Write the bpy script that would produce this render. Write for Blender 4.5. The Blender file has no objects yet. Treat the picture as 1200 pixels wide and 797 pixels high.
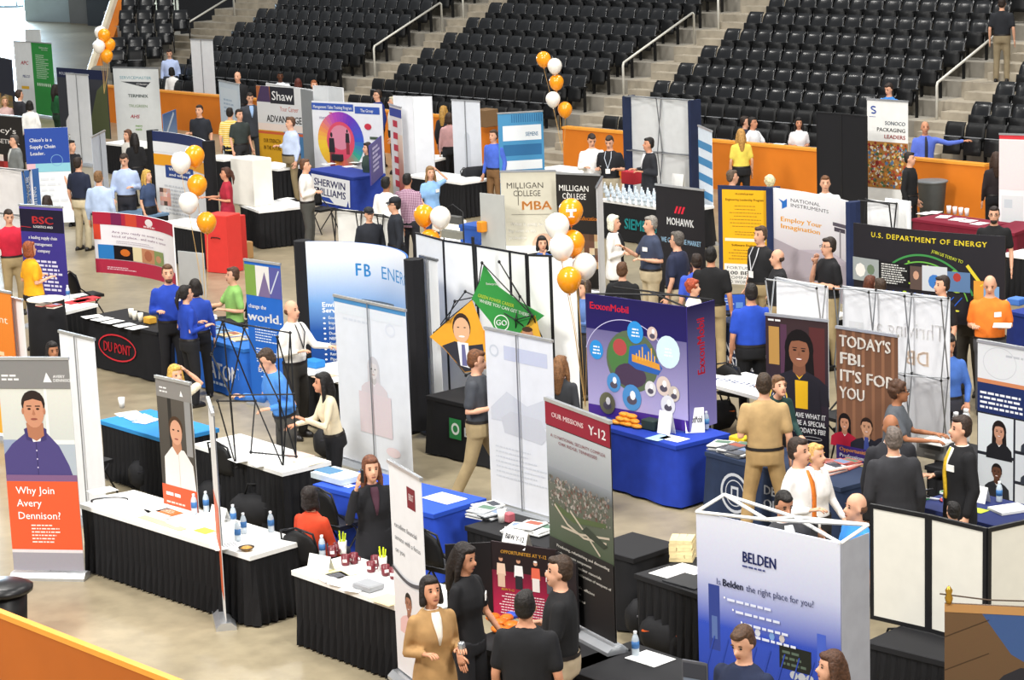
# Career fair on an arena floor, seen from the opposite stands
import bpy, math, random
import numpy as np
from mathutils.geometry import tessellate_polygon
from mathutils import Vector, Matrix
random.seed(7)
sc = bpy.context.scene
COL = sc.collection
# ------------------------------------------------------------------ camera
F_PX, PITCH, ROLL, CAM_H = 2750.0, math.radians(11.95), math.radians(-2.15), 7.35
_f = np.array([0, math.cos(PITCH), -math.sin(PITCH)])
_r0 = np.array([1.0, 0, 0]); _u0 = np.cross(_r0, _f)
CR = _r0*math.cos(ROLL) + _u0*math.sin(ROLL)
CU = -_r0*math.sin(ROLL) + _u0*math.cos(ROLL)
cam_d = bpy.data.cameras.new('camera'); cam = bpy.data.objects.new('camera', cam_d); COL.objects.link(cam)
cam_d.sensor_width = 36.0; cam_d.lens = F_PX/1200*36.0; cam_d.clip_start = 1.0; cam_d.clip_end = 400
cam.matrix_world = Matrix(((CR[0], CU[0], -_f[0], 0), (CR[1], CU[1], -_f[1], 0), (CR[2], CU[2], -_f[2], CAM_H), (0, 0, 0, 1)))
sc.camera = cam
# ------------------------------------------------------------------ light
w = bpy.data.worlds.new('world'); sc.world = w; w.use_nodes = True
bg = w.node_tree.nodes['Background']; bg.inputs[0].default_value = (0.93, 0.97, 1.0, 1); bg.inputs[1].default_value = 0.40
def area(name, loc, size, power, col=(1, .97, .92), target=None, sy=None):
    d = bpy.data.lights.new(name, 'AREA'); d.energy = power; d.size = size; d.color = col
    if sy: d.shape = 'RECTANGLE'; d.size_y = sy
    o = bpy.data.objects.new(name, d); COL.objects.link(o); o.location = loc
    if target is not None:
        o.rotation_euler = (Vector(target)-Vector(loc)).to_track_quat('-Z', 'Y').to_euler()
    return o
for i, (lx, ly) in enumerate(((-9, 18), (7, 18), (-9, 36), (9, 34), (-7, 56), (13, 52))):
    area('arena_lamp', (lx, ly, 21), 4.0, 2550)
area('arena_lamp', (-16, 8, 20), 4.0, 6800, target=(4, 52, 1))
area('arena_lamp', (10, 2, 21), 4.0, 5200, target=(2, 34, 1))
sc.view_settings.view_transform = 'Standard'; sc.view_settings.look = 'None'
sc.view_settings.gamma = 1.0; sc.view_settings.use_curve_mapping = False
sc.view_settings.exposure = 0.0
# ------------------------------------------------------------------ helpers
def at(x, y, z=0.0):
    "world point on the plane z seen at pixel (x, y) of the 1200x797 frame"
    d = _f*F_PX + CR*(x-600.0) - CU*(y-398.5)
    return np.array([0, 0, CAM_H]) + d*((z-CAM_H)/d[2])
def proj(P):
    P = np.asarray(P, float)-np.array([0, 0, CAM_H]); d = P@_f
    return 600+F_PX*(P@CR)/d, 398.5-F_PX*(P@CU)/d
def lin(h):
    if not isinstance(h, str): return tuple(h)
    h = h.lstrip('#'); h = ''.join(c*2 for c in h) if len(h) == 3 else h; v = [int(h[i:i+2], 16)/255 for i in (0, 2, 4)]
    return tuple(c/12.92 if c <= .04045 else ((c+.055)/1.055)**2.4 for c in v)
MATS = {}
def mat(col, rough=.75, metal=0.0, var=.10, scale=6.0, bump=0.0, spec=.35, trans=0.0, alpha=1.0):
    key = (col, rough, metal, var, scale, bump, spec, trans, alpha)
    if key in MATS: return MATS[key]
    m = bpy.data.materials.new('paint_'+str(col).lstrip('#')); m.use_nodes = True; nt = m.node_tree
    b = nt.nodes['Principled BSDF']; c = lin(col)
    tc = nt.nodes.new('ShaderNodeTexCoord'); n = nt.nodes.new('ShaderNodeTexNoise'); n.inputs['Scale'].default_value = scale; n.inputs['Detail'].default_value = 3
    r = nt.nodes.new('ShaderNodeValToRGB')
    r.color_ramp.elements[0].position = .3; r.color_ramp.elements[1].position = .7
    r.color_ramp.elements[0].color = tuple(x*(1-var) for x in c)+(1,); r.color_ramp.elements[1].color = tuple(min(1, x*(1+var)) for x in c)+(1,)
    nt.links.new(tc.outputs['Object'], n.inputs['Vector']); nt.links.new(n.outputs['Fac'], r.inputs['Fac']); nt.links.new(r.outputs['Color'], b.inputs['Base Color'])
    b.inputs['Roughness'].default_value = rough; b.inputs['Metallic'].default_value = metal; b.inputs['Specular IOR Level'].default_value = spec
    if trans: b.inputs['Transmission Weight'].default_value = trans
    if alpha < 1: b.inputs['Alpha'].default_value = alpha
    if bump:
        bp = nt.nodes.new('ShaderNodeBump'); bp.inputs['Strength'].default_value = bump; bp.inputs['Distance'].default_value = .02
        nt.links.new(n.outputs['Fac'], bp.inputs['Height']); nt.links.new(bp.outputs['Normal'], b.inputs['Normal'])
    MATS[key] = m; return m
def print_mat():
    m = bpy.data.materials.new('printed_ink'); m.use_nodes = True; nt = m.node_tree; b = nt.nodes['Principled BSDF']
    a = nt.nodes.new('ShaderNodeAttribute'); a.attribute_name = 'Col'
    tc = nt.nodes.new('ShaderNodeTexCoord'); n = nt.nodes.new('ShaderNodeTexNoise'); n.inputs['Scale'].default_value = 40
    mx = nt.nodes.new('ShaderNodeMix'); mx.data_type = 'RGBA'; mx.blend_type = 'MULTIPLY'; mx.inputs[0].default_value = .08
    nt.links.new(tc.outputs['Object'], n.inputs['Vector']); nt.links.new(a.outputs['Color'], mx.inputs[6]); nt.links.new(n.outputs['Color'], mx.inputs[7])
    nt.links.new(mx.outputs[2], b.inputs['Base Color']); b.inputs['Roughness'].default_value = .55; b.inputs['Specular IOR Level'].default_value = .25
    return m
INK = print_mat()
def tag(o, label=None, cat=None, group=None, kind=None):
    if label: o['label'] = label
    if cat: o['category'] = cat
    if group: o['group'] = group
    if kind: o['kind'] = kind
    return o
def thing(name, label, cat, loc=(0, 0, 0), rz=0.0, group=None):
    o = bpy.data.objects.new(name, None); COL.objects.link(o); o.empty_display_size = .1
    o.location = [float(v) for v in loc]; o.rotation_euler = (0, 0, rz)
    return tag(o, label, cat, group)
def mkmesh(name, V, Fc, smooth=False):
    me = bpy.data.meshes.new(name); me.from_pydata([tuple(map(float, v)) for v in V], [], Fc)
    if smooth: me.polygons.foreach_set('use_smooth', [True]*len(me.polygons))
    return me
def link(name, me, m=None, parent=None, loc=None, rz=None):
    o = bpy.data.objects.new(name, me); COL.objects.link(o)
    if m is not None and not me.materials: me.materials.append(m)
    if parent is not None: o.parent = parent
    if loc is not None: o.location = [float(v) for v in loc]
    if rz is not None: o.rotation_euler = (0, 0, rz)
    return o
def copy_tree(o, parent=None):
    c = o.copy(); COL.objects.link(c); c.parent = parent
    for ch in o.children: copy_tree(ch, c)
    return c
class MB:
    def __init__(s): s.v = []; s.f = []
    def add(s, V, Fc):
        n = len(s.v); s.v += [tuple(map(float, q)) for q in V]; s.f += [tuple(i+n for i in f) for f in Fc]; return s
    def box(s, x0, y0, z0, x1, y1, z1):
        return s.add([(x0,y0,z0),(x1,y0,z0),(x1,y1,z0),(x0,y1,z0),(x0,y0,z1),(x1,y0,z1),(x1,y1,z1),(x0,y1,z1)],
                     [(0,3,2,1),(4,5,6,7),(0,1,5,4),(1,2,6,5),(2,3,7,6),(3,0,4,7)])
    def loft(s, rings, caps=True):
        k = len(rings[0]); V = [q for r in rings for q in r]; Fc = []
        for i in range(len(rings)-1):
            for j in range(k):
                a = i*k+j; b = i*k+(j+1) % k; Fc.append((a, b, b+k, a+k))
        if caps: Fc.append(tuple(range(k-1, -1, -1))); Fc.append(tuple((len(rings)-1)*k+j for j in range(k)))
        return s.add(V, Fc)
    def path(s, pts, rad, n=6, dome=False):
        P = [np.array(p, float) for p in pts]
        if not hasattr(rad, '__len__'): rad = [rad]*len(P)
        rad = list(rad)
        if dome:
            d0 = P[0]-P[1]; d0 /= np.linalg.norm(d0)+1e-9; d1 = P[-1]-P[-2]; d1 /= np.linalg.norm(d1)+1e-9
            P = [P[0]+d0*rad[0]*.95, P[0]+d0*rad[0]*.6]+P+[P[-1]+d1*rad[-1]*.6, P[-1]+d1*rad[-1]*.95]
            rad = [rad[0]*.3, rad[0]*.8]+rad+[rad[-1]*.8, rad[-1]*.3]
        rings = []; up = None
        for i, p in enumerate(P):
            t = P[min(i+1, len(P)-1)]-P[max(i-1, 0)]; t = t/(np.linalg.norm(t)+1e-9)
            if up is None: up = np.array([0, 0, 1.0]) if abs(t[2]) < .9 else np.array([1.0, 0, 0])
            a = np.cross(t, up); a /= np.linalg.norm(a)+1e-9; b = np.cross(a, t); up = b
            rings.append([p+rad[i]*(math.cos(2*math.pi*j/n)*a+math.sin(2*math.pi*j/n)*b) for j in range(n)])
        return s.loft(rings)
    def ell(s, c, r, nu=10, nv=7, zcut=None):
        rings = []
        for i in range(nv):
            ph = -math.pi/2+math.pi*(i+.35)/(nv-.3)
            rings.append([(c[0]+r[0]*math.cos(ph)*math.cos(2*math.pi*j/nu), c[1]+r[1]*math.cos(ph)*math.sin(2*math.pi*j/nu),
                           max(zcut, c[2]+r[2]*math.sin(ph)) if zcut is not None else c[2]+r[2]*math.sin(ph)) for j in range(nu)])
        return s.loft(rings)
    def lathe(s, prof, c=(0, 0, 0), n=12):
        return s.loft([[(c[0]+r*math.cos(2*math.pi*j/n), c[1]+r*math.sin(2*math.pi*j/n), c[2]+z) for j in range(n)] for r, z in prof])
    def mesh(s, name, smooth=False): return mkmesh(name, s.v, s.f, smooth)
    def obj(s, name, m, parent=None, smooth=False, loc=None, rz=None): return link(name, s.mesh(name, smooth), m, parent, loc, rz)
# ------------------------------------------------------------------ glyphs of the built-in font
CHARS = "ABCDEFGHIJKLMNOPQRSTUVWXYZabcdefghijklmnopqrstuvwxyz0123456789.,?!'&-/:+"
GL = {0: {}, 1: {}}; ADV = {}
def load_glyphs():
    tmp = []
    def mk(body, off):
        c = bpy.data.curves.new('g', 'FONT'); c.body = body; c.offset = off; c.resolution_u = 2; c.size = 1.0
        o = bpy.data.objects.new('g', c); COL.objects.link(o); tmp.append(o); return o
    A = {(0, ch): mk(ch, 0) for ch in CHARS}
    W = {ch: mk(ch+'|', 0) for ch in CHARS}; bar = mk('|', 0)
    bpy.context.view_layer.update(); dg = bpy.context.evaluated_depsgraph_get()
    def arr(o):
        e = o.evaluated_get(dg); me = e.to_mesh(); n = len(me.vertices); v = np.zeros(n*3); me.vertices.foreach_get('co', v)
        me.calc_loop_triangles(); t = np.zeros(len(me.loop_triangles)*3, int); me.loop_triangles.foreach_get('vertices', t)
        e.to_mesh_clear(); return v.reshape(-1, 3)[:, :2], t.reshape(-1, 3)
    bx = arr(bar)[0][:, 0].max()
    for (b, ch), o in A.items():
        v, t = arr(o); GL[0][ch] = (v, t); n = len(v)
        GL[1][ch] = (np.vstack([v+[.024*i, .012*j] for i, j in ((-1, -1), (1, 1), (0, 0))]), np.vstack([t, t+n, t+2*n]))
    for ch, o in W.items(): ADV[ch] = arr(o)[0][:, 0].max()-bx
    for o in tmp:
        c = o.data; bpy.data.objects.remove(o); bpy.data.curves.remove(c)
load_glyphs(); ADV[' '] = .30
# ------------------------------------------------------------------ flat print on a panel
class Art:
    def __init__(s, parent, fmap, z0=.002): s.p = parent; s.map = fmap; s.nmin = 1; s.L = {}; s.cur = 'graphic'; s.lift = z0
    def lay(s, n): s.cur = n; return s
    def _add(s, uv, tris, cols):
        s.lift += .00022; L = s.L.setdefault(s.cur, ([], [], [], [])); n = len(L[0])
        if not len(uv): return
        U = np.array(uv); L[3].append((n, n+len(uv), len(L[1]), len(L[1])+len(tris), *U.min(0), *U.max(0)))
        L[0].extend(s.map(u, v, s.lift) for u, v in uv); L[1].extend(tuple(int(i)+n for i in t) for t in tris); L[2].extend(cols)
    def poly(s, pts, col):
        t = tessellate_polygon([[Vector((u, v, 0)) for u, v in pts]])
        if t and not isinstance(t[0], (tuple, list)): t = []
        cc = []
        for a, b, c in t:
            ar = (pts[b][0]-pts[a][0])*(pts[c][1]-pts[a][1])-(pts[b][1]-pts[a][1])*(pts[c][0]-pts[a][0])
            cc.append((a, b, c) if ar > 0 else (a, c, b))
        s._add(pts, cc, [lin(col)]*len(pts)); return s
    def rect(s, u0, v0, u1, v1, col, col2=None, n=1, side=None):
        "col at the bottom, col2 at the top (or left/right with side=True)"
        c0 = np.array(lin(col)); c1 = c0 if col2 is None else np.array(lin(col2)); nu = max(1, int(n), int(s.nmin)); nv = 6 if (col2 is not None and not side) else 1
        if side: nu = max(nu, 6)
        uv = []; cols = []; tr = []
        for i in range(nv+1):
            for j in range(nu+1):
                uv.append((u0+(u1-u0)*j/nu, v0+(v1-v0)*i/nv)); k = j/nu if side else i/nv; cols.append(tuple(c0+(c1-c0)*k))
        for i in range(nv):
            for j in range(nu):
                a = i*(nu+1)+j; tr += [(a, a+1, a+nu+2), (a, a+nu+2, a+nu+1)]
        s._add(uv, tr, cols); return s
    def ell(s, cu, cv, ru, rv, col, n=16, a0=0, a1=2*math.pi):
        return s.poly([(cu+ru*math.cos(a0+(a1-a0)*i/n), cv+rv*math.sin(a0+(a1-a0)*i/n)) for i in range(n if a1-a0 > 6.28 else n+1)], col)
    def ring(s, cu, cv, ru, rv, wd, col, n=24, a0=0, a1=2*math.pi):
        uv = []; tr = []
        for i in range(n+1):
            a = a0+(a1-a0)*i/n; uv += [(cu+ru*math.cos(a), cv+rv*math.sin(a)), (cu+(ru-wd)*math.cos(a), cv+(rv-wd)*math.sin(a))]
            if i < n: tr += [(2*i, 2*i+2, 2*i+3), (2*i, 2*i+3, 2*i+1)]
        s._add(uv, tr, [lin(col)]*len(uv)); return s
    def line(s, a, b, wd, col):
        d = np.array(b, float)-np.array(a, float); d /= np.linalg.norm(d)+1e-9; n = np.array([-d[1], d[0]])*wd/2
        return s.poly([tuple(np.array(a)-n), tuple(np.array(b)-n), tuple(np.array(b)+n), tuple(np.array(a)+n)], col)
    def text(s, t, u, v, h, col, bold=0, al='l', fit=None, sx=1.0, shear=0.0, rot=0.0, track=0.0):
        "cap height h, baseline v"
        k = h/.69; x = 0; V = []; T = []; cut = [(0, 0)]
        for ch in t:
            if ch == ' ' and len(V) > cut[-1][0]: cut.append((len(V), len(T)))
            if ch in GL[bold]:
                g, tr = GL[bold][ch]; n = len(V); V += [((q[0]*k+q[1]*k*shear)*sx+x, q[1]*k) for q in g]; T += [tuple(tr_i+n for tr_i in q) for q in tr]
            x += (ADV.get(ch, .5)+track)*k*sx
        if fit and x > 0:
            V = [(a*fit/x, b) for a, b in V]; x = fit
        dx = {'l': 0, 'c': -x/2, 'r': -x}[al]; c, sn = math.cos(rot), math.sin(rot)
        V = [(u+(a+dx)*c-b*sn, v+(a+dx)*sn+b*c) for a, b in V]
        cut.append((len(V), len(T)))
        for (v0, t0), (v1, t1) in zip(cut, cut[1:]):
            if v1 > v0: s._add(V[v0:v1], [tuple(i-v0 for i in q) for q in T[t0:t1]], [lin(col)]*(v1-v0))
        return s
    def lines(s, u0, u1, v1, v0, n, col, h=None, al='l', seed=1):
        "small print too fine to read: rows of word-long strokes"
        R = random.Random(seed); st = (v1-v0)/n; h = h or st*.45; uv = []; tr = []
        for i in range(n):
            v = v1-(i+.8)*st; wid = (u1-u0)*R.uniform(.6, 1); x = {'l': u0, 'c': (u0+u1)/2-wid/2, 'r': u1-wid}[al]; e = x+wid
            while x < e:
                wl = min(h*R.uniform(1.2, 4), e-x+h*.3); k = len(uv); uv += [(x, v), (x+wl, v), (x+wl, v+h), (x, v+h)]; tr += [(k, k+1, k+2), (k, k+2, k+3)]; x += wl+h*.7
        s._add(uv, tr, [lin(col)]*len(uv)); return s
    def mosaic(s, u0, v0, u1, v1, nu, nv, pal, seed=1, jit=.0):
        "busy photographic patch: cells of mixed print colours"
        R = random.Random(seed); uv = []; tr = []; cols = []; P = [lin(c) for c in pal]
        for i in range(nu):
            for j in range(nv):
                a, b = u0+(u1-u0)*i/nu, v0+(v1-v0)*j/nv; c, d = u0+(u1-u0)*(i+1)/nu, v0+(v1-v0)*(j+1)/nv; k = len(uv)
                uv += [(a, b), (c, b), (c, d), (a, d)]; tr += [(k, k+1, k+2), (k, k+2, k+3)]
                q = R.choice(P); f = R.uniform(.75, 1.2); cols += [tuple(min(1, x*f*R.uniform(.85, 1.1)) for x in q) for _ in range(4)]
        s._add(uv, tr, cols); return s
    def blobs(s, u0, v0, u1, v1, n, pal, r, seed=1, asp=1.0):
        "busy photographic patch: many small overlapping spots of print colour"
        R = random.Random(seed); P = [lin(c) for c in pal]; L0 = s.lift; uv = []; tr = []; cols = []
        for i in range(n):
            rr = r*R.uniform(.5, 1.3); cu = R.uniform(u0+rr*.8, u1-rr*.8); cv = R.uniform(v0+rr*asp*.8, v1-rr*asp*.8); q = R.choice(P); f = R.uniform(.75, 1.15); a = R.uniform(0, 3); k = len(uv); nn = 6; ex = R.uniform(.5, 1.2)
            for j in range(nn):
                x, y = rr*.8*math.cos(j*6.283/nn), rr*.8*ex*asp*math.sin(j*6.283/nn); uv.append((cu+x*math.cos(a)-y*math.sin(a)*.5, cv+x*math.sin(a)*.5+y*math.cos(a))); cols.append(tuple(min(1, c*f) for c in q))
            tr += [(k, k+j, k+j+1) for j in range(1, nn-1)]
        # each spot lies a hair above the one before it
        Lr = s.L.setdefault(s.cur, ([], [], [], [])); n0 = len(Lr[0]); s.lift += .00022; base = s.lift
        for i, (u, v) in enumerate(uv): Lr[0].append(s.map(u, v, base+.000004*(i//6)))
        t0 = len(Lr[1]); Lr[1].extend(tuple(q+n0 for q in t) for t in tr); Lr[2].extend(cols); U = np.array(uv); Lr[3].append((n0, n0+len(uv), t0, len(Lr[1]), *U.min(0), *U.max(0))); s.lift += .000004*n
        return s
    def head(s, cu, cv, hh, skin='#c99a7c', hair='#2a1d16', top='#333344', long=False, collar='#f2f2f2', sh=1.0, smile=True, suit=False, tie=None):
        "printed portrait: centre of the face, head height hh"
        r = hh/2
        if long: s.ell(cu, cv+.05*hh, r*1.0, r*1.2, hair, 18); s.poly([(cu-r*.95, cv), (cu-r*1.05, cv-r*1.7), (cu+r*1.05, cv-r*1.7), (cu+r*.95, cv)], hair)
        s.poly([(cu-r*2.3*sh, cv-r*3.2), (cu-r*2.15*sh, cv-r*2.0), (cu-r*1.5*sh, cv-r*1.55), (cu-r*.5, cv-r*1.2), (cu+r*.5, cv-r*1.2), (cu+r*1.5*sh, cv-r*1.55), (cu+r*2.15*sh, cv-r*2.0), (cu+r*2.3*sh, cv-r*3.2)], top)
        s.poly([(cu-r*.42, cv-r*1.25), (cu, cv-r*(2.4 if suit else 1.75)), (cu+r*.42, cv-r*1.25)], collar)
        if tie: s.poly([(cu-r*.12, cv-r*1.3), (cu-r*.2, cv-r*2.3), (cu+r*.2, cv-r*2.3), (cu+r*.12, cv-r*1.3)], tie)
        dk = tuple(x*.78 for x in lin(skin))
        s.poly([(cu-r*.4, cv-r*.6), (cu-r*.45, cv-r*1.3), (cu, cv-r*1.62), (cu+r*.45, cv-r*1.3), (cu+r*.4, cv-r*.6)], dk)
        if not long: s.ell(cu, cv+r*.22, r*.8, r*.86, hair, 18)
        s.ell(cu, cv-r*.08, r*.7, r*.9, skin, 20)
        s.poly([(cu-r*.72, cv+r*.25), (cu-r*.6, cv+r*.52), (cu, cv+r*.62), (cu+r*.6, cv+r*.52), (cu+r*.72, cv+r*.25), (cu+r*.68, cv+r*.6), (cu+r*.35, cv+r*.95), (cu-r*.35, cv+r*.95), (cu-r*.68, cv+r*.6)], hair)
        for sg in (-1, 1):
            s.ell(cu+sg*r*.3, cv+r*.02, r*.13, r*.06, '#20140f', 8); s.rect(cu+sg*r*.3-r*.16, cv+r*.14, cu+sg*r*.3+r*.16, cv+r*.19, hair)
            if not long: s.ell(cu+sg*r*.72, cv-r*.05, r*.09, r*.18, dk, 8)
        s.poly([(cu-r*.1, cv-r*.27), (cu, cv-r*.32), (cu+r*.1, cv-r*.27), (cu, cv)], dk)
        s.ell(cu, cv-r*.52, r*.25, r*.07, '#8c4b44', 10)
        if smile: s.ell(cu, cv-r*.5, r*.2, r*.04, '#f3ece6', 8)
        return s
    def done(s):
        for n, (V0, T0, C0, calls) in s.L.items():
          g = list(range(len(calls)))
          def root(i):
              while g[i] != i: i = g[i]
              return i
          for i in range(len(calls)):
              for j in range(i):
                  p, q = calls[i], calls[j]; m_ = .028
                  if p[4]-m_ < q[6] and q[4]-m_ < p[6] and p[5]-m_ < q[7] and q[5]-m_ < p[7]: g[root(i)] = root(j)
          for r in sorted(set(root(i) for i in range(len(calls)))):
            V = []; T = []; Cc = []
            for i in range(len(calls)):
                if root(i) != r: continue
                a0, a1, t0, t1 = calls[i][:4]; d = len(V)-a0; V += V0[a0:a1]; Cc += C0[a0:a1]; T += [tuple(k+d for k in q) for q in T0[t0:t1]]
            me = mkmesh(n, V, T); a = me.color_attributes.new('Col', 'FLOAT_COLOR', 'POINT')
            a.data.foreach_set('color', np.array([(c[0], c[1], c[2], 1.0) for c in Cc], np.float32).ravel()); me.materials.append(INK)
            link(n, me, None, s.p)
# ------------------------------------------------------------------ the arena
AO = np.array([-9.35929, 64.64525, 0.0]); AA = np.array([.671569, -.740942, 0.0]); AN = np.array([.740942, .671569, 0.0])
ARZ = math.atan2(AA[1], AA[0])
def ar(s, t, z=0.0): return AO+AA*s+AN*t+np.array([0, 0, z])
def floor_mat():
    m = bpy.data.materials.new('worn_concrete'); m.use_nodes = True; nt = m.node_tree; b = nt.nodes['Principled BSDF']
    tc = nt.nodes.new('ShaderNodeTexCoord')
    n1 = nt.nodes.new('ShaderNodeTexNoise'); n1.inputs['Scale'].default_value = .45; n1.inputs['Detail'].default_value = 8; n1.inputs['Roughness'].default_value = .65
    n2 = nt.nodes.new('ShaderNodeTexNoise'); n2.inputs['Scale'].default_value = 5; n2.inputs['Detail'].default_value = 6
    r1 = nt.nodes.new('ShaderNodeValToRGB'); e = r1.color_ramp.elements
    e[0].position = .32; e[0].color = lin('#8c816a')+(1,); e[1].position = .68; e[1].color = lin('#aa9d82')+(1,)
    mx = nt.nodes.new('ShaderNodeMix'); mx.data_type = 'RGBA'; mx.blend_type = 'MULTIPLY'; mx.inputs[0].default_value = .3
    r2 = nt.nodes.new('ShaderNodeValToRGB'); r2.color_ramp.elements[0].position = .35; r2.color_ramp.elements[0].color = (.55, .55, .55, 1); r2.color_ramp.elements[1].position = .6
    for n in (n1, n2): nt.links.new(tc.outputs['Object'], n.inputs['Vector'])
    nt.links.new(n1.outputs['Fac'], r1.inputs['Fac']); nt.links.new(n2.outputs['Fac'], r2.inputs['Fac'])
    nt.links.new(r1.outputs['Color'], mx.inputs[6]); nt.links.new(r2.outputs['Color'], mx.inputs[7]); nt.links.new(mx.outputs[2], b.inputs['Base Color'])
    rr = nt.nodes.new('ShaderNodeMapRange'); rr.inputs[3].default_value = .22; rr.inputs[4].default_value = .42
    nt.links.new(n1.outputs['Fac'], rr.inputs[0]); nt.links.new(rr.outputs[0], b.inputs['Roughness'])
    b.inputs['Specular IOR Level'].default_value = .4
    return m
fl = MB().add([(-70, 2, 0), (60, 2, 0), (60, 190, 0), (-70, 190, 0)], [(0, 1, 2, 3)]).obj('floor', floor_mat()); tag(fl, kind='structure')
CONC = mat('#9f9686', .85, var=.18, scale=3, bump=.2); CONC2 = mat('#8f8a80', .85, var=.15, scale=2)
ORANGE = mat('#d97a1e', .55, var=.06, scale=1.5, spec=.4); CREAM = mat('#e8dcc0', .5, var=.04)
BLACKP = mat('#0e0f12', .30, var=.2, scale=3, spec=.55); BLACKD = mat('#0a0b0d', .55, var=.2); RAILW = mat('#cfcdc4', .4, var=.05, metal=.2)
def arbox(name, s0, s1, t0, t1, z0, z1, m, parent=None):
    V = [ar(s0, t0, z0), ar(s1, t0, z0), ar(s1, t1, z0), ar(s0, t1, z0), ar(s0, t0, z1), ar(s1, t0, z1), ar(s1, t1, z1), ar(s0, t1, z1)]
    return MB().add(V, [(0,3,2,1),(4,5,6,7),(0,1,5,4),(1,2,6,5),(2,3,7,6),(3,0,4,7)]).obj(name, m, parent)
stand = tag(bpy.data.objects.new('grandstand', None), kind='structure'); COL.objects.link(stand)
K0, K1 = -3, 8
def tz(k): return .9+.34*k
def tt(k): return 3.29+.828*k
AISLES = [(-6.9, -3.45), (4.2, 5.98), (13.72, 15.38), (23.1, 24.75)]
SECT = [(-3.45, 4.2), (5.98, 13.72), (15.38, 23.1), (24.75, 32.5)]
for k in range(K0, K1+1):
    for s0, s1 in SECT:
        arbox('terrace', s0, s1, tt(k)-.62, tt(k)+.21, max(-.02, tz(k)-.6), tz(k), CONC2, stand)
for s0, s1 in AISLES:
    st = tag(bpy.data.objects.new('stair', None)); COL.objects.link(st); st.parent = stand
    for k in range(K0, K1+1):
        arbox('step', s0, s1, tt(k)-.62, tt(k)+.21, max(-.02, tz(k)-.5), tz(k), CONC, st)
        arbox('step', s0+.35, s1-.3, tt(k)-.98, tt(k)-.62, max(-.02, tz(k)-.6), tz(k)-.17, CONC, st)
# orange dasher wall with a bright cap
for i, (s0, s1) in enumerate([(-4.2, 13.75), (15.9, 27.5)]):
    wl = arbox('wall_dasher', s0, s1, 0, .14, 0, 1.0, ORANGE); tag(wl, kind='structure')
    arbox('cap', s0, s1, -.02, .17, 1.0, 1.05, mat('#f0a03c', .4, var=.03), wl)
wl = arbox('wall_dasher_end', 27.3, 27.42, .14, 1.6, 0, 1.02, mat('#8a6a42', .6)); tag(wl, kind='structure')
# sloping parapet at the end of the stand
p0 = at(106, 86, 1.05); p1 = at(139, -14, 3.3)
d = (p1-p0)[:2]; d = d/np.linalg.norm(d); nrm = np.array([d[1], -d[0], 0])*.16
wl = MB().add([(p0[0], p0[1], 0), (p1[0], p1[1], 0), p1, p0, *[np.array([p0[0], p0[1], 0])+nrm*2.2, np.array([p1[0], p1[1], 0])+nrm*2.2, p1+nrm*2.2, p0+nrm*2.2]],
     [(0,1,2,3),(7,6,5,4),(0,4,5,1),(3,2,6,7),(0,3,7,4),(1,5,6,2)]).obj('wall_parapet', ORANGE); tag(wl, kind='structure')
MB().path([p0+nrm*-.1+np.array([0,0,.02]), p1+nrm*-.1+np.array([0,0,.02])], .13, 6).obj('cap', CREAM, wl)
# far end: concrete walls and the daylit doorway
def pxbox(name, a, b, dep, z1, m, z0=0, kind='structure'):
    A, B = at(*a, 0), at(*b, 0); mb = MB()
    mb.add([(A[0],A[1],z0),(B[0],B[1],z0),(B[0],B[1]+dep,z0),(A[0],A[1]+dep,z0),(A[0],A[1],z1),(B[0],B[1],z1),(B[0],B[1]+dep,z1),(A[0],A[1]+dep,z1)],
           [(0,3,2,1),(4,5,6,7),(0,1,5,4),(1,2,6,5),(2,3,7,6),(3,0,4,7)])
    o = mb.obj(name, m); tag(o, kind=kind); return o
pxbox('wall_far', (30, 25), (82, 26), 3, 7, mat('#a4b6be', .8, var=.08, scale=1)); pxbox('wall_far', (82, 27), (103, 28), 3, 7, mat('#75787a', .8, var=.08, scale=1))  # blue daylight tint put into the first wall's colour for the floor to reflect
pxbox('wall_far_dark', (103, 30), (150, 34), 5, 7, mat('#202226', .8)); 
EM = bpy.data.materials.new('daylight_glass'); EM.use_nodes = True; e_ = EM.node_tree.nodes.new('ShaderNodeEmission'); e_.inputs[0].default_value = (.60, .82, 1, 1); e_.inputs[1].default_value = 42
EM.node_tree.links.new(e_.outputs[0], EM.node_tree.nodes['Material Output'].inputs['Surface'])
dA, dB = at(-60, 12, 0), at(28, 12, 0)
dr = MB().box(dA[0], dA[1], .12, dB[0]-.1, dA[1]+.05, 6.5).obj('door_1', EM); tag(dr, kind='structure')
fm = MB(); fm.box(dA[0], dA[1]-.08, 0, dB[0]+.12, dA[1]+.04, .14); fm.box(dB[0]-.12, dA[1]-.08, 0, dB[0]+.12, dA[1]+.04, 6.6)
for i in range(1, 5):
    x = dA[0]+(dB[0]-dA[0])*i/5+.05; fm.box(x-.05, dA[1]-.06, .1, x+.05, dA[1]+.03, 6.5)
area('door_daylight', ((dA[0]+dB[0])/2, dA[1]-.5, 3.2), 9, 26000, (.62, .82, 1), (at(70, 60, 0)[0], at(70, 60, 0)[1], 0), 5)
fm.obj('door_frame', mat('#3a4046', .5), dr)
pxbox('wall_far', (28, 12.2), (60, 12.4), 2, 9, mat('#a4bac6', .8, var=.08))  # wall colour carries added daylight blue, mirrored by the floor
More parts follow.
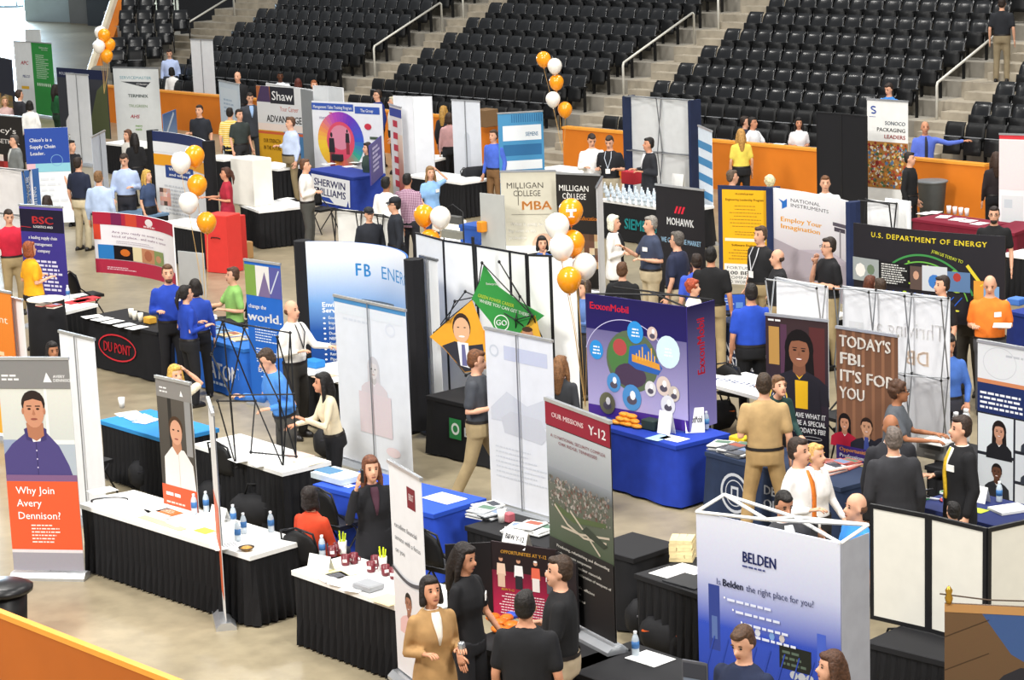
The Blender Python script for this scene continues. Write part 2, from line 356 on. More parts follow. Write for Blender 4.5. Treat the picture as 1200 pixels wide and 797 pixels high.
# near dasher wall in the lower left corner
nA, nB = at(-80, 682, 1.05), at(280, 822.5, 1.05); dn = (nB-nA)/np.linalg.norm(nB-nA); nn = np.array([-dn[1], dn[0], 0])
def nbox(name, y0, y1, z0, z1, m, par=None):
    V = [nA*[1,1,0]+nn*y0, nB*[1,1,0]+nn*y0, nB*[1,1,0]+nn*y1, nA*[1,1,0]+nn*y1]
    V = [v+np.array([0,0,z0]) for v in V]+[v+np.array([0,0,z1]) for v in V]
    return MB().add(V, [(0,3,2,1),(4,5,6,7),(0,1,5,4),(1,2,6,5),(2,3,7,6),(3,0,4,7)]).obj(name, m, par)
wl = nbox('wall_near', -.06, 0, 0, 1.0, mat('#b5601c', .6, var=.06, scale=1.5)); tag(wl, kind='structure'); nbox('cap', -.065, .005, 1.0, 1.05, mat('#f0a03c', .4, var=.03), wl)  # shade put into the darker face colour, light into the yellower cap
# handrails
def rail(s, k0, k1, label, group='white handrails of the stand aisles', h=.86):
    a, b = ar(s, tt(k0), tz(k0)), ar(s, tt(k1), tz(k1)); up = np.array([0, 0, h])
    t = thing('handrail', label, 'handrail', a, 0, group)
    MB().path([(0, 0, 0), up*.93, up+(b-a)*.012, up+(b-a)*.03], .03, 8).obj('post', RAILW, t, True)
    MB().path([up+(b-a)*.02, up+(b-a)*.98], .03, 8).obj('rail', RAILW, t, True)
    MB().path([b-a, b-a+up*.95, b-a+up-(b-a)*.02], .03, 8).obj('post', RAILW, t, True)
rail(-5.45, .9, 3.9, 'white tubular handrail on the leftmost stairs of the stand', None)
rail(4.31, .92, 3.92, 'white tubular handrail on the stairs above the rainbow-ring backdrop', None)
rail(13.93, .82, 3.88, 'white tubular handrail above the grey-white lattice pop-up display', None)
rail(23.38, .76, 3.78, 'white tubular handrail near the right edge, above the man with outstretched arm', None)
rail(4.45, 4.75, 7.8, 'upper handrail cut by the top edge, left of the middle seating block', None)
rail(14.1, 4.75, 7.8, 'upper handrail cut by the top edge above the right-hand stairs', None)
# ------------------------------------------------------------------ stadium seats
def seat_parts(pad):
    P = {}
    mb = MB(); n = 6; rows = 7; fr = []; bk = []
    z0, z1 = (.34, .87) if not pad else (.36, .90)
    for i in range(rows):
        f = i/(rows-1); z = z0+(z1-z0)*f; lean = (.16 if not pad else .07)*f; wd = .232*(1-.10*max(0, f-.72)/.28*(1 if not pad else .3))
        roll = .05*max(0, (f-.75)/.25)**2
        fr.append([(-wd+2*wd*j/n, lean+roll-(.035 if not pad else .006)*(1-(2*j/n-1)**2)*-1-.035, z) for j in range(n+1)])
        bk.append([(x, y+.035, zz) for x, y, zz in fr[-1]])
    rings = [fr[i]+bk[i][::-1] for i in range(rows)]; mb.loft(rings); P['backrest'] = (mb.mesh('backrest', True), BLACKP if not pad else BLACKD)
    mb = MB(); rings = []
    for i in range(5):
        f = i/4; z = .26+.36*f; y = -.11+.05*f; th = .05 if 0 < i < 4 else .03
        rings.append([(-.21, y, z), (0, y-.012, z), (.21, y, z), (.21, y+th, z), (0, y+th, z), (-.21, y+th, z)])
    mb.loft(rings); P['seat_pan'] = (mb.mesh('seat_pan', True), BLACKD if not pad else mat('#101012', .5))
    mb = MB(); mb.box(.235, -.16, .58, .275, .12, .62); mb.box(.24, -.02, .0, .27, .06, .6); P['armrest'] = (mb.mesh('armrest'), BLACKD)
    if not pad: mb = MB(); mb.lathe([(.014, 0), (.014, .008)], (.255, .05, .62), 8); P['pale_disc'] = (mb.mesh('pale_disc'), mat('#b8bcc4', .3, metal=.5))  # small pale disc on top of the armrest
    else: mb = MB(); mb.box(-.21, -.075, .615, .21, -.03, .625); P['pan_edge'] = (mb.mesh('pan_edge'), mat('#8e9094', .4))
    for me, m in P.values(): me.materials.append(m)
    return P
SP = {0: seat_parts(0), 1: seat_parts(1)}
spots = []
for si, (s0, s1) in enumerate(SECT):
    n = int((s1-s0-.1)/.51); off = (s1-s0-n*.51)/2
    for k in range(-2, 9):
        for j in range(n):
            s = s0+off+.51*(j+.5)
            p = ar(s, tt(k)-.17, tz(k)); x, y = proj(p+np.array([0, 0, .85])); x2, y2 = proj(p+np.array([0, 0, .4]))
            if si == 3 and k < -1: continue
            inside = -8 < x < 1208 and y2 > -4 and y < 797
            if -300 < x < 1500: spots.append((np.linalg.norm(p-[0, 0, CAM_H])+(0 if inside else 1000), si+1, k, j, p, ARZ))
# corner block at the far left, turned towards the camera
for r, (xa, n) in enumerate([(140, 1), (137, 2), (137, 3), (150, 3), (147, 4), (150, 3), (152, 3)]):
    y_ = 77-16*r; zt_ = 1.41+.34*r; a_, b_ = at(xa-30, y_, zt_), at(min(xa+21*(n-.5)+4, 198), y_, zt_)
    for j in range(n):
        p = at(xa+21.2*j, y_, zt_); p[2] = zt_-.85; spots.append((np.linalg.norm(p-[0, 0, CAM_H])-3, 0, r-2, j, p, -.04))
    V = [(a_[0], a_[1]-.45), (b_[0], b_[1]-.45), (b_[0], b_[1]+.4), (a_[0], a_[1]+.4)]
    MB().add([(q[0], q[1], max(0, zt_-1.4)) for q in V]+[(q[0], q[1], zt_-.85) for q in V], [(0,3,2,1),(4,5,6,7),(0,1,5,4),(1,2,6,5),(2,3,7,6),(3,0,4,7)]).obj('terrace', CONC2, stand)
spots.sort(key=lambda q: q[0])
OR = ['first', 'second', 'third', 'fourth', 'fifth', 'sixth', 'seventh', 'eighth', 'ninth', 'tenth', 'eleventh', 'twelfth', 'thirteenth', 'fourteenth', 'fifteenth', 'sixteenth', 'seventeenth']
SN = ['far left', 'left', 'middle', 'right', 'far right']
rest = MB(); restP = MB()
for i, (dd, si, k, j, p, rz_) in enumerate(spots):
    pad = 1 if k < 0 else 0
    if i < 300:
        t = thing('stadium_seat', 'black %s arena seat, %s from left in row %s, %s block' % ('flat-backed' if pad else 'moulded', OR[j], ['one', 'two', 'three', 'four', 'five', 'six', 'seven', 'eight', 'nine'][k+2], SN[si]), 'seat', p, rz_, 'arena seats of the stand')
        for n, (me, m) in SP[pad].items():
            o = bpy.data.objects.new(n, me); COL.objects.link(o); o.parent = t
    else:
        c, s_ = math.cos(rz_), math.sin(rz_)
        for n, (me, m) in SP[pad].items():
            V = [(p[0]+v.co.x*c-v.co.y*s_, p[1]+v.co.x*s_+v.co.y*c, p[2]+v.co.z) for v in me.vertices]
            rest.add(V, [tuple(q.vertices) for q in me.polygons])
if rest.v: tag(rest.obj('stadium_seats', BLACKP, None, True), 'black arena seats of the far and upper rows', 'seats', None, 'stuff')
wl = arbox('wall_back', -14, 36, tt(9)-.4, tt(9), 0, 9, mat('#26272b', .8)); tag(wl, kind='structure')
# ------------------------------------------------------------------ builders for the fair
SILVER = mat('#c9ccd0', .3, metal=.7, var=.05); DSILV = mat('#8b8e92', .35, metal=.6, var=.05); BLKT = mat('#1b1b1d', .5, var=.1)
WHITEF = mat('#e4e6ea', .6, var=.03)
def seg(TL, TR, zt):
    a, b = at(*TL, zt), at(*TR, zt); m = (a+b)/2; return m, float(np.linalg.norm(b-a)), math.atan2(b[1]-a[1], b[0]-a[0])
def sheet(W, H, z0=0.0, th=.006, fmap=None, n=1):
    fmap = fmap or (lambda u, v, l: (u-W/2, -l, v)); fr = [[fmap(W*j/n, v, 0) for j in range(n+1)] for v in (z0, z0+H)]; bk = [[fmap(W*j/n, v, -th) for j in range(n+1)] for v in (z0, z0+H)]
    return MB().loft([fr[0]+bk[0][::-1], fr[1]+bk[1][::-1]])
def pullup(label, TL, TR, zt=2.05, z0=0.0, col='#e9eaec', art=None, back=False, name='pull_up_banner', cat='banner', wmax=None, base=SILVER, split=True):
    m, W, rz = seg(TL, TR, zt)
    if wmax and W > wmax: W = wmax
    t = thing(name, label, cat, (m[0], m[1], z0), rz); H = zt-z0-.09; sg = -1 if back else 1
    fab = sheet(W, H, .09).obj('fabric', mat(col, .55, var=.03), t)
    mb = MB(); hw = W/2+.02; prof = [(-.10, 0), (-.10, .03), (-.05, .075), (.05, .075), (.10, .03), (.10, 0)]
    mb.loft([[(x, y, z) for y, z in prof] for x in (-hw, hw)]); mb.obj('base', base, t)
    MB().box(-W/2-.005, -.014, zt-z0-.015, W/2+.005, .02, zt-z0+.015).obj('top_rail', base, t)
    MB().path([(0, sg*.03, .07), (0, sg*.03, zt-z0)], .009, 6).obj('pole', DSILV, t)
    if art:
        a = Art(fab, lambda u, v, l: (u-W/2, -l, v+.09)); art(a, W, H); a.done()
    return t
def arcmap(W, sag, z0=0.0):
    "chord W, sagitta sag (the middle bends away from the viewer when positive)"
    if abs(sag) < 1e-4: return (lambda u, v, l: (u-W/2, -l, v+z0)), W
    R = (W*W/4+sag*sag)/(2*abs(sag)); th = 2*math.asin(min(1, W/2/R)); L = R*th; sg = 1 if sag > 0 else -1
    def f(u, v, l):
        a = (u/L-.5)*th; r = R-l*sg
        return (r*math.sin(a), sg*(r*math.cos(a)-(R-abs(sag))), v+z0)
    return f, L
def backdrop(label, TL, TR, zt, zb, sag=0.0, col='#e9eaec', art=None, name='backdrop_display', cat='display', ends=None, endw=.22, seams=0, zbase=0.0, n=14, feet=True):
    m, W, rz = seg(TL, TR, zt); t = thing(name, label, cat, (m[0], m[1], zbase), rz); f, L = arcmap(W, sag, zb-zbase); H = zt-zb
    fab = sheet(L, H, 0, .02, f, 48 if sag else 2).obj('panel', mat(col, .55, var=.03), t)
    if art:
        a = Art(fab, f, .004); a.nmin = 40 if sag else 1; art(a, L, H); a.done()
    if ends:
        for sg in (-1, 1):
            mb = MB(); rg = []
            for z in (zb-zbase, zt-zbase):
                rg.append([(sg*W/2+endw/2*sg*.0+endw*.5*math.cos(q*math.pi/4)+sg*endw*.4, .04+.13*math.sin(q*math.pi/4), z) for q in range(8)])
            mb.loft(rg).obj('end_column', mat(ends, .85), t)
    if feet and zb-zbase > .6:
        for sg in (-1, 1): MB().box(sg*(W/2-.12)-.02, .04, 0, sg*(W/2-.12)+.02, .08, zb-zbase+.05).obj('leg', BLKT, t)
    if feet and zb-zbase < .3:
        for sg in (-1, 1): MB().box(sg*(W/2-.1)-.03, .02, 0, sg*(W/2-.1)+.03, .3, .05).obj('foot', BLKT, t)
    return t
def struts(t, nodes, edges, r=.008, m=None, hub=.02):
    m = m or DSILV
    for a, b in edges: MB().path([nodes[a], nodes[b]], r, 5).obj('strut', m, t)
    for q in nodes: MB().ell(q, (hub, hub, hub), 6, 4).obj('hub', BLKT, t)
def lattice(label, TL, TR, zt, zb, nu=2, nv=3, col='#d9dbdf', dep=.28, sag=0.0, r=.009, m=None, art=None, side=None, zbase=0.0, name='pop_up_display'):
    "back of a pop-up display: fabric skin beyond, scissor frame on the viewer's side"
    M, W, rz = seg(TL, TR, zt); t = thing(name, label, 'display', (M[0], M[1], zbase), rz); f, L = arcmap(W, sag, zb-zbase); H = zt-zb
    fab = sheet(L, H, 0, .012, lambda u, v, l: f(u, v, l-dep*.6), 10 if sag else 2).obj('fabric', mat(col, .6, var=.04), t)
    if art:
        a = Art(fab, lambda u, v, l: f(u, v, l-dep*.6)); art(a, L, H); a.done()
    nodes = []; E = []; idx = lambda i, j, k: (i*(nv+1)+j)*2+k
    for i in range(nu+1):
        for j in range(nv+1):
            nodes += [f(L*i/nu, H*j/nv, 0), f(L*i/nu, H*j/nv, -dep*.5)]
    for i in range(nu+1):
        for j in range(nv):
            E += [(idx(i, j, 0), idx(i, j+1, 1)), (idx(i, j, 1), idx(i, j+1, 0))]
    for j in range(nv+1):
        for i in range(nu): E += [(idx(i, j, 0), idx(i+1, j, 1)), (idx(i, j, 1), idx(i+1, j, 0))]
    struts(t, nodes, E, r, m, .018)
    if side:
        for sg in (-1, 1): MB().box(sg*W/2-.03, -.02, zb-zbase, sg*W/2+.03, dep, zt-zbase).obj('end_column', mat(side, .8), t)
    return t
def partition(label, tops, zt, zb, col='#e3e4e2', zbase=0.0, fr=.03, name='folding_partition', fcol=None):
    fcol = fcol or BLKT; P = [at(*q, zt) for q in tops]; c = P[0]; t = thing(name, label, 'partition', (c[0], c[1], zbase))
    Q = [p[:2]-c[:2] for p in P]
    for i in range(len(Q)-1):
        d = Q[i+1]-Q[i]; L = np.linalg.norm(d); d /= L; n = np.array([d[1], -d[0]])*.012
        def wall(s0, s1, z0, z1, th, nm, m):
            a, b = Q[i]+d*s0, Q[i]+d*s1; k = n*th
            V = [(*(a+k), z0), (*(b+k), z0), (*(b-k), z0), (*(a-k), z0)]; V = V+[(x, y, z1) for x, y, _ in V]
            MB().add(V, [(0,3,2,1),(4,5,6,7),(0,1,5,4),(1,2,6,5),(2,3,7,6),(3,0,4,7)]).obj(nm, m, t)
        b0, b1 = zb-zbase, zt-zbase
        wall(fr, L-fr, b0+fr, b1-fr, .7, 'panel', mat(col, .7, var=.03))
        wall(0, fr, b0, b1, 1.2, 'frame_post', fcol); wall(L-fr, L, b0, b1, 1.2, 'frame_post', fcol)
        wall(fr, L-fr, b1-fr, b1, 1.2, 'frame_rail', fcol); wall(fr, L-fr, b0, b0+fr, 1.2, 'frame_rail', fcol)
    return t
class Tab: pass
def table(label, A, B, dep=.75, top='#f1f1ef', skirt='#131316', pleat=True, h=.74, art=None, L=None, drop=None, name='exhibit_table', flip=False, gap=.02):
    "A, B: pixels of the two ends of the near top edge, left to right"
    m, W, rz = seg(A, B, h)
    if L: m = at(*A, h)+(at(*B, h)-at(*A, h))/W*L/2; W = L
    t = thing(name, label, 'table', (m[0], m[1], 0), rz); hw = W/2; z1 = h
    mb = MB(); mb.box(-hw, 0, h-.03, hw, dep, h-.004); mb.obj('tabletop', mat('#77787a', .6), t)
    mb = MB(); e = .016; r = []
    for z, o in ((h-.05, e), (h-.004, e), (h, e*.3)): r.append([(-hw-o, -o, z), (hw+o, -o, z), (hw+o, dep+o, z), (-hw-o, dep+o, z)])
    mb.loft(r); mb.obj('table_cover', mat(top, .8, var=.03), t)
    for sx in (-1, 1):
        for y in (.06, dep-.06): MB().path([(sx*(hw-.12), y, 0), (sx*(hw-.12), y, h-.03)], .016, 6).obj('leg', DSILV, t)
    pts = []; cs = [(-hw, 0), (hw, 0), (hw, dep), (-hw, dep)]; R = random.Random(int(abs(m[0]*100)))
    for i in range(4):
        a, b = np.array(cs[i]), np.array(cs[(i+1) % 4]); l = np.linalg.norm(b-a); n = max(4, int(l/(.05 if pleat else .16))); d = (b-a)/l; nr = np.array([d[1], -d[0]])
        for j in range(n): pts.append((a+d*l*j/n, nr, j, n))
    if skirt:
        rings = []; zl = [gap, .3, h-.03] if not drop else [h-drop, h-.03]
        for z in zl:
            f = 1-z/h; rg = []
            for p, nr, j, n in pts:
                amp = (.002+.026*f)*(1 if j % 2 else -1) if pleat else (.035*f*(1 if j % 2 else .2) + (.05*f if j in (0, n-1) else 0))
                q = p+nr*(.002+.018*f+amp+(R.uniform(-.006, .006) if z < .1 else 0)); rg.append((q[0], q[1], z))
            rings.append(rg)
        MB().loft(rings, False).obj('skirt' if pleat else 'tablecloth', mat(skirt, .85, var=.12), t, not pleat)
    if art:
        a = Art(t, lambda u, v, l: (u-hw, -.03-l-.028*(1-v/h), v)); art(a, W, h); a.done()
    T = Tab(); T.o = t; T.W = W; T.dep = dep; T.h = h; T.rz = rz; c, s = math.cos(rz), math.sin(rz)
    T.P = lambda u, v, z=0: np.array([m[0]+(u-.5)*W*c-v*dep*s, m[1]+(u-.5)*W*s+v*dep*c, h+.002+z])
    return T
# --- small goods; (x, y) is the pixel of the foot, z the height of what it stands on
ZT = .744
def flat(name, label, cat, x, y, z=ZT, w=.22, d=.28, th=.002, rz=None, col='#f4f4f2', group=None, art=None):
    p = at(x, y, z); rz = ARZ if rz is None else rz
    o = MB().box(-w/2, -d/2, 0, w/2, d/2, th).obj(name, mat(col, .7, var=.03), None, False, p, rz); tag(o, label, cat, group)
    if art: a = Art(o, lambda u, v, l: (u-w/2, v-d/2, th+l), .0006); art(a, w, d); a.done()
    return o
def papers(label, group, spots, z=ZT, cols=('#f6f6f4',), w=.22, d=.28, lines=True):
    for i, q in enumerate(spots):
        rk = sorted(k_[0] for k_ in spots).index(q[0]); flat('paper_sheet', label+', %s from left' % OR[rk], 'paper', q[0], q[1], z+.001*(i % 3), w, d, .002, ARZ+random.uniform(-.35, .35) if len(q) < 3 else q[2], cols[i % len(cols)], group,
             (lambda a, W, D: a.lines(.12*W, .88*W, .9*D, .25*D, 6, '#9a9aa2', seed=i)) if lines and i % 2 == 0 else None)
def stack(label, group, spots, z=ZT, cols=('#e8e8e4', '#b9c4d0', '#d8d2c4'), w=.22, d=.28):
    for i, q in enumerate(spots):
        p = at(q[0], q[1], z); n = q[2] if len(q) > 2 else 4; rk = sorted(k_[0] for k_ in spots).index(q[0]); t = thing('brochure_stack', label+', %s from left' % OR[rk], 'brochures', p, ARZ+random.uniform(-.3, .3), group)
        for k in range(n):
            o = MB().box(-w/2, -d/2, 0, w/2, d/2, .011).obj('brochure', mat(cols[(i+k) % len(cols)], .5, var=.04), t); o.location = (random.uniform(-.02, .02), random.uniform(-.02, .02), k*.0115); o.rotation_euler = (0, 0, random.uniform(-.15, .15))
        if n: 
            a = Art(o, lambda u, v, l: (u-w/2, v-d/2, .011+l), .0006); a.rect(.1*w, .55*d, .9*w, .92*d, random.choice(['#7d8fae', '#a05b4a', '#5f7d6b', '#40434c'])); a.lines(.1*w, .9*w, .5*d, .1*d, 4, '#8a8a90'); a.done()
PROTO = {}
def proto(key, parts):
    if key not in PROTO:
        PROTO[key] = []
        for n, mb, m, sm in parts():
            me = mb.mesh(n, sm); me.materials.append(m); PROTO[key].append((n, me))
    return PROTO[key]
def put(name, label, cat, key, parts, x, y, z=ZT, rz=0.0, group=None, pos=None):
    p = at(x, y, z) if pos is None else pos; t = thing(name, label, cat, p, rz, group)
    for n, me in proto(key, parts): link(n, me, None, t)
    return t
def bottle(x, y, label, group=None, z=ZT, lab='#3b6ea8'):
    def parts():
        return [('body', MB().lathe([(.028, 0), (.031, .01), (.031, .06), (.029, .08), (.031, .1), (.031, .14), (.022, .17), (.013, .185), (.013, .195)], n=10), mat('#cdd9e2', .12, var=.03, spec=.6, alpha=.75), True),
                ('label_band', MB().lathe([(.0325, .065), (.0325, .125)], n=10), mat(lab, .5), True), ('cap', MB().lathe([(.015, .192), (.015, .21)], n=10), mat('#f2f4f6', .4), False)]
    return put('water_bottle', label, 'bottle', 'bottle'+lab, parts, x, y, z, 0, group)
def mug(x, y, label, group, z=ZT, col='#6e1f2b'):
    def parts():
        hd = MB().path([(.042, 0, .03), (.068, 0, .035), (.072, 0, .06), (.042, 0, .075)], .007, 5)
        return [('body', MB().lathe([(.036, 0), (.04, .01), (.042, .098), (.037, .098), (.034, .02)], n=12), mat(col, .35, spec=.5), True), ('handle', hd, mat(col, .35, spec=.5), True),
                ('emblem', MB().box(-.02, -.0435, .035, .02, -.0405, .065), mat('#e9e4e0', .5), False)]
    return put('coffee_mug', label, 'mug', 'mug'+col, parts, x, y, z, random.uniform(-.5, .5), group)
def cup(x, y, label, group=None, z=ZT, col='#eceae6', pens=None):
    def parts():
        L = [('body', MB().lathe([(.032, 0), (.042, .13), (.039, .13), (.03, .01)], n=12), mat(col, .5), True)]
        if pens:
            for i in range(5):
                q = (.02*math.cos(i*1.26), .02*math.sin(i*1.26)); L.append(('pen', MB().path([(q[0]*.5, q[1]*.5, .02), (q[0]*1.6, q[1]*1.6, .2+.012*(i % 3))], .008, 6), mat(pens, .4), False))
        return L
    return put('pen_cup' if pens else 'paper_cup', label, 'cup', 'cup'+col+str(pens), parts, x, y, z, 0, group)
def tent(x, y, label, z=ZT, w=.26, hh=.14, rz=None, text=None):
    p = at(x, y, z); t = thing('tent_card', label, 'card', p, ARZ if rz is None else rz)
    MB().add([(-w/2, -.05, 0), (w/2, -.05, 0), (w/2, 0, hh), (-w/2, 0, hh), (-w/2, .05, 0), (w/2, .05, 0)], [(0, 1, 2, 3), (3, 2, 5, 4)]).obj('card', mat('#f5f5f3', .6, var=.02), t)
    if text:
        a = Art(t, lambda u, v, l: (u-w/2, -.05+.05*v/hh-l, v)); a.text(text, w/2, hh*.4, hh*.28, '#33333a', 1, 'c', fit=w*.8); a.done()
    return t
def crate(name, label, cat, x, y, z, w, d, h, col, rz=None, rough=.6, lid=None, group=None, art=None, handle=None):
    p = at(x, y, z); t = thing(name, label, cat, p, ARZ if rz is None else rz, group); mb = MB(); c = .012
    mb.loft([[(-w/2+i, -d/2+i, zz), (w/2-i, -d/2+i, zz), (w/2-i, d/2-i, zz), (-w/2+i, d/2-i, zz)] for zz, i in ((0, c), (c, 0), (h-c, 0), (h, c))]); mb.obj('body', mat(col, rough, var=.03), t)
    if lid: MB().box(-w/2-.012, -d/2-.012, h-.05, w/2+.012, d/2+.012, h+.012).obj('lid', mat(lid, rough), t)
    if handle: MB().path([(-w*.2, -d/2-.005, h*.6), (-w*.15, -d/2-.03, h*.62), (w*.15, -d/2-.03, h*.62), (w*.2, -d/2-.005, h*.6)], .01, 5).obj('handle', mat(handle, .5), t)
    if art: a = Art(t, lambda u, v, l: (u-w/2, -d/2-l, v)); art(a, w, h); a.done()
    return t
def bag(x, y, label, z=0.0, w=.42, h=.32, d=.2, col='#17171a', rz=0.3, accent=None, cat='bag'):
    p = at(x, y, z); t = thing('duffel_bag', label, cat, p, rz); mb = MB(); R = []
    for i, f in enumerate((0, .15, .5, .85, 1)):
        k = (.55, .92, 1, .92, .5)[i]; R.append([(-w/2+w*f, d/2*k*math.cos(q*math.pi/5), h*.5+h/2*k*math.sin(q*math.pi/5)) for q in range(10)])
    mb.loft(R); mb.obj('body', mat(col, .75, var=.2, scale=9), t, True)
    MB().path([(-w*.2, 0, h*.92), (-w*.12, 0, h*1.25), (w*.12, 0, h*1.25), (w*.2, 0, h*.92)], .012, 6).obj('handle', mat('#0e0e10', .6), t, True)
    MB().box(-w*.4, -d*.42, h*.62, w*.4, -d*.36, h*.66).obj('zip', mat(accent or '#3a3a40', .4), t)
    return t
def fchair(x, y, label, rz, z=0.0, col='#141416', group=None, pos=None, wire='#2a2a2d'):
    def parts():
        b = []; n = 8
        for i in range(6):
            f = i/5; wd = .21*(1-.55*max(0, f-.55)/.45*max(0, f-.55)/.45*1.5); b.append([(-wd+2*wd*j/n, .20+.05*f-.02*(1-(2*j/n-1)**2)*-1, .5+.36*f) for j in range(n+1)]+[(wd-2*wd*j/n, .225+.05*f+.02*(1-(2*j/n-1)**2), .5+.36*f) for j in range(n+1)])
        L = [('backrest', MB().loft(b), mat(col, .6), True)]
        st = MB().loft([[(-.2, -.2, z), (.2, -.2, z), (.21, .2, z), (-.21, .2, z)] for z in (.43, .475)]); L.append(('seat', st, mat(col, .6), False))
        fm = mat(wire, .35, metal=.6)
        for sx in (-1, 1):
            L.append(('frame', MB().path([(sx*.23, -.24, 0), (sx*.225, 0, .44), (sx*.215, .22, .62), (sx*.19, .27, .84), (0, .285, .885)], .012, 6), fm, True))
            L.append(('leg', MB().path([(sx*.21, .28, 0), (sx*.21, -.12, .44)], .011, 6), fm, True))
        return L
    return put('folding_chair', label, 'chair', 'fchair'+col+wire, parts, x, y, z, rz, group, pos)
def atY(x, y, Y):
    d = _f*F_PX+CR*(x-600.0)-CU*(y-398.5); return np.array([0, 0, CAM_H])+d*(Y/d[1])
BALC = {'o': ('#f59a12', 'orange'), 'w': ('#f4efe6', 'white')}
def balloon(x, y, Y, c, label, tie, group, s=.145, T=False):
    p = atY(x, y, Y); hexc = BALC[c][0]
    t = thing('balloon', label, 'balloon', p-np.array([0, 0, s*1.2]), 0, group)
    def parts():
        pr = []
        for i in range(13):
            a = math.pi*i/12; r = math.sin(a); z = -math.cos(a); zz = z*(1.22 if z < 0 else 1.02); r *= (1-.12*max(0, -z)) ; pr.append((max(r, .03)*.145, zz*.145+.174))
        m = mat(hexc, .22, var=.03, spec=.6)
        return [('body', MB().lathe(pr, n=18), m, True), ('knot', MB().lathe([(.004, 0), (.016, -.016), (.006, -.02)], n=8), m, False)]
    for n, me in proto('balloon'+c, parts): 
        link(n, me, None, t)
    b = np.array(tie)-np.array(t.location)
    MB().path([(0, 0, -.01), b*.5+np.array([.02, 0, 0]), b], .003, 4).obj('ribbon', mat('#d8b070', .6), t)
    if T:
        a = Art(t, lambda u, v, l: (u, -math.sqrt(max(1e-4, .146**2-u*u-(v-.174)**2))-l, v), .008); k = .06
        a.lay('emblem'); a.rect(-k, .185, k, .215, '#ffffff', n=6); a.rect(-.016, .125, .016, .187, '#ffffff'); a.rect(-.035, .115, .035, .13, '#ffffff'); a.done()
    return t
# ------------------------------------------------------------------ banners and displays, front to back
def art(a, W, H):
    a.lay('photograph').rect(0, .44*H, W, .87*H, '#b9c0bf', '#cfd0c8').rect(.0, .44*H, W*.5, .62*H, '#8f9bb4').rect(.55*W, .60*H, W, .62*H, '#dfe2de').rect(.62*W, .62*H, .66*W, .87*H, '#dde0dc')
    a.rect(.68*W, .44*H, W, .6*H, '#a9b3bd')
    a.lay('portrait'); a.poly([(-.0, .42*H), (0, .55*H), (.12*W, .6*H), (.35*W, .66*H), (.6*W, .66*H), (.78*W, .59*H), (.9*W, .5*H), (.97*W, .42*H)], '#4b4379')
    a.poly([(.32*W, .66*H), (.42*W, .61*H), (.55*W, .615*H), (.6*W, .665*H)], '#e9e4e4'); a.poly([(.3*W, .67*H), (.33*W, .62*H), (.42*W, .61*H), (.36*W, .68*H)], '#3d3668'); a.poly([(.62*W, .67*H), (.61*W, .62*H), (.52*W, .61*H), (.57*W, .68*H)], '#3d3668')
    a.rect(.455*W, .42*H, .465*W, .61*H, '#37305c')
    for i in range(4): a.ell(.46*W, (.45+.04*i)*H, .01*W, .004*H, '#cfc8e0', 6)
    a.poly([(.34*W, .70*H), (.36*W, .635*H), (.47*W, .615*H), (.58*W, .64*H), (.58*W, .70*H)], '#a87156')
    a.ell(.46*W, .79*H, .165*W, .062*H, '#2a201d', 20); a.ell(.46*W, .755*H, .145*W, .078*H, '#c18a6d', 22)
    a.poly([(.32*W, .765*H), (.33*W, .80*H), (.46*W, .812*H), (.59*W, .80*H), (.6*W, .765*H), (.615*W, .80*H), (.57*W, .838*H), (.46*W, .851*H), (.35*W, .838*H), (.305*W, .80*H)], '#2a201d')
    for sx in (-1, 1): a.ell((.46+sx*.06)*W, .765*H, .025*W, .005*H, '#2a1a14', 8); a.rect((.46+sx*.06-.035)*W, .776*H, (.46+sx*.06+.035)*W, .781*H, '#2a201d'); a.ell((.46+sx*.15)*W, .755*H, .018*W, .016*H, '#ad765b', 8)
    a.poly([(.435*W, .74*H), (.46*W, .735*H), (.485*W, .74*H), (.46*W, .765*H)], '#a87156'); a.ell(.46*W, .718*H, .05*W, .005*H, '#8a4c42', 10)
    a.lay('header').rect(0, .86*H, W, H, '#7d7c7b'); a.poly([(.63*W, .89*H), (.68*W, .935*H), (.75*W, .89*H)], '#e8e8e8'); a.text('AVERY', .77*W, .91*H, .013*H, '#f2f2f2').text('DENNISON', .77*W, .892*H, .013*H, '#f2f2f2')
    a.lines(.05*W, .38*W, .93*H, .895*H, 2, '#dedede', h=.009*H)
    a.lay('headline').rect(0, .09*H, W, .44*H, '#dd5b35'); a.rect(0, .425*H, W, .455*H, '#7a5a80')
    a.text('Why Join', .12*W, .365*H, .034*H, '#ffffff').text('Avery', .12*W, .305*H, .034*H, '#ffffff').text('Dennison?', .12*W, .245*H, .034*H, '#ffffff')
    a.lay('small_print').lines(.3*W, .75*W, .225*H, .13*H, 6, '#f7e4dc', h=.006*H).rect(0, 0, W, .09*H, '#9b97a0').rect(0, .085*H, W, .1*H, '#d9d3d6')
pullup('pull-up banner with man in purple shirt above an orange lower half', (-4, 420), (80, 420), 2.36, 0, '#c9c9c4', art)
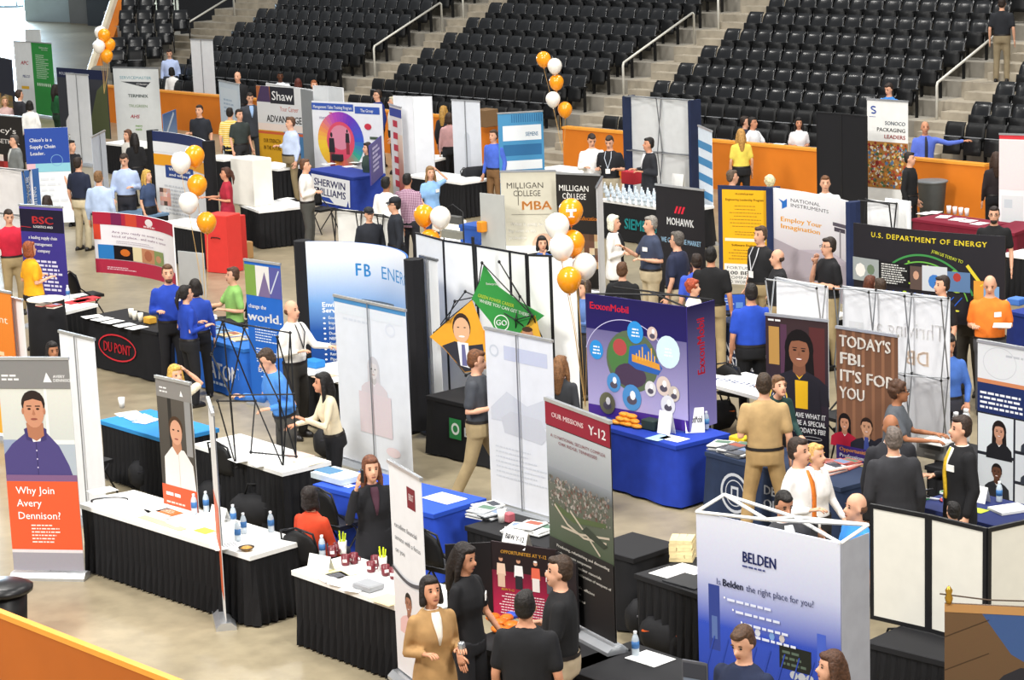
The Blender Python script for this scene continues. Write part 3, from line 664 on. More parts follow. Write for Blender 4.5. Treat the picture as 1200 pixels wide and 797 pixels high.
def art(a, W, H):
    a.lay('photograph').rect(0, .27*H, W, .87*H, '#3d3934', '#55504a').rect(.78*W, .5*H, .95*W, .87*H, '#8f8f8f').rect(.3*W, .5*H, .4*W, .87*H, '#2c2a28')
    a.lay('portrait').poly([(.1*W, .27*H), (.12*W, .46*H), (.35*W, .54*H), (.7*W, .53*H), (.93*W, .44*H), (.98*W, .27*H)], '#e6e1dc'); a.poly([(.38*W, .6*H), (.37*W, .54*H), (.5*W, .49*H), (.64*W, .54*H), (.62*W, .6*H)], '#b98467')
    a.ell(.5*W, .68*H, .2*W, .075*H, '#4a3424', 16); a.ell(.5*W, .645*H, .17*W, .085*H, '#d09c80', 18); a.ell(.5*W, .6*H, .06*W, .006*H, '#944f46', 8)
    for sx in (-1, 1): a.ell((.5+sx*.07)*W, .66*H, .03*W, .006*H, '#2a1a14', 8)
    a.rect(.53*W, .27*H, .545*W, .5*H, '#c9c2bc')
    a.lay('header').rect(0, .87*H, W, H, '#85827f').poly([(.68*W, .9*H), (.72*W, .94*H), (.77*W, .9*H)], '#eee').lines(.1*W, .4*W, .95*H, .9*H, 2, '#e5e5e5', h=.01*H)
    a.lay('headline').rect(0, 0, W, .27*H, '#dd5b35').lines(.1*W, .7*W, .23*H, .19*H, 1, '#fff', h=.022*H).lines(.1*W, .9*W, .17*H, .08*H, 3, '#f3d8cc', h=.012*H)
pullup('narrow pull-up banner of man in white shirt, behind the long white table', (182, 441), (223, 450), 2.1, .45, '#c9c9c4', art)
pullup('blank white pull-up back behind the purple-shirt portrait banner', (69, 388), (110, 398), 2.2, 0, '#e7e9ee', None, True)
def art(a, W, H):
    a.lay('graphic').rect(0, 0, W, H, '#e0751d', '#e88a35').lines(.15*W, .9*W, .6*H, .3*H, 5, '#f6d2a8').text('Front', .1*W, .78*H, .05*H, '#f7e2cc', 0, fit=.75*W)
    a.poly([(0, 0), (W, 0), (W, .12*H), (0, .25*H)], '#f0b23a')
pullup('orange pull-up banner cut by the left edge of the picture', (-26, 336), (12, 343), 2.0, 0, '#e0751d', art)
pullup('white pull-up back beside the orange banner at the left edge', (8, 348), (26, 352), 1.9, 0, '#e9eaec', None, True)
def art(a, W, H):
    a.lay('graphic').rect(0, .965*H, W, H, '#4d8fc4').rect(.05*W, .9*H, .95*W, .95*H, '#dfe5ec').ring(.78*W, .86*H, .07*W, .04*H, .02*W, '#dbe0ea').lines(.12*W, .66*W, .89*H, .86*H, 1, '#d4dae4')
    a.lay('show_through').head(.52*W, .6*H, .12*H, '#dcd8d8', '#cfcdd2', '#d8cfd4', True).rect(.3*W, .2*H, .75*W, .45*H, '#dccfd4').ell(.75*W, .12*H, .1*W, .03*H, '#e6d5d8')
pullup('broad pale pull-up back with faded woman showing through, blue top edge', (391, 346), (475, 364), 2.1, 0, '#dfe3ea', art, True)
def art(a, W, H):
    a.lay('show_through').ring(.13*W, .88*H, .07*W, .035*H, .02*W, '#c9cfd8').rect(.28*W, .84*H, .92*W, .92*H, '#c3c9de').poly([(.05*W, .55*H), (.3*W, .66*H), (.6*W, .6*H), (.95*W, .68*H), (.95*W, .5*H), (.05*W, .48*H)], '#cdd1da').poly([(.2*W, .5*H), (.35*W, .55*H), (.8*W, .54*H), (.9*W, .45*H), (.8*W, .4*H), (.25*W, .42*H)], '#c8cbd3')
    a.lines(.1*W, .9*W, .35*H, .15*H, 7, '#ced2da', h=.008*H)
pullup('tall pale pull-up back right of the man in grey polo', (568, 384), (647, 400), 2.12, .05, '#dcdfe5', art, True)
def art(a, W, H):
    a.lay('photograph').rect(0, .35*H, W, .72*H, '#4e5a45', '#6a6a63').rect(0, .66*H, W, .88*H, '#8d9298', '#b9bdc0').rect(0, .62*H, W, .69*H, '#575b59', '#8d9298')
    a.blobs(.02*W, .5*H, .98*W, .66*H, 420, ['#7b6a60', '#8d8780', '#9c8f86', '#5b5a4e', '#6e5148', '#a9a49c'], .022*W, 3)
    a.poly([(.1*W, .5*H), (.4*W, .47*H), (.9*W, .51*H), (.9*W, .53*H), (.4*W, .5*H), (.1*W, .53*H)], '#55633f')
    for q in ([(.1, .52), (.3, .45), (.55, .42), (.9, .44)], [(.35, .52), (.6, .44), (.8, .37)], [(.2, .43), (.5, .43), (.95, .47)]):
        for p, r in zip(q, q[1:]): a.line((p[0]*W, p[1]*H), (r[0]*W, r[1]*H), .018*W, '#c2b6a2')
    a.poly([(.52*W, .45*H), (.6*W, .48*H), (.92*W, .43*H), (.85*W, .41*H)], '#3d4438')
    a.lay('header').rect(0, .885*H, W, H, '#8e2033').text('OUR MISSIONS', .1*W, .928*H, .022*H, '#f4e6e6', 1, fit=.5*W).text('Y-12', .68*W, .912*H, .042*H, '#ffffff', 1, fit=.26*W)
    a.text('A 12 NATIONAL SECURITY COMPLEX', W/2, .835*H, .014*H, '#7c2630', 0, 'c', fit=.85*W).text('OAK RIDGE, TENNESSEE', W/2, .81*H, .014*H, '#7c2630', 0, 'c', fit=.6*W)
    a.lay('mission_text').rect(0, 0, W, .36*H, '#211f1f', '#2a2826')
    y = .325
    for t in ('Producing, refurbishing and dismantling', 'nuclear weapons components', 'Storing special nuclear materials', 'Supporting the proliferation of weapons of', 'mass destruction', 'Working with safe, efficient', 'production systems', 'Work for the national', 'industry complex'):
        a.text(t, .12*W, y*H, .0125*H, '#e9e4da', 1, fit=min(.84, len(t)*.021)*W); y -= .03
pullup('tall leaning-edge banner with aerial photo and dark red header, foreground', (639, 467), (715, 495), 2.72, .74, '#2a2828', art)
def art(a, W, H):
    a.lay('logo').rect(.55*W, .83*H, .8*W, .93*H, '#7c1f2c').text('BB&T', .6*W, .87*H, .03*H, '#efe0e0', 1, fit=.15*W)
    a.lay('headline').text('excellent financial', .1*W, .7*H, .024*H, '#77797e', fit=.7*W).text('service with a focus', .1*W, .64*H, .024*H, '#77797e', fit=.8*W).text('on you', .1*W, .58*H, .024*H, '#77797e', fit=.3*W)
    a.lay('portraits').rect(0, 0, W, .45*H, '#e3e0e2').head(.45*W, .36*H, .1*H, '#a3715a', '#221815', '#e2b9b6').head(.85*W, .3*H, .1*H, '#3b2a24', '#151213', '#44464c')
    for i in range(12): a.line((i*W/12, (.5-.035*math.sin(i/12*3.1))*H), ((i+1)*W/12, (.5-.035*math.sin((i+1)/12*3.1))*H), .018*H, '#57565b')
pullup('pull-up banner with dark red square logo beside the mugs table', (455, 540), (493, 562), 2.1, .1, '#e6e7ea', art)
pullup('pull-up banner seen almost edge-on with silver base on open floor', (243, 466), (249, 486), 2.15, 0, '#d9d9d8', lambda a, W, H: a.lay('graphic').rect(0, .1*H, W, .55*H, '#d8663f'))
# oil company pop-up on blue table: front and side
def art(a, W, H):
    a.lay('ground').rect(0, 0, W, H, '#b6aede', '#221a5e', n=10).rect(0, .72*H, W, H, '#221a5e', '#1d1750', n=10).rect(0, 0, W, .09*H, '#4a2f8f', n=8)
    a.lay('lettering').text('ExxonMobil', .04*W, .885*H, .055*H, '#e8293a', 1, fit=.4*W)
    a.lay('bubbles').ring(.4*W, .47*H, .42*W, .36*H, .006*W, '#c9c6e8', 30, .4, 2.9)
    a.ell(.46*W, .5*H, .26*W, .25*H, '#5b6a50', 26).ell(.36*W, .52*H, .14*W, .17*H, '#4d7a45', 18).ell(.34*W, .6*H, .07*W, .07*H, '#b04a4a', 14); a.ell(.44*W, .38*H, .16*W, .1*H, '#4a3a52', 16)
    a.poly([(.42*W, .48*H), (.44*W, .62*H), (.6*W, .66*H), (.7*W, .55*H), (.76*W, .48*H), (.72*W, .42*H), (.5*W, .44*H)], '#2f5fae'); a.poly([(.46*W, .5*H), (.74*W, .46*H), (.73*W, .51*H), (.46*W, .56*H)], '#d9973a')
    for i in range(7): a.rect((.5+.03*i)*W, .52*H, (.512+.03*i)*W, (.57+.03*(i % 3))*H, '#e8b04c')
    for (x, y, r, c, t) in ((.1, .55, .07, '#2f8fd8', 1), (.5, .74, .08, '#2f8fd8', 1), (.82, .62, .115, '#cfe6f6', 1), (.27, .3, .07, '#4c8cc8', 0), (.45, .2, .095, '#4c8cc8', 0), (.67, .75, .05, '#cfb8b0', 0), (.64, .3, .055, '#d8d6da', 0), (.77, .34, .07, '#d8c6bd', 0), (.87, .29, .055, '#c9bdb3', 0), (.81, .19, .07, '#dcdde6', 0), (.2, .12, .08, '#6a6a55', 0)):
        a.ell(x*W, y*H, r*W, r*W*1.1, c, 18)
        if t: a.lines((x-.045)*W, (x+.045)*W, (y+.04)*H, (y-.04)*H, 3, '#f2f8fc', al='c', h=.012*H)
        else: a.ell(x*W, (y-.02)*H, r*W*.55, r*W*.4, '#544f5e', 10); a.ell((x+.01)*W, (y+.02)*H, r*W*.3, r*W*.4, '#f0f0f4', 8)
def side(a, W, H):
    a.rect(0, 0, W, H, '#8f87c6', '#17123f')
_m, _w, _rz = seg((686, 344), (804, 360), 2.2)
BL = backdrop('purple pop-up display with bubble pictures standing on the blue table', (686, 344), (804, 360), 2.2, .76, 0, '#2a2068', art, zbase=.744, feet=False)
sd = MB().box(0, 0, 0, .01, .5, 1.44).obj('side_panel', mat('#3a3080', .6), BL); sd.location = (_w/2, 0, .016)
a = Art(sd, lambda u, v, l: (.01+l, u, v)); a.rect(0, 0, .5, 1.44, '#8f87c6', '#1a1448').lay('lettering').text('ExxonMobil', .3, .62, .13, '#d82840', 1, fit=.66, rot=math.pi/2); a.done()
for k, z in enumerate((1.455,)):
    for q in (((-.5*_w, 0, z), (.2, .5, z)), ((-.2, .5, z), (.5*_w, 0, z)), ((-.5*_w, .5, z), (.5*_w, .5, z))): MB().path(q, .012, 5).obj('strut', BLKT, BL)
# recruitment banners on the right
def art(a, W, H):
    a.lay('photograph').rect(0, .35*H, W, H, '#2b2430', '#3b2a2c').rect(.05*W, .7*H, .22*W, .93*H, '#b48a4a').rect(.24*W, .62*H, .34*W, .95*H, '#53344a').rect(.7*W, .6*H, .95*W, .95*H, '#552a2a')
    a.lay('portrait').head(.54*W, .8*H, .2*H, '#8a5a42', '#120d0d', '#25232b', True, '#e3b21f', .9)
    a.rect(.47*W, .45*H, .68*W, .62*H, '#e3b21f'); a.poly([(.3*W, .35*H), (.32*W, .6*H), (.47*W, .65*H), (.48*W, .35*H)], '#232129'); a.poly([(.9*W, .35*H), (.86*W, .6*H), (.68*W, .65*H), (.67*W, .35*H)], '#232129')
    a.lay('seal').ell(.2*W, .5*H, .15*W, .07*H, '#d9b44a', 20).ell(.2*W, .5*H, .125*W, .058*H, '#1d2f63', 20).ring(.2*W, .5*H, .1*W, .046*H, .012*W, '#e9e4d0').rect(.16*W, .475*H, .24*W, .525*H, '#d8dae0')
    a.lay('headline').rect(0, 0, W, .36*H, '#15131c').text('DO YOU HAVE WHAT IT', .08*W, .395*H, .03*H, '#fff', 1, fit=.88*W).text('TAKES TO BE A SPECIAL', .1*W, .35*H, .03*H, '#fff', 1, fit=.86*W).text("AGENT IN TODAY'S FBI?", .1*W, .305*H, .03*H, '#fff', 1, fit=.86*W)
    a.lay('small_print').lines(.4*W, .9*W, .25*H, .05*H, 9, '#d8d8dc', h=.008*H).ring(.75*W, .275*H, .15*W, .012*H, .006*W, '#c9c9cc')
    a.text('FBI', .18*W, .55*H, .02*H, '#fff', 1).lines(.05*W, .35*W, .985*H, .96*H, 1, '#e0e0e0')
pullup('dark pull-up banner with smiling woman in yellow top and round seal', (897, 368), (970, 376), 2.0, 0, '#1d1a22', art)
def art(a, W, H):
    a.lay('photograph').rect(0, .3*H, W, H, '#7a5540', '#6a4a38')
    for i in range(6): a.rect((.1+.16*i)*W, .35*H, (.15+.16*i)*W, H, '#8a6148')
    a.lay('portraits').head(.13*W, .475*H, .085*H, '#b98468', '#16100f', '#a81f36', True).head(.83*W, .485*H, .08*H, '#7a4f3a', '#1a1413', '#2a2730', suit=True, tie='#6a3030')
    a.head(.5*W, .475*H, .1*H, '#c39374', '#2a1d17', '#23232d', False, '#f2f2f2', suit=True, tie='#3d4a8c').rect(.28*W, .28*H, .72*W, .37*H, '#23232d').poly([(.47*W, .42*H), (.44*W, .28*H), (.56*W, .28*H), (.53*W, .42*H)], '#3d4a8c')
    a.lay('headline')
    for i, t in enumerate(("TODAY'S", 'FBI.', "IT'S FOR", 'YOU')): a.text(t, .06*W, (.9-.095*i)*H, .062*H, '#f6f1ea', 1, fit=(.84, .42, .9, .42)[i]*W)
    a.lay('lower_text').rect(0, .27*H, W, .35*H, '#3c2a6e').text('Opportunities for', .05*W, .32*H, .02*H, '#f5a53a', 1, fit=.65*W).text('Professional Staff', .05*W, .285*H, .02*H, '#fff', 1, fit=.65*W).rect(0, 0, W, .27*H, '#d8b868', '#e8d28c').rect(.1*W, .18*H, .35*W, .25*H, '#7a4a2e').head(.22*W, .22*H, .05*H, '#c39374', '#2a1d17', '#333')
    a.lines(.4*W, .95*W, .25*H, .1*H, 5, '#8a6a3a', h=.008*H)
pullup('brown pull-up banner with large white four-line headline', (980, 383), (1052, 394), 2.1, 0, '#7a5540', art)
def art(a, W, H):
    a.lay('mirrored_print').rect(.06*W, .74*H, .2*W, .78*H, '#d6d8dc')
    n0 = len(a.L.get('mirrored_print', ([],))[0]); mp = a.map; a.map = lambda u, v, l: mp(W-u, v, l); a.text('Thriving at', .04*W, .72*H, .1*H, '#f6f6f8', 1, fit=.7*W).text('DB', .18*W, .55*H, .09*H, '#ecd9c8', 1); a.map = mp
lattice('white pop-up back with mirrored lettering behind the brown banner', (977, 338), (1103, 352), 2.3, .5, 3, 2, '#dfe1e6', .3, 0, .008, DSILV, art)
lattice('small white pop-up frame with pale sign between polo men and seated row', (897, 327), (957, 338), 2.0, .05, 1, 2, '#e9eaee', .3, 0, .01, SILVER)
def art(a, W, H):
    a.lay('header').rect(0, .76*H, W, H, '#d8dade').ring(.33*W, .88*H, .25*W, .1*H, .01*W, '#c3c6cc').lines(.42*W, .8*W, .95*H, .92*H, 1, '#b8bbc2')
    a.lay('text_band').rect(0, .56*H, W, .75*H, '#1c2c5e').rect(0, .745*H, W, .77*H, '#c9825a').lines(.04*W, .95*W, .7*H, .58*H, 4, '#e8eaf0', h=.014*H)
    a.lay('portraits').rect(0, 0, W, .56*H, '#23252d').rect(.01*W, .31*H, .54*W, .55*H, '#d5dbe0').rect(.01*W, .04*H, .54*W, .29*H, '#c8cdd2').rect(.57*W, .36*H, .99*W, .55*H, '#cfd3d8').rect(.57*W, .17*H, .99*W, .34*H, '#c9ced4').rect(.57*W, .0, .99*W, .15*H, '#d2d5d8')
    a.head(.33*W, .455*H, .11*H, '#bf8d74', '#1d1413', '#1b1b20', True, sh=.8).head(.3*W, .2*H, .1*H, '#5b3a2b', '#191312', '#26272c', sh=.85)
    for y in (.47, .27, .08): a.head(.78*W, y*H, .07*H, '#8d5c45', '#1d1413', '#333842', sh=.8)
pullup('recruiting display with navy text band and grid of portraits, right edge', (1146, 399), (1226, 413), 2.1, .3, '#e4e6ea', art)
# tabletop folding display seen from behind
partition('cream tabletop folding display seen from behind, lower right', [(1020, 590), (1089, 603), (1157, 619), (1215, 606)], 1.78, .76, '#e6e3d8', .744, .035, 'folding_display')
# box-shaped pop-up at the bottom
def art(a, W, H):
    a.lay('ground').rect(0, .8*H, W, H, '#c6cae4', '#dcdfec').rect(0, .62*H, W, .8*H, '#3450bc', '#c6cae4').rect(0, 0, W, .62*H, '#101a50', '#3450bc')
    a.lay('machinery').rect(.08*W, .53*H, .16*W, .76*H, '#33438c').rect(.1*W, .57*H, .14*W, .65*H, '#5a70a8').rect(.58*W, .53*H, .8*W, .61*H, '#20241f').rect(.84*W, .56*H, .9*W, .68*H, '#4a64c8').rect(.68*W, .4*H, .95*W, .49*H, '#3a3f42').lines(.6*W, .78*W, .6*H, .54*H, 3, '#5a6a5c')
    for x, c in ((.32, '#b9422a'), (.38, '#a33a26'), (.43, '#cfd2dc'), (.53, '#7aa0d8'), (.6, '#c9c0c0')): a.ell(x*W, .63*H, .02*W, .014*H, c, 8)
    for i in range(3): a.ell((.68+.055*i)*W, .515*H, .028*W, .015*H, '#b8bcc4', 10)
    for i in range(9): a.line((.05*W+.1*W*i, .45*H), (.12*W+.1*W*i, .58*H), .008*W, '#2f49ac')
    a.lay('logo').text('BELDEN', .33*W, .865*H, .036*H, '#232f6e', 1, fit=.24*W).lines(.33*W, .57*W, .857*H, .845*H, 1, '#444c80', h=.006*H)
    a.lay('headline').text('Is', .14*W, .765*H, .022*H, '#5a5f8a').text('Belden', .185*W, .765*H, .024*H, '#1e2440', 1, fit=.15*W).text('the right place for you?', .355*W, .765*H, .023*H, '#3a4068', fit=.47*W)
    a.lay('bullet_text')
    for i in range(4): a.ell((.2+.06*i)*W, (.725-.036*i)*H, .006*W, .004*H, '#fff', 6).lines((.22+.06*i)*W, (.7+.05*i)*W, (.735-.036*i)*H, (.712-.036*i)*H, 1, '#dfe4f6', h=.009*H)
BX = backdrop('blue and white box pop-up of a cable company at the bottom', (816, 600), (985, 637), 2.3, .02, 0, '#cfd2e2', art, feet=False)
_m, _w, _rz = seg((816, 600), (985, 637), 2.3)
sd = MB().box(0, 0, 0, .01, .34, 2.28).obj('side_panel', mat('#9fa1aa', .7, var=.06), BX); sd.location = (_w/2, 0, .02)
N = [(-_w/2, 0, 2.3), (-_w/2, .34, 2.36), (0, .34, 2.3), (0, 0, 2.36), (_w/2, 0, 2.3), (_w/2, .34, 2.36)]
for i, j in ((0, 1), (1, 3), (0, 3), (3, 5), (2, 4), (2, 3), (1, 2), (4, 5), (2, 5)): MB().path([N[i], N[j]], .014, 6).obj('strut', mat('#dcdcda', .4), BX)
# brown mural screen in the lower right corner
def art(a, W, H):
    a.lay('mural').rect(0, 0, W, H, '#54402f', '#6b5138').poly([(.35*W, H), (W, H), (W, .75*H), (.75*W, .8*H)], '#3d5788').ell(.95*W, .15*H, .8*W, .6*H, '#2b2a30', 26).ell(1.0*W, .0, .62*W, .45*H, '#3f3a3a', 22).ell(1.05*W, .25*H, .2*W, .1*H, '#b4533a', 14)
    for i in range(5): a.line((0, (.3+.14*i)*H), (.5*W, (.38+.14*i)*H), .01*W, '#463424')
    a.rect(0, .965*H, W, H, '#b98a56')
_t = backdrop('brown mural screen with dark arcs in the lower right corner', (1107, 707), (1212, 712), 1.9, .1, 0, '#54402f', art, 'mural_screen', 'screen')
MB().lathe([(.02, 1.9), (.03, 1.94), (.02, 1.97), (.028, 2.0), (.008, 2.03)], (-seg((1107, 707), (1212, 712), 1.9)[1]/2+.03, 0, 0), 10).obj('finial', mat('#c79a3c', .3, metal=.8), _t, True)
MB().path([(-.35, 0, 1.97), (.0, 0, 1.94), (.5, 0, 1.95)], .006, 5).obj('cord', mat('#4a3a2c', .6), _t)
# ------------------------------------------------------------------ middle of the floor
def art(a, W, H):
    a.lay('ground').rect(0, 0, W, H, '#0f3a86', '#2a62ad', n=14).rect(0, .62*H, W, H, '#6d9ad0', '#f4f6fa', n=14).rect(0, .45*H, W, .62*H, '#1a4c98', '#6d9ad0', n=14)
    a.lay('lettering').text('F', .3*W, .8*H, .075*H, '#2b7fc0', 1).text('B', .36*W, .8*H, .075*H, '#2b7fc0', 1).text('ENERGY', .5*W, .8*H, .075*H, '#3a86c4', 0, fit=.44*W)
    a.lay('photograph').rect(.34*W, .48*H, .62*W, .66*H, '#5a6878').ell(.52*W, .56*H, .06*W, .07*H, '#e8eaec', 14).ell(.5*W, .6*H, .035*W, .045*H, '#c9b0a0', 12).poly([(.68*W, .52*H), (.76*W, .56*H), (.68*W, .6*H)], '#dce8f4')
    a.lay('service_list').text('Environmental', .08*W, .6*H, .028*H, '#fff', 1, fit=.26*W).text('Services', .08*W, .565*H, .028*H, '#fff', 1, fit=.15*W)
    for i in range(11): a.ell(.09*W, (.53-.032*i)*H, .008*W, .006*H, '#fff', 6)
    for i, t in enumerate(('Environmental', 'Improvement', 'Soil and', 'Due Diligence', 'NEPA', 'Environmental', 'Reports', 'Remediation', 'Pipelines', 'Air Permits', 'Compliance')): a.text(t, .115*W, (.525-.032*i)*H, .018*H, '#e8eef6', 1)
backdrop('curved blue pop-up display with astronaut photo and black end columns', (357, 283), (476, 303), 2.3, .1, .42, '#2a62ad', art, 'curved_display', 'display', '#151519', .24)
def art(a, W, H):
    a.lay('photograph').rect(0, .75*H, W, .97*H, '#7da04a').rect(.3*W, .75*H, .68*W, .97*H, '#e3e0dc').poly([(.35*W, .75*H), (.55*W, .93*H), (.7*W, .75*H)], '#7a6a92').rect(.68*W, .75*H, W, .97*H, '#5a5a9c').line((.7*W, .78*H), (.95*W, .95*H), .03*W, '#c8d0e0')
    a.lay('headline').text('change the', .05*W, .66*H, .028*H, '#fff', 1, fit=.5*W).text('world.', .02*W, .57*H, .062*H, '#fff', 1, fit=.95*W)
    a.lay('small_print').lines(.2*W, .85*W, .54*H, .42*H, 6, '#dbe6f6', h=.008*H).lines(.2*W, .8*W, .38*H, .27*H, 6, '#dbe6f6', h=.008*H)
    a.lay('logo').text('EATON', .22*W, .2*H, .035*H, '#fff', 1, fit=.5*W).lines(.3*W, .7*W, .18*H, .16*H, 1, '#dbe6f6', h=.007*H)
pullup('bright blue pull-up banner beside the man in the blue shirt', (286, 304), (328, 310), 2.0, 0, '#1f63c0', art)
# white partition row behind the green star
partition('row of white partition panels with black edges behind the green star', [(487, 272), (520, 281), (558, 287), (598, 294), (617, 297)], 2.35, .1, '#eff0ee', 0, .02)
partition('two white partition panels behind the balloon cluster with the lettered balloon', [(618, 298), (645, 299), (677, 300)], 2.35, .1, '#eff0ee', 0, .02)
pullup('thin white pull-up back left of the orange poster on the truss', (492, 300), (512, 305), 2.3, 0, '#e8eaec', None, True, base=DSILV)
# star-shaped fabric display on a black truss
def star():
    Y = at(560, 520, 0)[1]; base = atY(560, 500, Y); t = thing('star_display', 'green star-shaped fabric display with orange portrait panels on black truss', 'display', (base[0], Y, .74), ARZ*.55)
    c, s = math.cos(ARZ*.55), math.sin(ARZ*.55)
    def L(x, y, dy=0):
        p = atY(x, y, Y); X = (p[0]-base[0])/c; return (X, dy, p[2]-.74)
    def flatp(nm, pts, col):
        P = [L(*q) for q in pts]; V = [(x, -.006, z) for x, _, z in P]+[(x, .006, z) for x, _, z in P]; n = len(P)
        o = MB().add(V, [tuple(range(n)), tuple(range(2*n-1, n-1, -1))]+[(i+n, (i+1) % n+n, (i+1) % n, i) for i in range(n)]).obj(nm, mat(col, .6, var=.04), t)
        a = Art(o, lambda u, v, l: (u, -.006-l, v)); return a, (lambda x, y: (L(x, y)[0], L(x, y)[2]))
    a, q = flatp('green_panel', [(567, 309), (584, 333), (606, 347), (637, 362), (605, 390), (590, 400), (575, 375), (553, 350), (562, 330)], '#2f8a3c')
    u, v = q(588, 352); a.lay('lettering'); k = (q(598, 0)[0]-q(588, 0)[0])/10; T = math.atan2(-9, 40)
    for x, y, w_, cc in ((560, 347, 44, '#c9d94a'), (562, 353, 60, '#e6efe2')):
        uu, vv = q(x, y); a.text('GREEN POWER CAREER' if cc == '#c9d94a' else 'WHERE YOU CAN GET THERE', uu, vv, 3.6*k, cc, 1, fit=w_*k, rot=T)
    uu, vv = q(588, 375); a.ring(uu, vv, 9*k, 9*k, 1.1*k, '#e9f2e6').text('GO', uu, vv-2.8*k, 6*k, '#fff', 1, 'c')
    uu, vv = q(570, 332); a.text('Enterprise', uu, vv, 2.5*k, '#dfe9da', 1, fit=14*k); a.done()
    a, q = flatp('portrait_panel', [(553, 352), (566, 385), (572, 430), (545, 438), (520, 412), (503, 400)], '#e3a02c')
    a.lay('portrait'); uu, vv = q(541, 385); a.poly([q(518, 409), q(533, 402), q(548, 406), q(566, 402), q(570, 430), q(545, 437)], '#33333c'); a.poly([q(536, 402), q(540, 430), q(551, 432), q(549, 403)], '#f0f0f2'); a.poly([q(541, 405), q(542, 430), q(548, 430), q(545, 405)], '#6a6a96')
    a.ell(uu, vv, 11*k, 16*k, '#3a2a22', 18); a.ell(uu, vv-3*k, 10*k, 14*k, '#e0b08a', 18); a.ell(uu, vv-10*k, 4*k, 1.1*k, '#f4efe8', 8)
    for sx in (-1, 1): a.ell(uu+sx*4*k, vv, 1.5*k, .7*k, '#2a1a14', 6)
    a.done()
    a, q = flatp('portrait_panel', [(627, 362), (634, 392), (605, 390)], '#e8b23a'); uu, vv = q(618, 385); a.lay('portrait').ell(uu, vv-2*k, 7*k, 9*k, '#c8906e', 14).ell(uu, vv+5*k, 6.5*k, 3*k, '#4a3526', 10); a.done()
    a, q = flatp('orange_panel', [(566, 385), (590, 400), (590, 440), (572, 430)], '#d98f2a'); a.done()
    nd = [(567, 306), (553, 350), (625, 362), (540, 345), (606, 369), (503, 398), (527, 376), (600, 405), (587, 303), (632, 395), (548, 440), (604, 345), (535, 354)]
    N = [L(x, y, .12 if i % 2 else -.05) for i, (x, y) in enumerate(nd)]
    struts(t, N, [(0, 1), (0, 2), (1, 4), (2, 4), (1, 3), (3, 5), (5, 6), (6, 1), (4, 7), (2, 7), (8, 2), (2, 9), (5, 10), (10, 7), (1, 12), (12, 6), (8, 11), (11, 4), (4, 9)], .008, BLKT, .022)
    MB().path([L(541, 283, .3), L(546, 365, .3)], .02, 6).obj('pole', BLKT, t); MB().path([(0, .1, 0), (0, .1, .9)], .02, 6).obj('pole', BLKT, t)
star()
def art(a, W, H):
    a.lay('header').rect(0, .8*H, W, H, '#b3283f', n=12).rect(0, .55*H, .06*W, .8*H, '#d8472f').rect(.16*W, .8*H, .26*W, H, '#7a2450').rect(.3*W, .8*H, .42*W, H, '#d04a34').ell(.57*W, .9*H, .05*W, .06*H, '#ece4e4', 14).lines(.5*W, .72*W, .86*H, .81*H, 1, '#e8d4d4')
    a.lay('headline').text('Are you ready to enter a new', .16*W, .67*H, .036*H, '#8b6a86', 0, fit=.62*W).text('kind of place... and make a career', .16*W, .6*H, .036*H, '#8b6a86', 0, fit=.66*W).lines(.2*W, .75*W, .56*H, .5*H, 2, '#c7c0c8', h=.012*H)
    a.lay('photographs').rect(.03*W, .24*H, .17*W, .47*H, '#2f7fc4').rect(.17*W, .24*H, .36*W, .47*H, '#1a1416').ell(.28*W, .36*H, .05*W, .06*H, '#d8742a', 10).rect(.36*W, .24*H, .46*W, .47*H, '#e9dcb0').rect(.46*W, .24*H, .62*W, .47*H, '#c48a66').rect(.62*W, .24*H, .76*W, .47*H, '#8a9a62').ell(.54*W, .36*H, .05*W, .09*H, '#b06a4c', 10).ell(.68*W, .34*H, .04*W, .06*H, '#c8906e', 10)
    a.lay('footer').rect(0, 0, W, .23*H, '#b8304a', n=12).lines(.1*W, .4*W, .12*H, .06*H, 2, '#e8c0c8', h=.016*H)
backdrop('red and white curved tabletop display left of the bearded man in blue', (108, 248), (202, 263), 1.76, .76, .22, '#f1eef0', art, 'tabletop_display', 'display', zbase=.744, feet=False)
def art(a, W, H):
    a.lay('header').rect(0, .97*H, W, H, '#5a4aa8').rect(0, .78*H, W, .97*H, '#1c1830').text('BSC', .27*W, .85*H, .06*H, '#d83a3a', 1, fit=.5*W).text('LOGISTICS AND', .3*W, .815*H, .018*H, '#fff', 1, fit=.45*W).line((0, .82*H), (.25*W, .815*H), .008*W, '#d83a3a')
    a.lay('headline').text('a leading supply chain', W/2, .72*H, .026*H, '#fff', 1, 'c', fit=.66*W).text('management', W/2, .665*H, .026*H, '#fff', 1, 'c').text('company', W/2, .61*H, .026*H, '#fff', 1, 'c').lines(.12*W, .9*W, .55*H, .28*H, 8, '#dcd8f0', h=.018*H, al='c')
    a.lay('map').poly([(.5*W, .08*H), (.62*W, .2*H), (.85*W, .18*H), (.9*W, .1*H), (.7*W, .05*H)], '#e8e6f2')
pullup('purple pull-up banner beside the woman in the yellow polo', (22, 240), (73, 243), 2.0, 0, '#3a2f86', art)
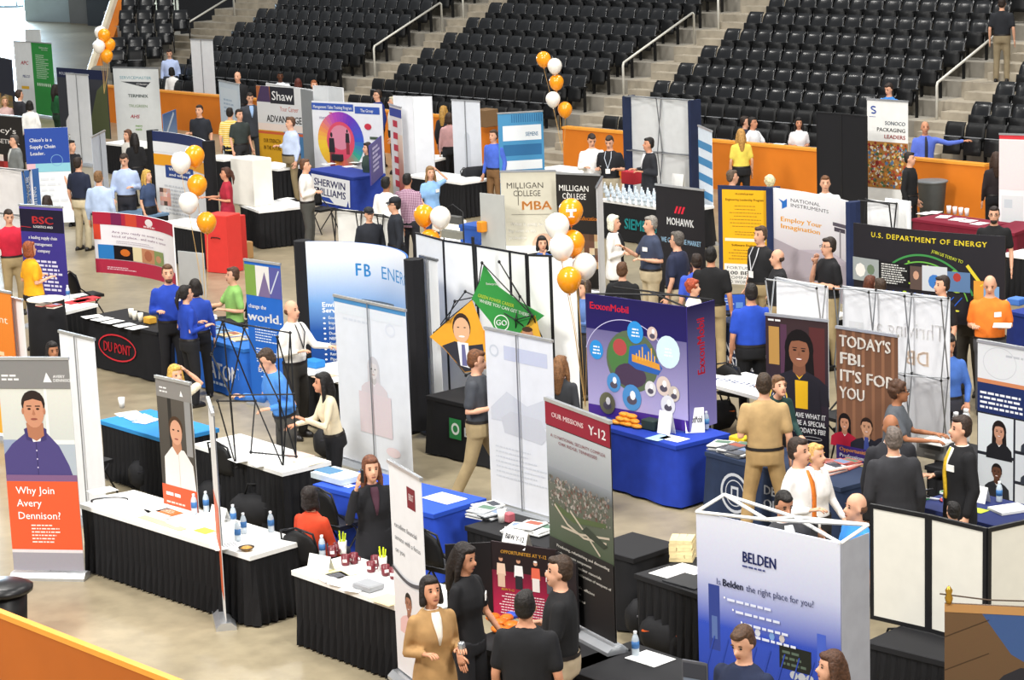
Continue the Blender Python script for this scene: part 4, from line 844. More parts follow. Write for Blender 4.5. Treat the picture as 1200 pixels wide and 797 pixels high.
def art(a, W, H):
    a.lay('title').text('MILLIGAN', .1*W, .85*H, .05*H, '#4f4a42', 0, fit=.68*W).text('COLLEGE', .22*W, .78*H, .05*H, '#4f4a42', 0, fit=.5*W).line((.31*W, .7*H), (.31*W, .86*H), .012*W, '#4f4a42').text('MBA', .36*W, .66*H, .075*H, '#e39a52', 1, fit=.55*W).rect(.18*W, .615*H, .88*W, .62*H, '#8a8578')
    a.lay('quote').text('"What is going to', .12*W, .52*H, .028*H, '#f4f1ea', 1, fit=.62*W).text("be next in my", .12*W, .46*H, .028*H, '#f4f1ea', 1, fit=.5*W).text('profession"', .12*W, .4*H, .028*H, '#f4f1ea', 1, fit=.36*W)
    a.lay('photograph').ell(.75*W, .33*H, .22*W, .12*H, '#c9a58c', 16).rect(.05*W, .05*H, .6*W, .3*H, '#b9b4a0')
pullup('khaki college pull-up banner with orange letters behind the balloons', (586, 201), (651, 200), 2.0, 0, '#cbc6b4', art)
def art(a, W, H):
    a.lay('title').text('MILLIGAN', .04*W, .85*H, .05*H, '#f2efe8', 0, fit=.7*W).text('COLLEGE', .12*W, .78*H, .05*H, '#f2efe8', 0, fit=.55*W).line((.25*W, .74*H), (.25*W, .84*H), .012*W, '#f2efe8').text('Education', .5*W, .6*H, .035*H, '#e88a2a', 1, fit=.45*W)
    a.lay('photograph').mosaic(.35*W, .18*H, .95*W, .48*H, 5, 5, ['#8a6a52', '#c9a27a', '#44566a', '#d8c8a8', '#6a4a3a'], 5)
pullup('black college pull-up banner right of the khaki one', (652, 203), (703, 205), 2.0, 0, '#24211f', art)
pullup('white banner seen edge-on beside the white-haired woman', (699, 220), (706, 207), 2.0, 0, '#e2e3e6', None, base=DSILV)
backdrop('low grey panel left of the khaki college banner', (562, 226), (590, 229), 1.7, .1, 0, '#b9bbb8', None, 'grey_screen', 'screen')
def art(a, W, H):
    a.lay('logo')
    for i in range(3): a.poly([((.38+.07*i)*W, .78*H), ((.43+.07*i)*W, .84*H), ((.47+.07*i)*W, .84*H), ((.42+.07*i)*W, .78*H)], '#d8283c')
    a.text('MOHAWK', .22*W, .68*H, .06*H, '#fff', 1, fit=.56*W).lay('slogan').text('WE COVER THE MARKET', .1*W, .53*H, .04*H, '#a9d0ec', 1, fit=.82*W).rect(.55*W, .05*H, .95*W, .35*H, '#4a2a30')
pullup('black pull-up banner with red slanted stripes behind two navy polo men', (768, 216), (825, 223), 2.0, 0, '#1d1b1f', art)
# instruments company display: flat yellow poster wing and curved white panel
def art(a, W, H):
    a.lay('poster').rect(.08*W, .03*H, .9*W, .96*H, '#f0b41e').text('ni.com/career', W*.49, .91*H, .024*H, '#4a3a10', 1, 'c').text('Engineering Leadership Program', W*.49, .85*H, .022*H, '#4a3a10', 1, 'c', fit=.7*W)
    a.lines(.2*W, .8*W, .82*H, .58*H, 7, '#a87e20', al='c', h=.009*H).lines(.2*W, .8*W, .55*H, .5*H, 2, '#a87e20', al='c', h=.009*H).rect(.12*W, .44*H, .86*W, .47*H, '#f4ead0').text('Software Engineer', W*.49, .39*H, .022*H, '#4a3a10', 1, 'c', fit=.5*W).lines(.16*W, .82*W, .37*H, .25*H, 4, '#a87e20', al='c', h=.009*H)
    a.lay('award').rect(.1*W, .0, .88*W, .21*H, '#ecebe6').text('FORTUNE', .14*W, .155*H, .028*H, '#5a5a58', 0, fit=.5*W).text('100 BEST', .14*W, .1*H, .036*H, '#3a3a3a', 1, fit=.55*W).text('COMPANIES', .14*W, .055*H, .03*H, '#5a5a58', 0, fit=.6*W).text('TO WORK FOR', .14*W, .012*H, .03*H, '#5a5a58', 0, fit=.6*W)
backdrop('tall yellow job poster on navy panel', (841, 217), (905, 219), 2.22, .72, 0, '#1f2b4e', art, 'poster_panel', 'display')
def art(a, W, H):
    a.lay('ground').rect(0, 0, W, H, '#b8aab0', '#f1f1f4', n=12)
    a.lay('logo').poly([(.06*W, .9*H), (.12*W, .88*H), (.16*W, .91*H), (.16*W, .83*H), (.1*W, .8*H), (.1*W, .86*H)], '#2d6fc0').text('NATIONAL', .2*W, .885*H, .034*H, '#2a2a30', 0, fit=.38*W).text('INSTRUMENTS', .2*W, .835*H, .034*H, '#2a2a30', 0, fit=.5*W)
    a.lay('headline').text('Employ Your', .08*W, .68*H, .045*H, '#f0a830', 1, fit=.52*W).text('Imagination', .08*W, .61*H, .045*H, '#f0a830', 1, fit=.5*W)
    a.lay('photograph').rect(.78*W, .68*H, .95*W, .72*H, '#4a4450').rect(.76*W, .73*H, .97*W, .765*H, '#5a5460').rect(.86*W, .4*H, .88*W, .7*H, '#8a848a').poly([(0, .0), (W, .0), (W, .4*H), (.7*W, .48*H), (.3*W, .42*H), (0, .5*H)], '#aaa0a8').rect(.12*W, .2*H, .48*W, .42*H, '#76788c').lines(.15*W, .45*W, .4*H, .22*H, 5, '#d8d8e0', h=.014*H)
backdrop('curved white panel with blue eagle mark and orange slogan', (906, 220), (994, 236), 2.22, .72, .08, '#e6e4e8', art, 'curved_display', 'display', '#1f2b4e', .14)
def art(a, W, H):
    a.lay('title').text('U.S. DEPARTMENT OF ENERGY', .14*W, .87*H, .055*H, '#f0d83a', 1, fit=.76*W, track=.1)
    a.lay('globe').ring(.5*W, .12*H, .34*W, .62*H, .012*W, '#3f8a4a', 36, .35, 2.8).ring(.5*W, .1*H, .3*W, .56*H, .008*W, '#6ab04a', 36, .3, 2.7)
    for i in range(7): a.line(((.25+.06*i)*W, 0), ((.45+.05*i)*W, .3*H), .006*W, '#2a5ab8'); a.line(((.7-.06*i)*W, 0), ((.5-.05*i)*W, .3*H), .006*W, '#2a5ab8')
    R = random.Random(4)
    for i in range(16): a.ell(R.uniform(.3, .72)*W, R.uniform(.02, .68)*H, R.uniform(.008, .03)*W, R.uniform(.008, .02)*H, R.choice(['#a8c83a', '#7ab03a', '#d8d24a']), 7)
    a.text('JOIN US TODAY TO', .56*W, .77*H, .035*H, '#d8e04a', 1, fit=.2*W, rot=-.25); a.rect(.82*W, 0, .88*W, .5*H, '#d8963a').line((.78*W, .66*H), (.87*W, .45*H), .02*W, '#d8c83a')
    a.lay('photographs').rect(.0, .36*H, .2*W, .62*H, '#9aa0a0').rect(.42*W, .34*H, .5*W, .6*H, '#5a4a44').rect(.5*W, .34*H, .66*W, .62*H, '#c8ccd2').rect(.66*W, .36*H, .8*W, .58*H, '#5a78a0').ell(.06*W, .48*H, .04*W, .08*H, '#e4e0da', 8).ell(.14*W, .5*H, .03*W, .06*H, '#6a7a62', 8).ell(.46*W, .5*H, .02*W, .05*H, '#c89a80', 8).ell(.58*W, .45*H, .04*W, .08*H, '#3f78c0', 10).ell(.72*W, .52*H, .025*W, .05*H, '#a83a34', 8)
    a.rect(.88*W, .0, .97*W, .45*H, '#7aa0c8')
    a.lay('text_block').rect(.21*W, .36*H, .41*W, .61*H, '#1a1a1c').lines(.22*W, .4*W, .6*H, .37*H, 9, '#d8d8d4', h=.012*H)
backdrop('wide black energy department backdrop with yellow title and globe', (1000, 261), (1178, 277), 2.2, 1.0, -.12, '#1e1c22', art, 'wide_display', 'display')
lattice('small white pop-up frame left of the black globe backdrop', (1006, 235), (1042, 240), 2.1, .05, 1, 2, '#f0f1f2', .3, 0, .012, BLKT)
partition('white screen panel right of the small pop-up frame', [(1038, 232), (1067, 236)], 2.1, .6, '#f3f3f2', 0, .01, fcol=WHITEF)
# ------------------------------------------------------------------ back rows
def art(a, W, H):
    a.lay('logos').text('APC', .35*W, .68*H, .05*H, '#c8384a', 1, fit=.42*W, shear=.15).text('PELCO', .4*W, .5*H, .035*H, '#3a4a8c', 1, fit=.4*W, shear=.15).rect(.3*W, .34*H, .72*W, .38*H, '#e8b83a')
pullup('white pull-up banner with three small logos beside the green one', (15, 48), (36, 49), 2.2, 0, '#dfe2e4', art)
def art(a, W, H):
    a.lay('text').text('Schneider', .38*W, .92*H, .022*H, '#e8f4e8', 1, fit=.45*W).text('Electric', .5*W, .895*H, .016*H, '#e8f4e8', 1, fit=.3*W).lines(.18*W, .8*W, .84*H, .5*H, 13, '#cfe8cf', h=.01*H)
    for i in range(7): a.ell((.2+.1*i)*W, .42*H, .03*W, .025*H, '#dff0df', 8)
pullup('green pull-up banner with white text at the far left', (36, 49), (60, 51), 2.2, 0, '#2c9440', art)
partition('small white panel top behind the green banner', [(29, 34), (47, 35)], 2.4, .2, '#d8dcdc', 0, .012, fcol=WHITEF)
def art(a, W, H): a.lay('graphic').rect(0, .5*H, W, H, '#1d2238').mosaic(.1*W, .05*H, .9*W, .5*H, 5, 6, ['#b08a4a', '#7a6a4a', '#4a4a4a', '#c8b080'], 6)
pullup('dark pull-up banner with photo cut by the left edge, far back', (-14, 64), (14, 70), 2.1, 0, '#1d2238', art)
def art(a, W, H): a.lay('lettering').text("macy's", .1*W, .8*H, .06*H, '#f0ece8', 0, fit=.75*W).text('TOGETHER', .1*W, .68*H, .05*H, '#f0ece8', 1, fit=.8*W).lay('figures').mosaic(.05*W, .25*H, .9*W, .55*H, 6, 4, ['#b83a3a', '#e8dcd4', '#3a2a2a', '#8c2a2a'], 9)
pullup('black pull-up banner with red figures at the left edge', (-22, 133), (25, 137), 2.0, 0, '#24201f', art)
lattice('white pop-up frame with crossing rods at the left edge', (-24, 196), (27, 201), 1.95, .3, 1, 2, '#ece9ea', .3, 0, .008, DSILV)
def art(a, W, H): a.lay('lettering').text('TIME IS YOUR', .4*W, .1*H, .1*H, '#d8e2f0', 1, rot=math.pi/2, fit=.8*H).text('RECRUITING', .75*W, .1*H, .1*H, '#d8e2f0', 1, rot=math.pi/2, fit=.6*H)
backdrop('narrow blue panel with vertical lettering at the far left', (26, 201), (45, 197), 1.95, .9, 0, '#3a66a4', art, 'blue_sign', 'sign')
def art(a, W, H):
    a.lay('ground').rect(0, .62*H, W, H, '#2b4ba0').rect(0, .54*H, W, .63*H, '#8fc9d8').rect(0, .54*H, .2*W, .63*H, '#e3b8c0').lay('lettering').text("Chico's is a", .1*W, .86*H, .035*H, '#fff', 1).text('Supply Chain', .1*W, .79*H, .035*H, '#fff', 1).text('Leader.', .1*W, .72*H, .035*H, '#fff', 1).ring(.7*W, .66*H, .14*W, .06*H, .012*W, '#7aa6d0').lines(.05*W, .9*W, .5*H, .1*H, 7, '#dfe3ea')
backdrop('blue-topped backdrop with white supply chain slogan', (28, 151), (79, 149), 2.05, .1, 0, '#eceff2', art)
def art(a, W, H):
    a.lay('photograph').rect(0, 0, W, H, '#3a3c44').rect(0, .86*H, W, H, '#1f2748').text('ROLLINS BY', .05*W, .9*H, .04*H, '#c8ccd8', 0, fit=.3*W).head(.3*W, .55*H, .34*H, '#c99a80', '#1d1716', '#e6e6ea', sh=.6).poly([(.6*W, 0), (W, 0), (W, .86*H), (.8*W, .7*H), (.65*W, .3*H)], '#5c6444')
backdrop('dark portrait backdrop behind the white pull-up at the far left', (66, 79), (124, 83), 2.2, .5, 0, '#33353c', art)
pullup('white pull-up back in front of the dark portrait backdrop', (77, 86), (103, 88), 2.25, 0, '#dfe2e7', None, True)
pullup('small slanted white panel beside the white pull-up at the far left', (107, 161), (123, 153), 1.8, .2, '#c9d0dc', None, True)
def art(a, W, H):
    a.lay('logos').text('SERVICEMASTER', .14*W, .87*H, .032*H, '#5a9aa8', 0, fit=.7*W).poly([(.16*W, .84*H), (.82*W, .84*H), (.7*W, .775*H)], '#3c3f44').text('Clean', .5*W, .805*H, .02*H, '#e8e8e8', fit=.25*W)
    a.text('TERMINIX', .3*W, .66*H, .036*H, '#2f4a44', 1, fit=.44*W).text('TRUGREEN', .3*W, .545*H, .032*H, '#6a8a4a', 0, fit=.42*W).text('AHS', .32*W, .42*H, .04*H, '#c83a4a', 1, fit=.2*W, shear=.2).text('merry', .42*W, .32*H, .028*H, '#8ac04a', 1).text('maids', .42*W, .28*H, .028*H, '#8ac04a', 1).lines(.5*W, .8*W, .14*H, .08*H, 2, '#8a8a8a')
pullup('white pull-up banner with column of service logos', (132, 79), (185, 80), 2.25, 0, '#dfe2e2', art, base=DSILV)
def art(a, W, H): a.lay('picture').rect(0, 0, W, H, '#7d97b8', '#4a6a9a').line((.1*W, .1*H), (.8*W, .9*H), .08*W, '#c8d2de')
backdrop('small blue tabletop picture panel beside the logo column banner', (191, 134), (206, 128), 1.35, .75, 0, '#5a7aa8', art, 'tabletop_sign', 'sign', zbase=.744, feet=False)
pullup('tall white pull-up back at the stand end of the orange wall', (223, 46), (249, 47), 2.35, 0, '#e2e6ea', None, True)
def art(a, W, H):
    a.lay('graphic').rect(0, .9*H, W, H, '#2a3560', n=10).rect(0, .8*H, W, .9*H, '#f0f1f4', n=10).rect(0, .67*H, W, .78*H, '#f0a52c', n=10).rect(.15*W, .56*H, .62*W, .68*H, '#2f4a8c').text("What's Next", .2*W, .63*H, .03*H, '#fff', 1, fit=.36*W).text('and where', .2*W, .58*H, .025*H, '#fff', 1, fit=.3*W).lines(.12*W, .6*W, .5*H, .2*H, 8, '#d3d6dc').mosaic(.05*W, .28*H, .2*W, .45*H, 3, 4, ['#e8c8c0', '#5a4a44', '#d8a090'], 2)
backdrop('curved pop-up with orange band and black end columns behind the balloons', (178, 153), (240, 165), 2.12, .1, .15, '#eef0f2', art, 'curved_display', 'display', '#131316', .18)
pullup('pale blue pull-up banner in front of the orange wall, left of the suit man', (256, 94), (280, 99), 2.0, 0, '#ccd8e4', lambda a, W, H: a.lay('graphic').rect(.08*W, .1*H, .92*W, .92*H, '#c3d4e6', '#dbe4ec').lines(.2*W, .8*W, .8*H, .6*H, 4, '#a8bcd0'))
def art(a, W, H):
    a.lay('graphic').rect(0, 0, .55*W, .5*H, '#d8a428').rect(.55*W, 0, W, .5*H, '#4a7aa8').rect(0, .5*H, W, .58*H, '#e8d8d0').rect(.0, .58*H, W, .82*H, '#d9dadc').rect(0, .82*H, .3*W, H, '#a8623c').poly([(0, .82*H), (.3*W, .82*H), (.28*W, H), (.1*W, H)], '#4a3a5c').rect(.3*W, .81*H, .82*W, H, '#2b2c34').rect(0, .46*H, W, .49*H, '#c8603a')
    a.lay('lettering').text('Shaw', .33*W, .85*H, .1*H, '#f4f4f4', 0, fit=.46*W).text('Your Career', .5*W, .73*H, .055*H, '#b8503c', 0, fit=.4*W).text('ADVANTAGE', .2*W, .6*H, .075*H, '#2a2a2c', 1, fit=.76*W).text('OUR STRENGTH', .1*W, .36*H, .045*H, '#6a4a14', 1, fit=.38*W).text('IN THE FUTURE', .1*W, .28*H, .045*H, '#6a4a14', 1, fit=.38*W)
backdrop('flooring company backdrop with gold block and large career headline', (300, 100), (354, 104), 2.2, .2, 0, '#d9dadc', art)
backdrop('plain grey side panel right of the gold career backdrop', (352, 104), (366, 107), 2.2, .2, 0, '#8b8f92', None, 'grey_screen', 'screen')
partition('white partition tops behind the gold career backdrop', [(312, 97), (338, 101), (366, 105)], 2.08, .2, '#e0e3e5', 0, .01, fcol=WHITEF)
partition('white partition tops behind the rainbow-ring backdrop', [(367, 100), (384, 101), (402, 103)], 2.2, .2, '#e0e3e5', 0, .01, fcol=WHITEF)
def art(a, W, H):
    a.lay('header').rect(0, .9*H, .6*W, .98*H, '#3a5ab0').rect(.62*W, .88*H, .97*W, .96*H, '#3a5ab0').text('Management / Sales Training Program', .02*W, .92*H, .035*H, '#fff', 1, fit=.56*W).text('The Group', .7*W, .9*H, .035*H, '#fff', 1, fit=.18*W).text('start your journey', .1*W, .8*H, .035*H, '#8a7a9c', fit=.4*W).lines(.25*W, .5*W, .89*H, .86*H, 1, '#c0606a')
    a.lay('rainbow')
    for i in range(36):
        t0, t1 = 2*math.pi*i/36, 2*math.pi*(i+1)/36; K = (0, 55, 105, 145, 185, 235, 275, 320, 360); c = tuple(float(np.interp(i*10, K, [lin(h)[q] for h in ('#3a5fc8', '#6a3ab8', '#b84ab0', '#e8885a', '#f0cc3a', '#e8a83a', '#d8605a', '#3aa08a', '#3a5fc8')])) for q in range(3))
        a.poly([(.40*W+r*W*math.cos(t), .56*H+r*1.0*H*math.sin(t)) for r, t in ((.12, t0), (.33, t0), (.33, t1), (.12, t1))], c)
    a.ell(.40*W, .56*H, .2*W, .22*H, '#d8506a', 24).ell(.40*W, .6*H, .15*W, .14*H, '#d88aa0', 20)
    a.lay('figures')
    for x, y, k in ((.27, .48, .9), (.5, .58, .6)): a.ell(x*W, (y+.16*k)*H, .02*W*k, .035*H*k, '#2e2a30', 8).poly([((x-.05*k)*W, (y-.06*k)*H), ((x-.04*k)*W, (y+.12*k)*H), ((x+.04*k)*W, (y+.12*k)*H), ((x+.05*k)*W, (y-.06*k)*H)], '#2e2a30').poly([((x-.04*k)*W, (y-.28*k)*H), ((x-.04*k)*W, (y-.06*k)*H), ((x+.04*k)*W, (y-.06*k)*H), ((x+.04*k)*W, (y-.28*k)*H)], '#8a3a44')
    a.lay('logos').ell(.8*W, .74*H, .05*W, .035*H, '#c8384a', 14).rect(.82*W, .6*H, .94*W, .63*H, '#4a5a4a').rect(.86*W, .5*H, .94*W, .53*H, '#a87a6a')
backdrop('white backdrop with rainbow ring and two figures behind the blue paint table', (365, 118), (447, 122), 2.02, .1, 0, '#e4e6ec', art)
def art(a, W, H): a.lay('lettering').lines(.2*W, .85*W, .92*H, .25*H, 6, '#c9c4e6', h=.06*H)
backdrop('small purple banner on the blue paint table', (433, 171), (447, 159), 1.55, .75, 0, '#453c86', art, 'tabletop_sign', 'sign', zbase=.744, feet=False)
def art(a, W, H):
    a.lay('graphic').rect(.55*W, 0, W, .7*H, '#c83a2a', '#f0dcc8').rect(0, .88*H, W, .97*H, '#3a4a9c')
    for i in range(6): a.rect(.25*W, (.12+.13*i)*H, .62*W, (.19+.13*i)*H, '#c8384a')
pullup('narrow banner with column of red squares beside the white backdrop', (456, 122), (470, 126), 2.05, 0, '#e8e4e4', art)
partition('broad white backdrop panels right of the red squares banner', [(461, 112), (484, 113), (506, 113)], 2.25, .1, '#e3e5ea', 0, .008, fcol=WHITEF)
pullup('white pull-up with faint grey figure above the black chair', (529, 117), (562, 119), 2.15, 0, '#dfe3ea', lambda a, W, H: a.lay('show_through').ell(.5*W, .62*H, .1*W, .06*H, '#cfd4dc').rect(.4*W, .3*H, .62*W, .6*H, '#d3d8e0'), True)
def art(a, W, H):
    a.lay('graphic').rect(0, 0, W, H, '#3f86b8', '#4c92c0').rect(.1*W, .72*H, .95*W, .87*H, '#e4eaf0').text('SIEMENS', .6*W, .76*H, .04*H, '#5a8ab0', 1, fit=.28*W).rect(.1*W, .57*H, .95*W, .68*H, '#2f6a9c')
    for i in range(4): a.rect(.1*W, (.43-.12*i)*H, .95*W, (.52-.12*i)*H, '#e4eaf0').rect(.1*W, (.40-.12*i)*H, (.5+.1*i)*W, (.425-.12*i)*H, '#234a78')
    for i in range(14): a.rect((.3+.05*i)*W, .9*H, (.32+.05*i)*W, .98*H, '#2f6a9c')
pullup('blue and white striped pull-up behind the khaki college banner', (583, 133), (636, 130), 2.1, 0, '#4c92c0', art)
lattice('grey-white pop-up back with crossed rods below the right handrail', (731, 113), (808, 118), 2.35, .2, 2, 2, '#d6d9da', .3, 0, .012, DSILV, side='#1f2a48')
def art(a, W, H):
    for i in range(6): a.lay('graphic').rect(0, (.05+.15*i)*H, W, (.12+.15*i)*H, '#3f86b8')
pullup('slanted banner with blue and white bars in front of the orange wall', (818, 147), (834, 154), 2.1, 0, '#dbe4ee', art)
def art(a, W, H):
    a.lay('logo').ring(.16*W, .93*H, .07*W, .018*H, .03*W, '#2a4a9c', 16, .5, 4.7).ring(.16*W, .9*H, .07*W, .018*H, .03*W, '#2a4a9c', 16, -2.6, 1.6).lines(.06*W, .3*W, .865*H, .855*H, 1, '#2a4a9c')
    a.lay('headline').text('SONOCO', .94*W, .8*H, .03*H, '#4a5a6a', 1, 'r', fit=.5*W).text('PACKAGING', .94*W, .745*H, .03*H, '#5a5a5a', 1, 'r', fit=.7*W).text('LEADERS', .94*W, .69*H, .03*H, '#b83a34', 1, 'r', fit=.52*W)
    a.lay('photograph').rect(0, .28*H, W, .66*H, '#a8743c').blobs(0, .28*H, W, .66*H, 420, ['#c8843a', '#b84a34', '#d8b05a', '#5a7a9c', '#7a4a34', '#e0d2b8', '#4a6a4a', '#8a2f2a', '#d8d4cc'], .05*W, 8)
pullup('white packaging pull-up banner with busy product photo, before the stand', (1016, 116), (1064, 119), 2.4, 0, '#f0f0ee', art)
partition('black curtain booth wall left of the packaging banner', [(957, 131), (986, 133), (1016, 136)], 2.25, .1, '#16161a', 0, .02)
pullup('white pull-up banner with red top edge at the right border', (1171, 157), (1203, 158), 2.2, 0, '#e8e6e8', lambda a, W, H: a.lay('graphic').rect(0, .96*H, W, H, '#d83a44').rect(0, .55*H, W, .95*H, '#e4d8da').rect(.1*W, .1*H, .9*W, .5*H, '#d8dcde').rect(.2*W, .4*H, .5*W, .47*H, '#c3ccd2'))
# lattice frame standing on the paper table, and a low pop-up frame by the police officer
def frame_tower():
    t0 = at(318, 545, .75); t = thing('truss_frame', 'bare black pop-up truss standing on the paper-covered table', 'truss', t0, 0)
    Y = t0[1]; L = lambda x, y, dy=0: tuple(atY(x, y, Y+dy)-t0)
    px = [(261, 376), (277, 548), (325, 395), (332, 548), (340, 390), (347, 535), (344, 462), (299, 470), (270, 463), (262, 380), (286, 385), (294, 530), (327, 470), (248, 415), (255, 470)]
    N = [L(x, y, (.25 if i % 3 == 1 else 0)) for i, (x, y) in enumerate(px)]
    struts(t, N, [(0, 1), (2, 3), (4, 3), (4, 6), (6, 5), (0, 7), (7, 11), (10, 8), (8, 1), (0, 4), (10, 12), (12, 5), (8, 6), (7, 3), (13, 0), (14, 1), (13, 8), (14, 7), (2, 6), (12, 3), (11, 5)], .009, BLKT, .02)
frame_tower()
lattice('low white pop-up back with black bars before the police officer', (388, 246), (462, 258), 1.35, .3, 3, 1, '#efefec', .25, .1, .012, BLKT)
# balloons
cl = [('bq', 54, [(118, 38, 'w', .8), (122, 41, 'o', 1), (128, 52, 'o', 1), (116, 54, 'w', .8), (125, 65, 'o', 1)], (122, 110), 'by the far left parapet'),
      ('b', 46, [(637, 69, 'o'), (650, 77, 'w'), (652, 96, 'o'), (648, 116, 'w'), (662, 128, 'o')], (659, 180), 'in the tall bunch before the stand'),
      ('c', 33.5, [(212, 190, 'w'), (228, 182, 'o'), (231, 216, 'o'), (221, 237, 'w'), (242, 260, 'o')], (241, 372), 'in the left bunch'),
      ('d', 32, [(497, 252, 'o'), (516, 254, 'w'), (504, 281, 'o'), (512, 317, 'o'), (518, 302, 'w')], (513, 398), 'in the centre bunch'),
      ('e', 27.2, [(653, 264, 'w'), (658, 289, 'w'), (669, 247, 'o'), (671, 284, 'o'), (685, 311, 'w'), (667, 327, 'o')], (686, 478), 'in the bunch beside the purple display')]
PL = {'o': 0, 'w': 0}
for n, Y, L, tie, lab in cl:
    tp = atY(tie[0], tie[1], Y); cnt = {'o': 0, 'w': 0}; tot = {c: sum(1 for q in L if q[2] == c) for c in 'ow'}; L2 = sorted(L, key=lambda q: q[1])
    for i, q in enumerate(L2):
        c = q[2]; cnt[c] += 1; rank = ['highest', 'second highest', 'third highest', 'fourth highest'][cnt[c]-1] if cnt[c] < tot[c] or tot[c] == 1 else 'lowest'
        T = (n == 'e' and q[:2] == (669, 247))
        balloon(q[0], q[1], Y-.12*(i % 2)-.05*i, c, '%s %s balloon %s' % (rank, BALC[c][1], lab) if not T else 'orange balloon with white letter in the bunch beside the purple display', tp, 'party balloons', T=T)
# ------------------------------------------------------------------ tables
BLK = '#131316'
T1 = table('long white-topped table with black skirt behind the open floor', (95, 590), (293, 651), .66)
T2 = table('white-topped black-skirted table carrying the dark red mugs', (344, 668), (420, 694), .66, L=1.9)
T3 = table('paper-covered table with black skirt under the bare truss', (228, 520), (331, 553), .62)
T4 = table('small table with bright blue top behind the long white table', (118, 492), (196, 515), .7, '#2f8acb')
def art(a, W, H):
    a.lay('oval_logo').ring(.47*W, .52*H, .26*W, .27*H, .022, '#d8303c').text('DU PONT', .47*W, .42*H, .19*H, '#d8303c', 1, 'c', fit=.38*W)
T5 = table('black cloth table with red oval emblem', (99, 371), (184, 389), .75, '#16161a', '#16161a', False, art=art)
T6 = table('black-skirted table with red folders beside the yellow polo woman', (73, 366), (113, 356), .7)
def art(a, W, H):
    a.lay('lettering').text('EATON', .45*W, .3*H, .3*H, '#fff', 1, fit=.5*W).lines(.46*W, .95*W, .27*H, .16*H, 1, '#cfe0f4', h=.05*H)
T7 = table('blue cloth table with large white letters behind the truss', (205, 385), (286, 409), .72, '#2a6ec0', '#1f5cb4', False, art=art)
T8 = table('white-topped table before the curved blue display', (350, 432), (420, 452), .7)
def art(a, W, H):
    a.lay('logo').rect(.1*W, .14*H, .95*W, .9*H, '#eef0f6').text('SHERWIN', .16*W, .6*H, .2*H, '#2a2a6a', 1, fit=.7*W).text('WILLIAMS', .16*W, .34*H, .2*H, '#2a2a6a', 1, fit=.7*W).poly([(.2*W, .3*H), (.5*W, .3*H), (.6*W, .16*H), (.4*W, .18*H)], '#2a4aa8')
T9 = table('royal blue cloth table with white lettered front', (361, 198), (414, 208), .75, '#22398f', '#22398f', False, art=art)
T10 = table('white-topped black-skirted table below the tall white box', (304, 247), (361, 241), 1.1)
T12 = table('white-topped table behind the left balloon bunch', (188, 260), (240, 269), .6)
T13 = table('grey-blue topped table before the two men in light blue shirts', (134, 249), (166, 254), .6, '#64809c')
T15 = table('white-topped black-skirted table of the woman with raised hand', (478, 205), (541, 214), .7)
T14 = table('white-topped table behind the white partition row', (500, 277), (592, 298), 1.0)
T15b = table('small white-topped table beside the pale pull-up, back middle', (507, 188), (531, 182), .6)
def art(a, W, H): a.lay('lettering').text('SIEMENS', .32*W, .35*H, .26*H, '#2fa4a8', 1, fit=.4*W)
T16 = table('black cloth table crowded with water bottles', (703, 233), (800, 247), .75, '#e9e9e8', '#17171a', False, art=art)
T17 = table('dark red cloth table below the orange wall, right side', (1070, 256), (1150, 267), .7, '#7c1830', '#6e1429', False)
T17b = table('dark red cloth table end cut by the right border', (1188, 273), (1222, 261), .5, '#7c1830', '#6e1429', False)
T18 = table('white-topped black-skirted table at the right border', (1176, 297), (1215, 302), .5)
T19 = table('navy cloth table at the right border beside orange polo man', (1182, 364), (1222, 372), .7, '#23388c', '#1d2f78', False)
def art(a, W, H): a.lay('lettering').text('NATIONAL', .22*W, .45*H, .18*H, '#e8eaf0', 1, fit=.6*W).text('INSTRUMENTS', .22*W, .2*H, .18*H, '#e8eaf0', 1, fit=.72*W).poly([(.1*W, .5*H), (.18*W, .62*H), (.18*W, .42*H)], '#e8eaf0')
T20 = table('dark navy cloth table below the yellow job poster', (838, 374), (905, 390), .7, '#22304f', '#1b2742', False, art=art)
T21 = table('white-covered table with blue-lettered runner behind the khaki uniform', (822, 446), (895, 466), .7, '#f3f3f2', None)
T22 = table('royal blue draped table carrying the purple display', (690, 494), (792, 522), .78, '#1f3fae', '#1a369c', False, gap=.03)
def art(a, W, H):
    c = '#c9ced8'; a.lay('seal').ell(.24*W, .5*H, .16*H*1.9, .3*H, c, 24).ell(.24*W, .5*H, .26*H, .255*H, '#22304c', 24).ring(.24*W, .5*H, .2*H, .2*H, .012, c).rect(.24*W-.08*H, .4*H, .24*W+.08*H, .6*H, c).rect(.24*W-.05*H, .44*H, .24*W+.05*H, .56*H, '#22304c')
    a.lay('lettering').text('DEPARTMENT', .46*W, .62*H, .13*H, c, 1, fit=.46*W).text('OF JUSTICE', .46*W, .42*H, .13*H, c, 1, fit=.4*W).lines(.46*W, .9*W, .34*H, .2*H, 1, c, h=.06*H)
T23 = table('navy cloth table with pale round seal', (828, 529), (985, 571), .72, '#26344f', '#22304c', False, art=art)
T24 = table('navy table of giveaways before the portrait grid display', (1068, 590), (1222, 630), .75, '#202c62', '#1b2654', False)
T25 = table('black table holding the grey printer', (1086, 545), (1120, 553), .5, '#1a1a1d')
def art(a, W, H): a.lay('logo').rect(.28*W, .38*H, .42*W, .72*H, '#2f8a4c').ring(.35*W, .55*H, .1*H, .1*H, .03, '#e8f0e8').text('Enterprise', .45*W, .46*H, .15*H, '#e8eae8', 1, fit=.5*W)
T26 = table('black cloth table under the green star display', (501, 463), (602, 486), .75, '#1a1a1d', '#151518', False, art=art)
T27 = table('blue draped table behind the woman on the phone', (369, 567), (508, 602), .72, '#2750c4', '#1f42b0', False)
